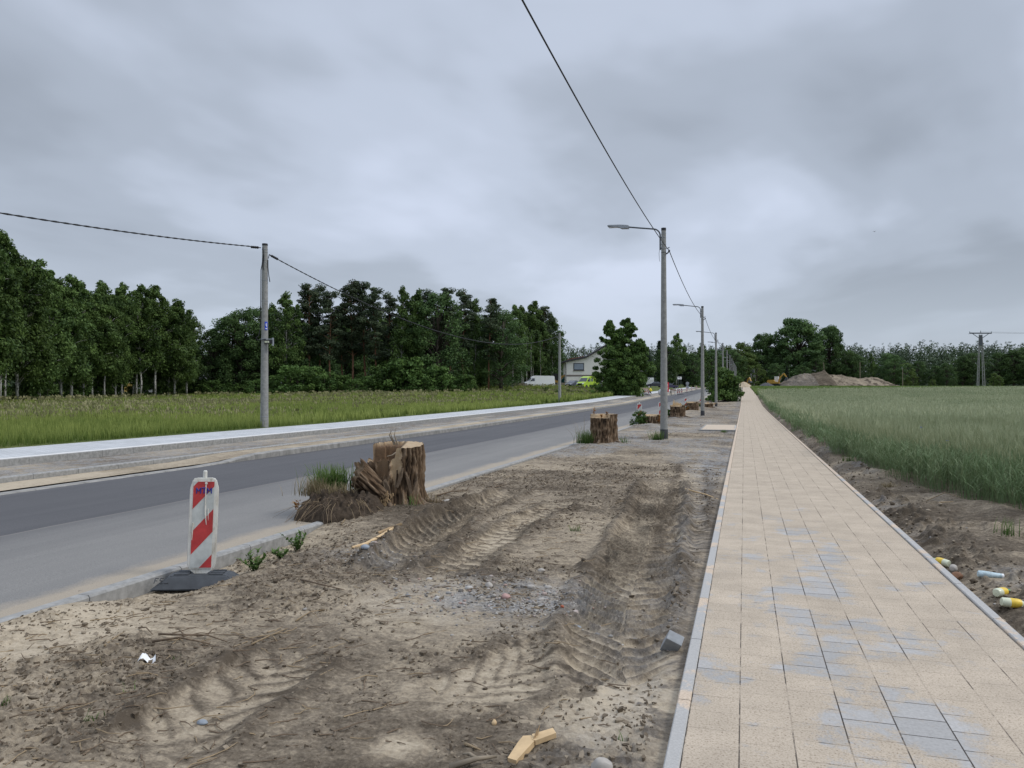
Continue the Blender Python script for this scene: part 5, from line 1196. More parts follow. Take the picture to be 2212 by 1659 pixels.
for k in range(9): x0 = -.28 + .055 * k; b.plate([(x0, .05, .60), (x0 + .07, .06, .60), (x0 + .05, .06, .66 + rng.uniform(.05, .22) * (1.6 - k * .13)), (x0 + .01, .05, .66 + rng.uniform(.02, .12))], (0, 1, 0), .05)
b.build('splintered_crest', M_wood, S4)
S5 = plain_stump('stump with a notched pale top, left of the second lamp post', 1495.5, 58.0, .42, .72, 47, [(-.6, 0, 0, .5, 18, M_shrub), (-.45, -.3, .0, .35, 10, M_autumn)])
S6 = plain_stump('low shattered brown stump behind the second lamp post', 1527, 68.0, .50, .36, 49, [(-.6, .2, 0, .4, 14, M_shrub)])
b = MB()
for k in range(16): a = rng.uniform(0, 6.28); q = rng.uniform(.1, .6); b.tube([(math.cos(a) * q, math.sin(a) * q, .3), (math.cos(a) * q * 1.7, math.sin(a) * q * 1.5, .36 + rng.uniform(-.1, .16))], [.05, .02], 5)
b.build('splinter', M_timber, S6)
# ------------------------------------------------------------------ loose things on the verge
def gz(x, y): return vz(x, y) if x < -.3 else mz(x, y)
def stone(name, lab, u, v, s, m, seed, sq=.6, cat='stone', grp=None):
    x, y = gp(u, v); bm = bmesh.new(); bmesh.ops.create_icosphere(bm, subdivisions=3, radius=1); rng = np.random.default_rng(seed); ph = rng.uniform(0, 9, 3)
    pl = [Vector(rng.normal(0, 1, 3)).normalized() for _ in range(7)]
    for vtx in bm.verts:
        d = vtx.co.normalized(); k = 1.0
        for n in pl: k = min(k, .80 / max(.2, d.dot(n)) if d.dot(n) > .6 else 1.0)
        vtx.co = Vector((d.x * k * s, d.y * k * s * .75, d.z * k * s * sq))
    o = MB().bm(bm).build(name, m, None, True); o.location = (x, y, gz(x, y) + s * sq * .35); o.rotation_euler = (0, 0, rng.uniform(0, 6)); return tag(o, lab, cat, grp)
stone('stone', 'pink granite stone on the grey gravel patch', 1093, 1297, .042, M_pinkstone, 1)
stone('stone', 'largest pale stone above the pink one on the gravel patch', 1056, 1271, .044, M_stone, 2)
stone('stone', 'small pale stone right of the gravel patch, upper one of two', 1186, 1274, .032, M_stone, 3)
stone('stone', 'pale rounded stone at the upper right of the gravel patch', 1147, 1277, .036, M_stone, 4)
stone('stone', 'flat white stone at the lower right of the gravel patch', 1170, 1299, .03, M_stone, 5, .4)
stone('stone', 'small bluish white stone just left of the deep tyre track', 1248, 1344, .026, M_greystone, 6, .8)
stone('stone', 'pale stone standing alone beyond the gravel patch', 1169, 1238, .034, M_stone, 7)
stone('stone', 'rounded brown stone cut by the bottom edge of the photo', 1299, 1656, .05, M_stone, 8, .8)
stone('stone', 'small tan stone above the broken plank', 1068, 1558, .018, M_wood, 9, .9)
stone('stone', 'small flat blue grey stone in the dark soil at lower left', 440, 1545, .03, M_greystone, 10, .4)
stone('brick_shard', 'small red brick shard right of the gravel patch', 1214, 1331, .018, M_brick, 11, .7, 'brick shard')
stone('stone', 'pale stone left of the long tyre tracks, uppermost of a small heap', 808, 1195, .04, M_stone, 12, .7)
stone('stone', 'pale grey stone in front of the small heap left of the tyre tracks', 790, 1212, .045, M_greystone, 13, .6)
stone('stone', 'flat white stone beside the tyre tracks right of the big stump', 967, 1089, .07, M_stone, 14, .35)
stone('stone', 'round pale stone beside the upturned bottle near the path edging', 2058, 1218, .05, M_stone, 15, .8)
stone('stone', 'dark clod like stone in front of the pale stone near the path edging', 2066, 1228, .07, M_pinebark, 16, .5)
def gravel_scatter(name, lab, cat, n, fx, sc, m, seed, cols=('dry',), flat=.55):
    rng = np.random.default_rng(seed); temps = []
    for k in range(8):
        bm = bmesh.new(); bmesh.ops.create_cube(bm, size=1.0); bmesh.ops.subdivide_edges(bm, edges=bm.edges[:], cuts=1, use_grid_fill=True)
        for v in bm.verts: d = v.co.normalized(); v.co = Vector((d.x * rng.uniform(.5, 1), d.y * rng.uniform(.4, .9), d.z * rng.uniform(.4, .8) * flat * 1.5))
        bm.verts.index_update(); temps.append((np.array([v.co for v in bm.verts]), np.array([[v.index for v in f.verts] for f in bm.faces]), np.full(len(bm.verts), .5))); bm.free()
    x, y = fx(rng, n); pos = np.stack([x, y, [gz(a, b_) for a, b_ in zip(x, y)]], -1)
    tt = []
    V = []; Q = []; off = 0; s = sc * rng.lognormal(0, .45, len(x)); var = rng.integers(0, 8, len(x)); an = rng.uniform(0, 6.28, len(x)); tone = rng.uniform(0, 1, len(x)); A = []
    for i in range(len(x)):
        tv, tq, _ = temps[var[i]]; c, d = math.cos(an[i]), math.sin(an[i]); vv = tv * s[i]; V.append(np.stack([c * vv[:, 0] - d * vv[:, 1], d * vv[:, 0] + c * vv[:, 1], vv[:, 2] + s[i] * .15], -1) + pos[i]); Q.append(tq + off); off += len(tv); A.append(np.full(len(tv), tone[i]))
    return stuff(link(name, np_mesh(name, np.concatenate(V), np.concatenate(Q), [m], None, {'tone': np.concatenate(A)}, True)), lab, cat)
def f_pebble(t, p, o):
    a = t.add('Attribute', attribute_name='tone').outputs['Fac']; n = t.noise(t.add('TexCoord').outputs['Object'], 60, 3)
    c = t.ramp(a, [(0, (.09, .075, .06)), (.3, (.22, .215, .21)), (.55, (.30, .27, .23)), (.8, (.40, .385, .36)), (1, (.30, .19, .15))]); c = t.mix(1.0, c, t.ramp(n, [(.3, .8), (.7, 1.15)]), 'MULTIPLY'); t.l.new(c, p.inputs['Base Color']); p.inputs['Roughness'].default_value = .9
M_pebble = mat('mixed_pebbles', f_pebble)
def f_clodm(t, p, o):
    a = t.add('Attribute', attribute_name='tone').outputs['Fac']; n = t.noise(t.add('TexCoord').outputs['Object'], 50, 4, .7)
    c = t.ramp(t.math('ADD', t.math('MULTIPLY', a, .6), t.math('MULTIPLY', n, .4)), [(.2, (.075, .058, .041)), (.5, (.17, .137, .10)), (.85, (.36, .30, .225))]); t.l.new(c, p.inputs['Base Color']); p.inputs['Roughness'].default_value = .95; p.inputs['Specular IOR Level'].default_value = .1
    b = t.add('Bump', {'Strength': .8, 'Distance': .006, 'Height': n}); t.l.new(b.outputs[0], p.inputs['Normal'])
M_clodm = mat('soil_crumbs', f_clodm)
def fx_patch(rng, n):
    cx, cy = gp(1100, 1295); a = rng.normal(cx, .5, n // 2), rng.normal(cy, .32, n // 2); cx2, cy2 = gp(800, 1203); b_ = rng.normal(cx2, .22, n // 8), rng.normal(cy2, .3, n // 8)
    m = n - n // 2 - n // 8; c = rng.uniform(-4.3, -.5, m), 13 * np.exp(rng.uniform(0, 1, m) * 1.1)
    x = np.clip(np.r_[a[0], b_[0], c[0]], -4.6, -.45); y = np.r_[a[1], b_[1], c[1]]; return x, y
gravel_scatter('gravel', 'loose grey gravel scattered over the verge', 'gravel', 1900, fx_patch, .0098, M_pebble, 61)
def fx_all(rng, n):
    x = rng.uniform(-4.6, -.42, n * 3); y = 2.4 * np.exp(rng.uniform(0, 1, n * 3) * 2.1); k = fbm(x * 1.3, y * 1.3, 3, 63) > rng.uniform(.45, .66, n * 3); return x[k][:n], y[k][:n]
gravel_scatter('soil_crumbs', 'dark crumbs of turned soil strewn over the verge', 'soil crumbs', 900, fx_all, .0085, M_clodm, 62, flat=.45)
def fx_marg(rng, n):
    y = 3.5 * np.exp(rng.uniform(0, 1, n) * 2.4); x = 1.75 + np.abs(rng.normal(0, .45, n)); return np.clip(x, 1.74, 4.5), y
gravel_scatter('margin_clods', 'clods of earth and small stones along the field edge', 'soil clods', 1500, fx_marg, .014, M_clodm, 65, flat=.55)
gravel_scatter('margin_pebbles', 'small pebbles along the path edging on the field side', 'pebbles', 260, fx_marg, .011, M_pebble, 66)
# crusty flakes of soil, tilted every way
def soil_flakes():
    rng = np.random.default_rng(91); N = 62000
    y = 2.3 * np.exp(rng.uniform(0, 1, N) ** .85 * 2.0); x = rng.uniform(-4.7, -.42, N)
    d = fbm(x * .9 + 4, y * .9, 3, 64) * .6 + fbm(x * 2.6, y * 2.6, 3, 92) * .5; k = d > rng.uniform(.42, .78, N); x, y = x[k], y[k]; fl = track_field(x, y)[2]; k = rng.uniform(0, 1, len(x)) > .88 * fl; x, y = x[k], y[k]; n = len(x)
    xs, ys, Z = VG; i = np.clip(np.searchsorted(ys, y), 1, len(ys) - 1); j = np.clip(np.searchsorted(xs, x), 1, len(xs) - 1); z = Z[i, j]
    s = np.clip(.0078 * rng.lognormal(0, .5, n) * (1 + .05 * y), .004, .032); a = rng.uniform(0, 6.28, n); K = 6
    th = np.linspace(0, 2 * PI, K, endpoint=False)[None] + rng.uniform(-.35, .35, (n, K)); rr = s[:, None] * rng.uniform(.5, 1.1, (n, K)); ax = rng.uniform(.35, .8, n)[:, None]
    lx = rr * np.cos(th); ly = rr * np.sin(th) * ax; c, q = np.cos(a)[:, None], np.sin(a)[:, None]; px, py = c * lx - q * ly, q * lx + c * ly
    tx, ty = rng.normal(0, .28, n)[:, None], rng.normal(.12, .28, n)[:, None]; lift = (s * rng.uniform(.10, .38, n))[:, None]
    top = np.stack([x[:, None] + px, y[:, None] + py, z[:, None] + lift + px * tx + py * ty + rng.normal(0, .0015, (n, K))], -1); bot = top.copy(); bot[..., 2] -= (lift * 1.2 + .006 + np.abs(px * tx) + np.abs(py * ty)); bot[..., :2] = (bot[..., :2] - np.stack([x, y], -1)[:, None]) * .8 + np.stack([x, y], -1)[:, None]
    V = np.concatenate([top, bot], 1).reshape(-1, 3); o = (np.arange(n) * 12)[:, None, None]
    F = np.array([[0, 1, 2, 3], [0, 3, 4, 5]] + [[i_, i_ + 6, (i_ + 1) % 6 + 6, (i_ + 1) % 6] for i_ in range(6)])
    dry = np.clip(rng.normal(.45, .2, n) + .3 * (fbm(x * .75, y * .95, 4, 70) - .5), 0, 1)
    stuff(link('soil_flakes', np_mesh('soil_flakes', V, (F[None] + o).reshape(-1, 4), [M_clodm], None, {'tone': np.repeat(dry, 12)})), 'broken crust flakes of dry and damp soil all over the verge', 'soil flakes')
soil_flakes()
# twigs and straw litter
def litter():
    rng = np.random.default_rng(71); b = MB()
    for k in range(1500):
        y = 2.5 * math.exp(rng.uniform(0, 1) * 1.9); x = rng.uniform(-4.55, -.5)
        if rng.uniform() > .25 + .75 * (x < -2.0 + .5 * math.sin(y)): continue
        L = rng.uniform(.04, .2); a = rng.uniform(0, 6.28) if rng.uniform() < .3 else rng.normal(.2, .5); z = vz(x, y) + .006; p = [Vector((x, y, z))]
        for i in range(3): a += rng.normal(0, .25); p.append(p[-1] + Vector((math.cos(a) * L / 3, math.sin(a) * L / 3, rng.normal(.002, .006))))
        b.tube(p, [.0036, .0032, .0026, .0014], 4, int(rng.uniform() < .35), False)
    return stuff(b.build('twig_litter', [M_root, M_fib], None, False, False), 'thin twigs and straw strewn over the churned verge', 'twigs')
litter()
def twig(lab, pts, r, m=None, forks=(), hup=.02):
    P = []
    for i, (u, v) in enumerate(pts): x, y = gp(u, v); P.append(Vector((x, y, gz(x, y) + r + (hup if 0 < i < len(pts) - 1 else .004))))
    o0 = P[0].copy(); b = MB(); b.tube([p - o0 for p in P], [r * (1 - .6 * i / (len(P) - 1)) for i in range(len(P))], 6)
    for (i, u, v) in forks: x, y = gp(u, v); q = Vector((x, y, gz(x, y) + hup * 1.6)); b.tube([P[i] - o0, (P[i].lerp(q, .5)) + Vector((0, 0, .012)) - o0, q - o0], [r * .7, r * .5, r * .25], 5)
    o = b.build('twig', m or M_root, None, 'all'); o.location = o0; return tag(o, lab, 'twig')
twig('long forked dark twig lying at left of the dirt', [(345, 1383), (400, 1386), (450, 1380), (492, 1390)], .008, None, [(2, 470, 1362), (1, 380, 1372)])
twig('dark twig just above the long forked one', [(330, 1405), (390, 1398), (455, 1402)], .009, None, [(1, 430, 1388)])
twig('pale straight twig left of the pile of dark twigs', [(228, 1410), (250, 1392), (270, 1376)], .007, M_fib)
twig('short dark twig pointing to the near delineator', [(302, 1363), (318, 1372), (332, 1380)], .006)
twig('twig bundle in the middle of the dirt, left of centre', [(545, 1395), (585, 1378), (622, 1358)], .007, M_fib, [(1, 600, 1392), (1, 630, 1375)])
twig('fine forked twig above the twig bundle', [(640, 1340), (672, 1325), (705, 1318)], .006, M_fib, [(1, 690, 1345)])
twig('thin dark twig right of the near delineator', [(650, 1270), (700, 1282), (745, 1285)], .008)
twig('bent dark branch lying right of the big stump', [(945, 1077), (975, 1068), (1008, 1062)], .016, None, [(1, 1000, 1050), (2, 1020, 1052)])
twig('forked dry branch beyond the bent dark branch', [(1045, 1062), (1075, 1055), (1105, 1048)], .012, None, [(1, 1060, 1043)])
twig('long pale stick beside the path edging', [(1480, 1067), (1525, 1072), (1566, 1079)], .013, M_wood)
twig('short pale stick left of the path edging, near the crossing', [(1466, 1074), (1487, 1078)], .01, M_wood)
twig('pale dry stalk lying on the field margin', [(1997, 1084), (2040, 1080), (2075, 1085)], .008, M_fib)
twig('short pale stalk across the field margin, nearer the wheat', [(2018, 1093), (2058, 1091)], .008, M_wood)
twig('gnarled root lying in front of the big stump', [(795, 1105), (830, 1100), (862, 1103)], .022)
twig('pale root standing out of the dirt below the big stump', [(738, 1140), (760, 1122), (775, 1105)], .008, M_fib)
twig('thin bent twig at the far lower left', [(120, 1555), (150, 1543), (200, 1530)], .006)
twig('slender twig left of the broken plank', [(972, 1655), (1030, 1648), (1073, 1632)], .015, M_oldwood, [(1, 1000, 1632)])
twig('pale splinter left of the broken plank', [(1005, 1598), (1038, 1612)], .008, M_fib)
# pale torn wood by the big stump
def splint(lab, pts, w, m, th=.014):
    P = [gp(u, v) for u, v in pts]; z = max(gz(x, y) for x, y in P); o0 = Vector((P[0][0], P[0][1], z)); b = MB()
    L = [Vector((x, y, gz(x, y) + .012)) - o0 for x, y in P]; d = (L[-1] - L[0]).normalized(); sd = Vector((-d.y, d.x, 0)); n = len(L)
    vs = []
    for i, p in enumerate(L): ww = w * (.35 + .65 * math.sin(PI * (i + .4) / n)); vs += [p + sd * ww, p - sd * ww, p - sd * ww * .8 + Vector((0, 0, th)), p + sd * ww * .7 + Vector((0, 0, th * 1.3))]
    fs = [(0, 1, 2, 3), tuple((n - 1) * 4 + k for k in (3, 2, 1, 0))]
    for i in range(n - 1):
        for k in range(4): fs.append((i * 4 + k, i * 4 + (k + 1) % 4, i * 4 + 4 + (k + 1) % 4, i * 4 + 4 + k))
    b.add(vs, fs); o = b.build('wood_splinter', m, None, True); o.location = o0; return tag(o, lab, 'wood splinter')
splint('long fresh pale wood splinter in front of the big stump', [(762, 1193), (790, 1183), (818, 1170), (850, 1160)], .022, M_wood)
splint('short torn wood chip behind the long splinter by the big stump', [(818, 1160), (845, 1152), (868, 1155)], .035, M_timber)
# broken plank at the bottom
x, y = gp(1142, 1610)
PL = thing('broken_plank', 'broken pale plank lying in the dirt at the bottom edge', 'plank', (x, y, vz(x, y) + .012), YAW)
b = MB(); pr = [(-.095, -.115), (-.06, -.14), (.012, -.02), (.03, .01), (.016, .05), (-.02, .05), (-.046, .0)]
b.prism(pr, 'z', 0, .026); b.build('board', M_wood, PL)
b = MB(); b.prism([(.016, .012), (.03, .0), (.125, .05), (.115, .095), (.02, .055)], 'z', .006, .028); b.build('broken_end', M_wood, PL)
b = MB()
for k in range(6): b.tube([(.02 + .004 * k, .01 + .006 * k, .02), (.035 + .004 * k, .03 + .008 * k, .045 + .006 * (k % 3))], [.004, .0015], 4)
b.build('splinter', M_timber, PL); PL.rotation_euler = (R(4), R(-3), YAW + .05); PL.scale = (1.05, 1.05, 1.05)
# grey paver half sunk in the track
x, y = gp(1445, 1392); bk = MB().box(-.05, .05, -.035, .035, -.02, .13, 0, .004).build('concrete_block', M_block); bk.location = (x, y, vz(x, y) + .0); bk.rotation_euler = (R(38), R(24), YAW - .25); tag(bk, 'grey concrete paver standing tilted in the dirt beside the path', 'concrete block')
# scrap of white foil
x, y = gp(322, 1440); b = MB(); nn = 7; rng = np.random.default_rng(5); vs = []
for i in range(nn):
    for j in range(nn): vs.append(((i / (nn - 1) - .5) * .10 * (1 - .4 * j / nn), (j / (nn - 1) - .5) * .07, .035 + .02 * math.sin(i * 1.1) - .035 * abs(j / (nn - 1) - .5) + rng.normal(0, .004)))
n1_ = len(vs); vs += [(a, c, d - .0015) for a, c, d in vs]; fs = []
for i in range(nn - 1):
    for j in range(nn - 1): q = (i * nn + j, i * nn + j + 1, (i + 1) * nn + j + 1, (i + 1) * nn + j); fs += [q, tuple(n1_ + k for k in q[::-1])]
b.add(vs, fs); o = b.build('paper_scrap', M_white, None, 'all', False); o.location = (x, y, vz(x, y) - .005); o.rotation_euler = (0, 0, .5); tag(o, 'crumpled white paper scrap on the dirt at lower left', 'litter')
# seedlings on the dirt
for k, (u, v, h, n, m, nm) in enumerate(((375, 1440, .05, 4, M_tuft, 'seedling just right of the white paper scrap'), (408, 1448, .04, 4, M_dry, 'yellowish seedling further right of the paper scrap'), (278, 1500, .045, 10, M_tuft, 'spreading grass seedling below the paper scrap'), (195, 1562, .05, 12, M_tuft, 'green seedling clump at lower left'), (15, 1535, .06, 8, M_tuft, 'leafy seedling on the left edge'), (222, 1450, .05, 4, M_dry, 'pale seedling left of the paper scrap'), (1240, 1150, .09, 30, M_tuft, 'small weed tuft on the dirt between the two tyre tracks'), (1345, 1590, .05, 5, M_tuft, 'tiny seedling at the bottom near the path'))):
    x, y = gp(u, v); grass_clump('seedling', 'small ' + nm, x, y, vz(x, y) - .003, n, h, .006, .015 + .02 * (n > 9), m, 30 + k, None, 'seedling')
for k, (u, v, h, n, lb) in enumerate(((552, 1228, .17, 9, 'leafy green weed behind the kerb right of the near delineator'), (645, 1178, .17, 10, 'leafy green weed behind the kerb below the big stump'), (608, 1200, .08, 5, 'tiny weed behind the kerb between two larger weeds'))):
    x, y = gp(u, v); leafy('kerb_weed', lb, x, y, vz(x, y) - .01, h, n + 3, .085, M_tuft, 60 + k, None, 'weed', None, 1.2)
x, y = at(1424, 25.4); grass_clump('grass_tuft', 'green grass tuft at the foot of the nearest lamp post', x - .05, y - .1, vz(x, y) - .01, 150, .34, .012, .12, M_tuft, 51)
for k, (x, y, h, n, m, lb) in enumerate(((2.28, 14.0, .12, 90, M_dry, 'yellow green grass tuft on the field side of the path edging'), (2.75, 9.6, .2, 40, M_tuft, 'loose grass tuft on the bare field margin'), (3.1, 9.3, .16, 30, M_tuft, 'small grass tuft nearer the wheat on the bare field margin'), (2.2, 18.5, .16, 60, M_tuft, 'grass tuft at the path edging where the margin narrows'), (-.75, 30.6, .14, 80, M_tuft, 'low grass tuft in front of the near paved crossing'))):
    grass_clump('grass_tuft', lb, x, y, gz(x, y) - .005, n, h, .008, .07, m, 80 + k)
# ------------------------------------------------------------------ litter bottles
def bottle(lab, u, v, yaw, pitch, cap, name='plastic_bottle'):
    x, y = gp(u, v); r = thing(name, lab, 'bottle', (x, y, mz(x, y) + .032), (0, 0, yaw))
    pr = [(.0, 0), (.028, .002), (.034, .012), (.035, .06), (.0345, .11), (.030, .135), (.018, .158), (.012, .168)]
    ax = Vector((math.cos(pitch), 0, math.sin(pitch)))
    MB().lathe(pr, 16, 0, (-.09 * ax.x, 0, -.09 * ax.z), ax).build('bottle_body', M_btlwhite, r, True)
    MB().lathe([(.0352, .058), (.0358, .06), (.0352, .112), (.031, .134), (.030, .134)], 16, 0, (-.09 * ax.x, 0, -.09 * ax.z), ax).build('bottle_label', M_btlyellow, r, True)
    MB().lathe([(.0125, .166), (.0145, .167), (.0145, .196), (.010, .200)], 12, 0, (-.09 * ax.x, 0, -.09 * ax.z), ax).build('cap', cap, r, True)
bottle('pale plastic bottle lying with its round base to the camera, nearest the edging', 2031, 1207, YAW + 1.9, .05, M_capgreen)
bottle('yellow labelled plastic bottle with a green cap at the right edge', 2162, 1279, YAW + .55, -.05, M_capgreen)
bottle('yellow labelled plastic bottle with a red cap cut by the right edge', 2188, 1306, YAW - .15, -.08, M_capred)
x, y = gp(2137, 1238); r = thing('drink_can', 'crushed blue and white patterned can among the bottles', 'can', (x, y, mz(x, y) + .03), (0, R(4), YAW - .18))
MB().lathe([(.0, 0), (.024, .0), (.031, .01), (.032, .05), (.026, .13), (.022, .19), (.0, .19)], 14, 0, (-.1, 0, .0), (1, 0, 0)).build('can_body', M_paper, r, True)
MB().lathe([(.020, .186), (.0225, .188), (.0225, .204), (.0, .204)], 14, 0, (-.1, 0, .0), (1, 0, 0)).build('can_end', M_white, r, True)
# a few blue cornflowers in the wheat
for k, (u, z, h) in enumerate(((2045, 12.2, .80), (1988, 15.5, .86), (2100, 14, .84))):
    x, y = at(u, z); r = thing('cornflower', ['blue cornflower at the front of the wheat', 'blue cornflower farther back in the wheat', 'blue cornflower deep in the wheat towards the right'][k], 'flower', (x, y, float(T(x, y))))
    MB().tube([(0, 0, 0), (.01, 0, h)], .0025, 4).build('stem', M_tuft, r); b = MB()
    for j in range(8): a = j * PI / 4; b.plate([(.01, 0, h), (.01 + .018 * math.cos(a - .25), .018 * math.sin(a - .25), h + .012), (.01 + .026 * math.cos(a), .026 * math.sin(a), h + .02), (.01 + .018 * math.cos(a + .25), .018 * math.sin(a + .25), h + .012)], (0, 0, 1), .002)
    b.build('petals', M_bluesign, r)
# ================================================================== VEHICLES, BUILDINGS, PLANT
def gl(x, y): return float(Tm(x, y)) if x < -17.3 else float(T(x, y))
def heading(deg): return R(deg)                # world angle of the local +x axis
def shell(prof, wfn, secs=(-1, -.86, -.4, 0, .4, .86, 1)):
    """body skin: the side outline swept across the width, rounded in plan at the ends"""
    b = MB(); n = len(prof); vs = []
    cx = sum(p[0] for p in prof) / n
    for s_ in secs:
        for (x, z) in prof:
            w = wfn(x, z); k = 1 - .035 * abs(s_) ** 3
            vs.append((cx + (x - cx) * k, s_ * w, z))
    fs = [tuple(range(n)), tuple(range(len(vs) - 1, len(vs) - n - 1, -1))]
    for i in range(len(secs) - 1):
        for k in range(n): fs.append((i * n + k, i * n + (k + 1) % n, (i + 1) * n + (k + 1) % n, (i + 1) * n + k))
    return b.add(vs, fs)
def wheel(parent, x, y, r, w=.22):
    o = link('wheel', bpy.data.meshes.new('wheel_hub'), parent); m = MB().lathe([(.0, -w * .52), (r * .25, -w * .52), (r * .25, w * .52), (0, w * .52)], 10, 0, (0, 0, 0), (0, 1, 0))
    o.data.from_pydata(m.v, [], m.f); o.data.materials.append(M_rim); o.location = (x, y, r)
    MB().lathe([(r * .62, -w / 2), (r * .96, -w / 2), (r, -w * .3), (r, w * .3), (r * .96, w / 2), (r * .62, w / 2)], 20, 0, (0, 0, 0), (0, 1, 0)).build('tyre', M_tyre, o, True)
    MB().lathe([(.05, -w * .46), (r * .62, -w * .42), (r * .62, w * .42), (.05, w * .46)], 14, 0, (0, 0, 0), (0, 1, 0)).build('rim', M_rim, o, True)
def sidewin(parent, name, pts, wfn, m, sides=(-1, 1), off=.004):
    for s_ in sides:
        b = MB(); P = [(x, s_ * (wfn(x, z) + off), z) for x, z in pts]; b.plate(P if s_ > 0 else P[::-1], (0, s_, 0), .012); b.build(name, m, parent)
def van(lab, x, y, head, paint, L=6.6, H=2.6, W_=1.0, lower=None, crew=False):
    r = thing('van', lab, 'van', (x, y, gl(x, y) + .02), heading(head)); f = L / 2; k = -L / 2
    wf = lambda x, z: W_ * (1 - .10 * max(0, (z - 1.2) / (H - 1.2)) ** 1.5) * (1 - .10 * max(0, (x - (f - .9)) / .9))
    pr = [(k + .03, .32), (f - .06, .30), (f, .52), (f - .03, .92), (f - .22, 1.12), (f - .95, 1.34), (f - 1.62, 2.12), (f - 1.95, H - .16), (f - 2.5, H), (k + .35, H - .02), (k + .08, H - .18), (k, 1.2), (k, .5)]
    shell(pr, wf).build('body', paint, r, True)
    ws = MB(); p = [(f - 1.0, 1.37), (f - 1.60, 2.09)]
    P = [(p[0][0] + .012, -wf(*p[0]) * .88, p[0][1] + .01), (p[0][0] + .012, wf(*p[0]) * .88, p[0][1] + .01), (p[1][0] + .012, wf(*p[1]) * .86, p[1][1] + .01), (p[1][0] + .012, -wf(*p[1]) * .86, p[1][1] + .01)]
    ws.plate(P, (.75, 0, .66), .012); ws.build('windscreen', M_glass, r)
    sidewin(r, 'side_window', [(f - 1.30, 1.36), (f - 1.72, 2.0), (f - 2.25, 2.02), (f - 2.27, 1.36)], wf, M_glass)
    if crew: sidewin(r, 'side_window', [(f - 2.55, 1.40), (f - 2.55, 2.0), (f - 3.15, 2.0), (f - 3.15, 1.40)], wf, M_glass)
    sidewin(r, 'door_seam', [(f - 2.36, .5), (f - 2.36, 2.1), (f - 2.385, 2.1), (f - 2.385, .5)], wf, M_greyback)
    sidewin(r, 'side_moulding', [(f - 1.9, .62), (f - 1.9, .74), (k + .4, .74), (k + .4, .62)], wf, M_black if lower else M_offwhite)
    for s_ in (-1, 1):
        MB().box(f - 1.52, f - 1.40, s_ * (W_ + .02), s_ * (W_ + .2), 1.42, 1.72, 0).build('wing_mirror', M_black, r)
        b = MB(); b.plate([(f - .02, s_ * W_ * .52, .86), (f - .06, s_ * W_ * .86, .86), (f - .22, s_ * W_ * .86, 1.08), (f - .16, s_ * W_ * .56, 1.06)], (.9, 0, .35), .03); b.build('headlight', M_lamp, r)
    MB().box(f - .04, f + .025, -W_ * .5, W_ * .5, .66, 1.02, 0, .01).build('grille', M_black, r)
    MB().box(f - .25, f + .05, -W_ * .90, W_ * .90, .28, .56, 0, .03).build('bumper', M_black if lower else M_offwhite, r)
    MB().box(f + .052, f + .066, -.26, .26, .40, .51).build('licence_plate', M_white, r)
    for xx in (f - 1.0, k + 1.35):
        for s_ in (-1, 1): wheel(r, xx, s_ * (W_ - .10), .35)
    return r
x, y = at(1165, 178); van('long white panel van parked on the bank, left of the slim power pole', x, y, 209, M_white, 7.2, 2.62)
x, y = at(1270, 154); V2 = van('bright lime green crew van parked facing the camera beside the hornbeam', x, y, 246, M_lime, 5.6, 2.45, 1.0, True, True)
def car(lab, x, y, head, paint, hatch=False, L=4.5):
    r = thing('parked_car', lab, 'car', (x, y, gl(x, y) + .02), heading(head)); f = L / 2; k = -f
    wf = lambda x, z: .88 * (1 - .22 * max(0, (z - .88) / .6)) * (1 - .08 * max(0, (abs(x) - 1.6) / .7))
    pr = [(k + .05, .28), (f - .08, .26), (f, .45), (f - .05, .68), (f - .3, .80), (f - 1.25, .95), (f - 2.0, 1.40), (f - 2.5, 1.46), (k + 1.35, 1.43), (k + (.35 if hatch else .95), 1.1 if hatch else 1.08), (k + .08, .98), (k, .6)]
    shell(pr, wf).build('body', paint, r, True)
    b = MB(); b.plate([(f - 1.30, -.68, .98), (f - 1.30, .68, .98), (f - 1.96, .60, 1.37), (f - 1.96, -.60, 1.37)], (.55, 0, .83), .015); b.build('windscreen', M_glass, r)
    b = MB(); b.plate([(k + .90, -.62, 1.10), (k + .90, .62, 1.10), (k + 1.36, .58, 1.40), (k + 1.36, -.58, 1.40)][::-1], (-.5, 0, .8), .015); b.build('rear_window', M_glass, r)
    sidewin(r, 'side_window', [(f - 1.5, .98), (f - 2.02, 1.34), (f - 2.45, 1.38), (f - 2.45, .98)], wf, M_glass); sidewin(r, 'side_window', [(f - 2.52, .98), (f - 2.52, 1.38), (k + 1.38, 1.36), (k + 1.0, 1.05), (k + 1.0, .98)], wf, M_glass)
    for s_ in (-1, 1):
        b = MB(); b.plate([(f - .03, s_ * .5, .60), (f - .12, s_ * .78, .60), (f - .28, s_ * .76, .74), (f - .14, s_ * .5, .72)], (.9, 0, .4), .03); b.build('headlight', M_lamp, r)
        MB().box(f - 1.52, f - 1.40, s_ * .86, s_ * 1.0, .95, 1.06).build('wing_mirror', M_black, r)
    MB().box(f - .03, f + .02, -.42, .42, .45, .62).build('grille', M_black, r); MB().box(f + .022, f + .034, -.25, .25, .38, .48).build('licence_plate', M_white, r)
    for xx in (f - .85, k + .85):
        for s_ in (-1, 1): wheel(r, xx, s_ * .78, .31, .2)
    return r
x, y = at(1237, 163); car('dark grey car parked beside the lime green van, facing the camera', x, y, 256, M_darkcar, True, 4.3)
x, y = at(1414, 195); car('black car parked before the white parcel lockers', x, y, 200, M_blackcar)
x, y = at(1446, 205); car('dark violet car parked right of the red banner', x, y, 20, M_navycar, True)
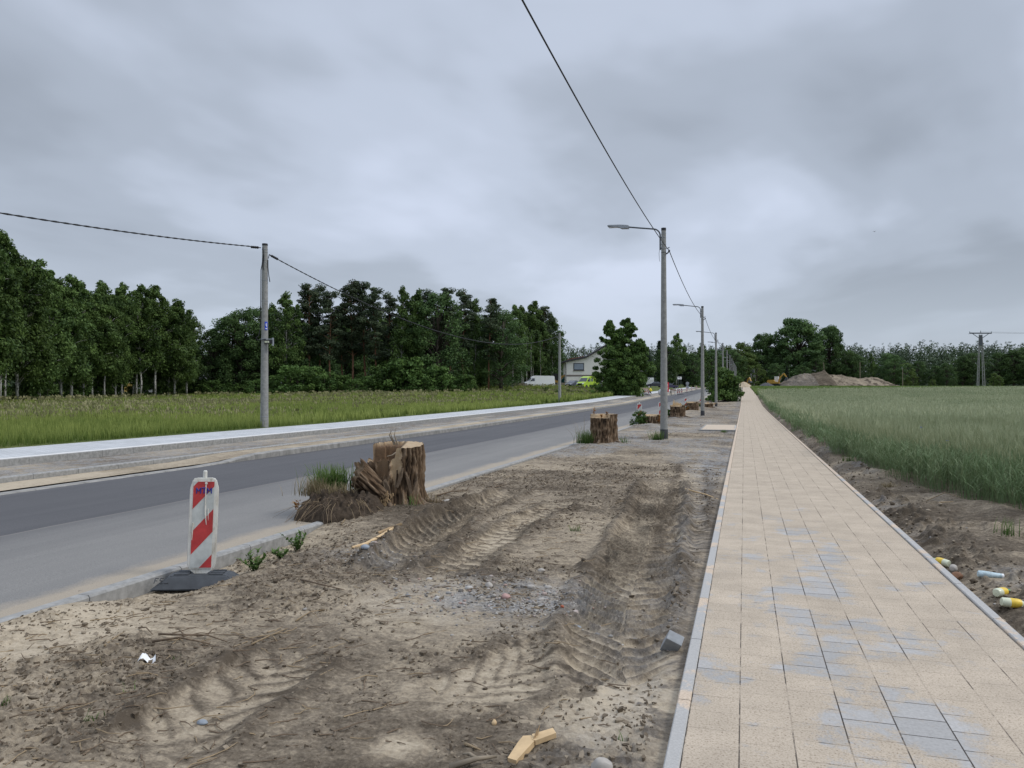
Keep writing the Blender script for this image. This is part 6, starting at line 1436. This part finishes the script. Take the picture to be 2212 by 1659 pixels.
def excavator(lab, x, y, head, pose, sc, cabm=M_black, z=None):
    r = thing('excavator', lab, 'excavator', (x, y, gl(x, y) if z is None else z), heading(head)); r.scale = (sc,) * 3
    for s_ in (-1, 1):
        b = MB(); b.prism([(-1.5, .25), (-1.25, .02), (1.25, .02), (1.5, .25), (1.5, .5), (1.25, .75), (-1.25, .75), (-1.5, .5)], 'y', s_ * .75 - .22, s_ * .75 + .22); b.build('track', M_tyre, r)
    b = MB(); b.box(-.7, .7, -.55, .55, .35, .85); b.build('undercarriage', M_darksteel, r)
    b = MB(); b.prism([(-1.75, .9), (1.1, .9), (1.1, 1.25), (.2, 1.35), (-.2, 1.85), (-1.6, 1.85), (-1.85, 1.5)], 'y', -1.0, 1.0); b.build('upper_body', M_yellow, r)
    c = MB(); c.prism([(-.15, 1.3), (.95, 1.3), (1.0, 1.7), (.75, 2.75), (-.15, 2.75)], 'y', .1, .98); cb = c.build('cab', cabm, r)
    b = MB(); b.prism([(-.02, 1.75), (.86, 1.75), (.66, 2.62), (-.02, 2.62)], 'y', .985, .995); b.build('cab_window', M_glass, cb)
    P = [Vector((1.0, -.25, 1.3)), *[Vector((p[0], -.25, p[1])) for p in pose]]
    def beam(nm, a, c_, w0, w1, mid=None):
        b = MB(); d = (c_ - a).normalized(); n = Vector((-d.z, 0, d.x)); m_ = (a + c_) / 2 + n * (mid or 0)
        out = [a - n * w0, m_ - n * (w0 * 1.25), c_ - n * w1, c_ + n * w1, m_ + n * (w0 * 1.25), a + n * w0]
        b.prism([(p.x, p.z) for p in out], 'y', -.42, -.08); b.build(nm, M_yellow, r)
    beam('boom', P[0], P[1], .16, .12, .25); beam('arm', P[1], P[2], .14, .09)
    b = MB(); q = P[2]; b.prism([(q.x - .1, q.z + .1), (q.x + .2, q.z), (q.x + .25, q.z - .5), (q.x - .1, q.z - .85), (q.x - .62, q.z - .75), (q.x - .35, q.z - .35)], 'y', -.65, .15); b.build('bucket', M_darksteel, r)
    m = (P[0] + P[1]) / 2; b = MB(); b.tube([P[0] + Vector((.25, 0, -.05)), m + Vector((.15, 0, .0))], .07, 6); b.tube([m + Vector((0, 0, .42)), P[1] + Vector((-.1, 0, .25))], .06, 6); b.build('hydraulic_ram', M_galv, r)
    return r
x, y = at(1197, 184); excavator('small yellow excavator with black cab behind the white van', x, y, 20, [(2.6, 2.6), (3.6, 1.5)], 1.15)
x, y = at(1674, 262); excavator('yellow excavator working beside the big earth heap', x, y, 345, [(2.3, 3.5), (3.0, 2.5)], 1.3, M_offwhite)
x, y = at(1611, 256); excavator('distant yellow excavator digging at the end of the path', x, y, 310, [(2.2, 3.3), (3.0, 2.0)], .95)
# ---- green skip container with its pale lettering
x, y = at(1246, 186); r = thing('skip_container', 'long dark green container with a black cover behind the parked cars', 'container', (x, y, gl(x, y)), YAW - .05)
b = MB(); b.prism([(-4.4, .15), (4.4, .15), (4.4, 2.5), (-4.4, 2.5)], 'y', -1.2, 1.2); cb = b.build('container_body', M_skip, r)
b = MB()
for k in range(11): b.box(-4.3 + k * .84, -4.18 + k * .84, -1.26, -1.202, .2, 2.42)
b.build('rib', M_skip, r)
b = MB(); b.prism([(-4.5, 2.503), (4.5, 2.503), (4.4, 2.6), (2.2, 2.72), (.4, 2.78), (-1.2, 2.86), (-2.6, 2.74), (-4.4, 2.62)], 'y', -1.27, 1.25); b.build('cover', M_black, r)
b = MB(); A = {'m': [((0, 0), (0, 1)), ((0, .9), (.4, .9)), ((.4, 0), (.4, .9)), ((.4, .9), (.8, .9)), ((.8, 0), (.8, .9))], 'o': [((0, 0), (.6, 0)), ((.6, 0), (.6, 1)), ((.6, 1), (0, 1)), ((0, 1), (0, 0))], 'b': [((0, 0), (0, 1.6)), ((0, 0), (.6, 0)), ((.6, 0), (.6, .9)), ((.6, .9), (0, .9))], 'x': [((0, 0), (.6, 1)), ((.6, 0), (0, 1))], 'e': [((.6, 0), (0, 0)), ((0, 0), (0, 1)), ((0, 1), (.6, 1)), ((.6, 1), (.6, .5)), ((.6, .5), (0, .5))]}
for ch, ox in (('m', -3.0), ('e', -2.62), ('b', -1.75), ('o', -1.40), ('x', -1.05)): strokes(b, A[ch], (ox, -1.275, 1.18), (1, 0, 0), (0, 0, 1), .38, .045)
b.build('lettering', M_white, r)
b = MB(); b.box(-2.05, .3, -1.31, -1.265, .5, .98); b.build('pale_panel', M_offwhite, r)
# ---- barriers/blocks
x, y = at(1218, 172); b = MB(); b.box(-1.6, 1.6, -.5, .5, 0, 1.0, 0, .03); o = b.build('concrete_block', M_oldwood); o.location = (x, y, gl(x, y) - .05); o.rotation_euler = (0, 0, YAW); tag(o, 'long brown grey block lying behind the slim power pole', 'block')
x, y = at(1301, 150); b = MB(); b.box(-1.0, 1.0, -.4, .4, 0, .75, 0, .03); o = b.build('concrete_block', M_block); o.location = (x, y, gl(x, y) - .05); o.rotation_euler = (0, 0, YAW); tag(o, 'grey concrete block right of the lime green van', 'block')
x, y = at(1118, 165); r = thing('board_pile', 'low pile of weathered boards beside the slender birches', 'pile of boards', (x, y, gl(x, y)), YAW)
for k in range(4): MB().box(-2.4 + .15 * k, 2.3 - .1 * k, -.5, .5, .5 + .14 * k, .60 + .14 * k).build('board', M_oldwood, r)
for k in (-1.6, 1.5): MB().box(k, k + .5, -.4, .4, 0, .495).build('support', M_block, r)
# ---- house
x, y = at(1306, 180); HX = thing('house', 'cream two storey house with a dark roof, half hidden by the hornbeam', 'house', (x, y, gl(x, y) - .35), YAW)
prof = [(-9.0, 0), (9.0, 0), (9.0, 6.1), (0.2, 9.7), (-4.4, 7.05), (-9.0, 6.1)]
b = MB(); b.prism(prof, 'y', 0, 11); b.build('wall', M_render, HX)
b = MB(); nr = [(-9.75, 6.0), (-4.2, 7.14), (.2, 9.82), (9.6, 5.98)]
up = [(p[0], p[1] + .38) for p in nr]; b.prism(nr + up[::-1], 'y', -.55, 11.6); rf = b.build('roof', M_roof, HX)
MB().prism([(-8.4, 6.75), (-4.6, 7.5), (-4.7, 7.6), (-8.4, 6.9)], 'y', 2.0, 9.0).build('red_tiles', M_redroof, rf)
MB().lathe([(.12, 0), (.12, .95), (.16, .95), (.16, 1.1), (0, 1.1)], 10, 0, (-4.4, 2.2, 7.45)).build('flue', M_galv, rf)
MB().box(1.2, 2.2, 4, 5, 8.9, 10.5).build('chimney', M_offwhite, rf)
MB().box(-8.9, 8.95, -.03, -.003, 2.75, 3.15).build('facade_band', M_band, HX)
wf_ = MB(); wf_.box(-7.3, -4.8, -.05, .03, 4.15, 5.9); w = wf_.build('window', M_winframe, HX); b = MB(); b.box(-7.12, -4.98, -.065, -.052, 4.4, 5.74); b.build('pane', M_pane, w); MB().box(-7.4, -4.7, -.16, -.053, 4.06, 4.145).build('sill', M_band, w)
b = MB(); b.tube([(-9.05, -.12, .3), (-9.05, -.12, 5.6), (-9.35, -.35, 6.0)], .07, 8); b.build('downpipe', M_winframe, HX)
b = MB(); b.tube([(-9.8, -.5, 6.1), (-9.8, 11.5, 6.1)], .09, 8); b.build('gutter', M_winframe, HX)
b = MB(); b.tube([(-5.9, -.03, 2.6), (-5.9, -.3, 2.62)], .09, 8); b.build('wall_lamp', M_offwhite, HX)
# cottage glimpsed between the birches
x, y = at(312, 152); r = thing('cottage', 'grey roofed cottage glimpsed between the birch trunks at left', 'house', (x, y, gl(x, y)), YAW + .1)
MB().box(-5, 9, 0, 7, 0, 3.0).build('wall', M_offwhite, r); b = MB(); b.prism([(-.6, 2.95), (7.6, 2.95), (3.5, 6.1)], 'x', -5.5, 9.5); b.build('roof', simple('grey_roof_sheet', (.17, .17, .2), .7), r)
MB().box(-4.2, -2.0, -.12, .05, .6, 2.5).build('yellow_shutter', M_ysign, r)
x, y = at(405, 200); r = thing('cottage', 'low white cottage glimpsed over the bright hedge in the gap', 'house', (x, y, gl(x, y) + .3), YAW)
MB().box(-4, 4, 0, 6, 0, 3.0).build('wall', M_white, r); b = MB(); b.prism([(-.5, 2.95), (6.5, 2.95), (3, 4.6)], 'x', -4.4, 4.4); b.build('roof', simple('pale_roof_sheet', (.3, .3, .32), .7), r)
# ---- construction yard
x, y = at(1399, 212); r = thing('parcel_locker', 'white parcel locker wall with dark blue top panels behind the black car', 'parcel locker', (x, y, gl(x, y) + .05), YAW - .05)
MB().box(-1.7, 1.7, 0, .7, 0, 2.15, 0, .02).build('cabinet', M_white, r)
b = MB()
for k in range(6): b.box(-1.62 + k * .54, -1.12 + k * .54, -.02, -.003, .15, 1.6)
b.build('locker_doors', M_offwhite, r); MB().box(-1.66, -.75, -.03, -.003, 1.72, 2.08).build('dark_panel', M_bluesign, r)
for xx in (-.25, .25): MB().box(xx, xx + .36, -.03, -.003, 1.74, 2.02).build('dark_panel', M_winframe, r)
x, y = at(1380, 190); r = thing('timber_shed', 'brown timber shed with upright boards beside the yellow sign', 'shed', (x, y, gl(x, y)), YAW + .05)
for k in range(5): MB().box(-.95 + k * .4, -.62 + k * .4, 0, .08, 0, 2.5, 0, .01).build('board', M_timber if k % 2 else M_oldwood, r)
MB().box(-.95, .98, .085, 1.9, 0, 2.45).build('wall', M_oldwood, r); b = MB(); b.prism([(-.35, 2.51), (2.2, 2.51), (2.2, 2.75), (-.35, 3.1)], 'x', -1.5, 1.4); b.build('roof', M_roof, r)
def sign(lab, u, z, w, h, zb, m, posts, back=None, txt=None):
    x, y = at(u, z); r = thing('road_sign', lab, 'sign', (x, y, gl(x, y)), YAW); pn = MB().box(-w / 2, w / 2, -.02, .02, zb, zb + h, 0, .006).build('sign_panel', m, r)
    for px_ in posts: MB().tube([(px_, .045, -.2), (px_, .045, zb + h * .9)], .04, 8).build('post', M_darksteel, r)
    if txt:
        b = MB()
        for (a0, a1, zz_) in txt: b.box(a0, a1, -.026, -.0205, zz_, zz_ + h * .14)
        b.build('sign_lettering', M_black, pn)
    return r
sign('yellow rectangular sign above the timber shed and the lockers', 1390.5, 186, 1.1, .62, 2.55, M_ysign, (.3,), None, [(-.08, .1, 2.86)])
sign('white place name sign on two posts beside the far road', 1468, 172, .95, .58, 2.6, M_white, (-.25, .32), None, [(-.35, .05, 2.98), (-.1, .38, 2.88)])
x, y = at(1485, 166); r = thing('round_signs', 'two round grey sign backs one above the other on one post', 'sign', (x, y, gl(x, y)), YAW)
for zc in (1.7, .95): MB().lathe([(0, 0), (.36, 0), (.36, .02), (0, .02)], 24, 0, (0, -.02, zc), (0, 1, 0)).build('sign_disc', M_greyback, r)
MB().tube([(0, .04, -.2), (0, .04, 2.05)], .03, 8).build('post', M_galv, r)
x, y = at(1441.5, 150); r = thing('advertising_banner', 'tall narrow red banner with white lettering right of the nearest lamp post', 'banner', (x, y, gl(x, y) - .1), YAW + .2)
MB().box(-.32, .32, -.012, .012, .25, 2.1).build('banner_cloth', M_redbanner, r); MB().tube([(-.34, 0, 0), (-.34, 0, 2.2)], .02, 6).build('pole', M_galv, r)
b = MB()
for k in range(5): b.box(-.12 + .04 * (k % 2), .12, -.02, -.013, .55 + k * .28, .66 + k * .28)
b.build('lettering', M_white, r)
x, y = at(1454, 124); r = thing('trestle', 'dark sawhorse trestle with white legs on the far verge', 'trestle', (x, y, gl(x, y)), YAW + .3)
MB().box(-.5, .5, -.08, .08, .75, .95).build('beam', M_pinebark, r)
for sx in (-.4, .4):
    for sy in (-.3, .3): MB().tube([(sx, 0, .78), (sx * 1.05, sy, 0)], .045, 6).build('leg', M_black if sx < 0 else M_offwhite, r)
x, y = at(1429, 121); bm = bmesh.new(); bmesh.ops.create_icosphere(bm, subdivisions=3, radius=.5)
for v in bm.verts: n_ = float(fbm(v.co.x * 3 + 5, v.co.y * 3 + v.co.z * 2, 3, 401)); v.co = Vector((v.co.x * 1.0, v.co.y * .9, max(-.38, v.co.z * 1.15))) * (.8 + .45 * n_)
o = MB().bm(bm).build('builders_bag', M_foil, None, True); o.location = (x, y, gl(x, y) + .45); tag(o, 'bulging pale builders bag on the far pavement by the nearest lamp post', 'bag')
def heap(name, lab, cat, u, z, w, d, h, m, seed, prof=None, n=90, attrs=None, dz=0):
    x, y = at(u, z); xs = np.linspace(-1, 1, n); ys = np.linspace(-1, 1, max(30, n // 2)); X, Y = np.meshgrid(xs, ys)
    P = np.interp(X, *prof) if prof else np.clip(1 - np.abs(X) ** 1.6, 0, 1)
    cr = np.clip(1 - np.abs(Y + .15 * (fbm(X * 4, X * 0, 2, seed) - .5)) ** 1.35, 0, 1)
    Z = P * cr * h * (1 + .25 * (fbm(X * 7, Y * 5, 4, seed + 1) - .5)) + h * .10 * (fbm(X * 22, Y * 12, 3, seed + 2) - .5) * (P * cr > .02) - .15
    a = {'dry': np.clip(.45 + 1.1 * (fbm(X * 6, Y * 6, 4, seed + 3) - .5), 0, 1), 'gravel': np.zeros_like(X)}
    if attrs: a.update(attrs(X, Y))
    o = link(name, np_mesh(name, np.stack([X * w / 2, Y * d / 2, Z], -1), grid_quads(len(ys), n), [m], None, a, True)); o.location = (x, y, float(T(x, y)) + dz); o.rotation_euler = (0, 0, YAW)
    return tag(o, lab, cat)
heap('rubbish_heap', 'heap of crumpled grey plastic and rubble at the foot of the hornbeam', 'heap', 1357, 113, 3.2, 2.0, 1.0, M_foil, 411, None, 40, None, .1)
heap('earth_heap', 'large earth heap, grey at left and yellow brown at right, beyond the field', 'earth heap', 1802, 262, 39, 16, 5.7, M_dirt, 421, ([-1, -.84, -.68, -.5, -.4, -.28, -.18, -.1, .12, .25, .42, .62, .76, .88, 1], [0, .36, .66, .74, .72, .86, .92, .68, .66, .54, .46, .52, .50, .28, 0]), 220,
     lambda X, Y: {'dry': np.clip(np.where(X < -.42, .22, np.where(X < -.1, .06, .42)) + .6 * (fbm(X * 9, Y * 4, 4, 431) - .5) - .5 * (fbm(X * 14 + 3, Y * 5, 3, 433) > .64), 0, 1), 'gravel': np.where(X < -.42, .35, 0.0)}, .3)
heap('gravel_pile', 'small dark gravel pile left of the yellow excavator', 'gravel pile', 1656, 252, 6, 4, 1.5, M_block if False else simple('dark_gravel', (.07, .07, .075), .9, 0, .3, 6), 441, None, 40, None, .1)
heap('sand_pile', 'pale sand pile at the far end of the path', 'sand pile', 1607, 243, 5.6, 4, 1.7, simple('pale_sand', (.42, .34, .24), .95, 0, .15, 4), 451, None, 40, None, .1)
# ---- crouching worker in yellow jacket
def worker():
    x, y = at(1407, 128); r = thing('person', 'worker in a bright yellow jacket crouching over the paving at the yard', 'person', (x, y, float(T(x, y)) + .16), YAW + 2.6)
    J = [('pelvis', (0, 0, .42), .15), ('chest', (.22, 0, .74), .17), ('neck', (.33, 0, .93), .065), ('head', (.40, 0, 1.06), .105), ('crown', (.42, 0, 1.15), .08),
         ('kneeL', (.36, .16, .46), .085), ('ankL', (.10, .15, .10), .06), ('toeL', (.27, .16, .05), .045), ('kneeR', (.34, -.15, .30), .085), ('ankR', (.0, -.15, .09), .06), ('toeR', (.17, -.16, .05), .045),
         ('shL', (.27, .19, .82), .07), ('elL', (.43, .24, .58), .05), ('haL', (.58, .12, .34), .04), ('shR', (.27, -.19, .82), .07), ('elR', (.45, -.23, .57), .05), ('haR', (.60, -.08, .32), .04)]
    E = [(0, 1), (1, 2), (2, 3), (3, 4), (0, 5), (5, 6), (6, 7), (0, 8), (8, 9), (9, 10), (1, 11), (11, 12), (12, 13), (1, 14), (14, 15), (15, 16)]
    me = bpy.data.meshes.new('body'); me.from_pydata([j[1] for j in J], E, []); o = link('body', me, r); md = o.modifiers.new('skin', 'SKIN'); o.modifiers.new('sub', 'SUBSURF').levels = 1; o.modifiers['sub'].render_levels = 1
    for k, j in enumerate(J): me.skin_vertices[0].data[k].radius = (j[2], j[2])
    me.skin_vertices[0].data[0].use_root = True
    # jacket over the torso and trousers as coloured regions of the body by material of the skin mesh
    me.materials.append(M_darkcloth)
    jk = MB(); jk.tube([(-.02, 0, .45), (.10, 0, .60), (.22, 0, .76), (.30, 0, .89)], [.19, .205, .21, .10], 14); jk.build('jacket', M_hivis, r, 'all')
    for s_ in (-1, 1): MB().tube([(.27, s_ * .17, .82), (.44, s_ * .24, .58), (.55, s_ * .14, .38)], [.095, .075, .06], 10).build('sleeve', M_hivis, r, 'all')
    MB().lathe([(.0, -.125), (.075, -.1), (.105, -.02), (.1, .06), (.06, .115), (0, .125)], 14, 0, (.405, 0, 1.07), (.15, 0, 1)).build('face', M_skin, r, True)
    MB().lathe([(.112, 0), (.11, .05), (.07, .1), (0, .115)], 14, 0, (.40, 0, 1.10), (.05, 0, 1)).build('helmet', M_white, r, True)
    for s_ in (-1, 1):
        b = MB(); b.lathe([(0, -.04), (.035, -.03), (.04, .02), (0, .045)], 8, 0, (.59, s_ * .10, .33), (.4, 0, -.8))
        for k in range(4): b.tube([(.60 + .008 * k, s_ * (.07 + .02 * k), .31), (.63 + .004 * k, s_ * (.07 + .02 * k), .26), (.62, s_ * (.075 + .018 * k), .225 + .006 * abs(k - 1.5))], .0085, 5)
        b.tube([(.59, s_ * .065, .33), (.60, s_ * .04, .29)], .009, 5); b.build('hand', M_skin, r)
worker()
# ---- electricity pylons
def strut_tower(lab, u, z, H, spread, arm, name='power_pylon'):
    x, y = at(u, z); r = thing(name, lab, 'power pylon', (x, y, gl(x, y) - .1), YAW)
    legs = []
    for s_ in (-1, 1):
        for d in (-.35, .35):
            MB().tube([(s_ * spread + d * (1 if s_ > 0 else .8), 0, 0), (s_ * .35 + d * .4, 0, H * .93)], [.13, .10], 6).build('leg', M_concrete, r)
        b = MB(); nb = 14
        for k in range(nb): q = (k + .5) / nb; cx = s_ * (spread + (.35 - spread) * q / 1.0 * 1.0); b.box(cx - .35 * (1 - .55 * q), cx + .35 * (1 - .55 * q), -.08, .08, H * .93 * q - .07, H * .93 * q + .07)
        b.build('rungs', M_concrete, r)
    b = MB(); b.box(-.45, .45, -.12, .12, H * .74, H * .92); b.build('head_plate', M_darksteel, r)
    if arm:
        b = MB(); b.box(-arm, arm, -.1, .1, H * .945, H * .965); b.tube([(-arm * .72, 0, H * .945), (-.3, 0, H * .86)], .10, 6); b.tube([(arm * .72, 0, H * .945), (.3, 0, H * .86)], .10, 6); b.tube([(0, 0, H * .95), (0, 0, H)], .08, 6); b.tube([(-arm, 0, H * .955), (-arm - .35, 0, H * .94)], .07, 6); b.build('crossarm', M_darksteel, r)
        for xx in (-arm, 0, arm): MB().lathe([(.05, 0), (.14, .1), (.05, .2), (.12, .3), (0, .42)], 8, 0, (xx, 0, H * .965)).build('insulator', M_darksteel, r)
    return r
strut_tower('tall lattice power pylon with a wide crossarm beyond the wheat field', 2119, 246, 18.2, 1.0, 3.5)
strut_tower('distant four legged wooden power frame left of the yellow excavator', 1626, 270, 7.0, .9, 0)
x, y = at(2119, 246); zt = gl(x, y) + 17.5
for k, (xx, dz) in enumerate(((-3.7, 0), (0, .3), (3.7, 0))):
    a = Vector((x + xx * CS, y + xx * SN, zt + dz)); bx, by = at(2900, 255); o = cable('power_line', a, Vector((bx + xx * CS, by + xx * SN, zt + 1.5)), 1.0, .017, ['left', 'middle', 'right'][k] + ' wire leading right from the lattice pylon', 'wires right of the lattice pylon')
for u, z, h, lab in ((1858, 262, 8.5, 'thin bare pole in front of the yellow part of the earth heap'), (1950, 268, 6.5, 'slim grey lamp post right of the earth heap'), (1783, 268, 8.5, 'leaning bare post on the crest of the earth heap'), (1683, 280, 5, 'thin post behind the yellow excavator')):
    x, y = at(u, z); r = thing('bare_post', lab, 'post', (x, y, gl(x, y)), YAW); MB().tube([(0, 0, -.2), ((-.6 if u == 1783 else .0), 0, h)], [.13, .09], 8).build('pole', M_oldwood, r)
    if u == 1950: MB().box(-.5, .1, -.12, .12, h, h + .15).build('lamp_head', M_galv, r)
# ---- birds
for k, (u, v, z) in enumerate(((1890.5, 500, 60), (1160 + 602, 885, 45))):
    x, y = at(u, z); zz_ = 1.6 + (845 - v) / 1661 * z
    if k == 1: z = 30; x, y = at(u, z); zz_ = 1.6 + (845 - 852) / 1661 * z + .9
    r = thing('bird', ['tiny dark bird high in the grey sky', 'dark swallow flying low over the wheat'][k], 'bird', (x, y, max(zz_, float(T(x, y)) + 1.25)), YAW + .6)
    b = MB(); b.tube([(-.09, 0, 0), (-.04, 0, .0), (.03, 0, .005), (.07, 0, .01)], [.006, .018, .018, .004], 8); b.build('body', M_black, r, 'all')
    for s_ in (-1, 1): b = MB(); b.plate([(.035, s_ * .012, .01), (-.01, s_ * .012, .01), (-.07, s_ * .15, .06), (.0, s_ * .08, .045)], (0, 0, 1), .004); b.build('wing', M_black, r)
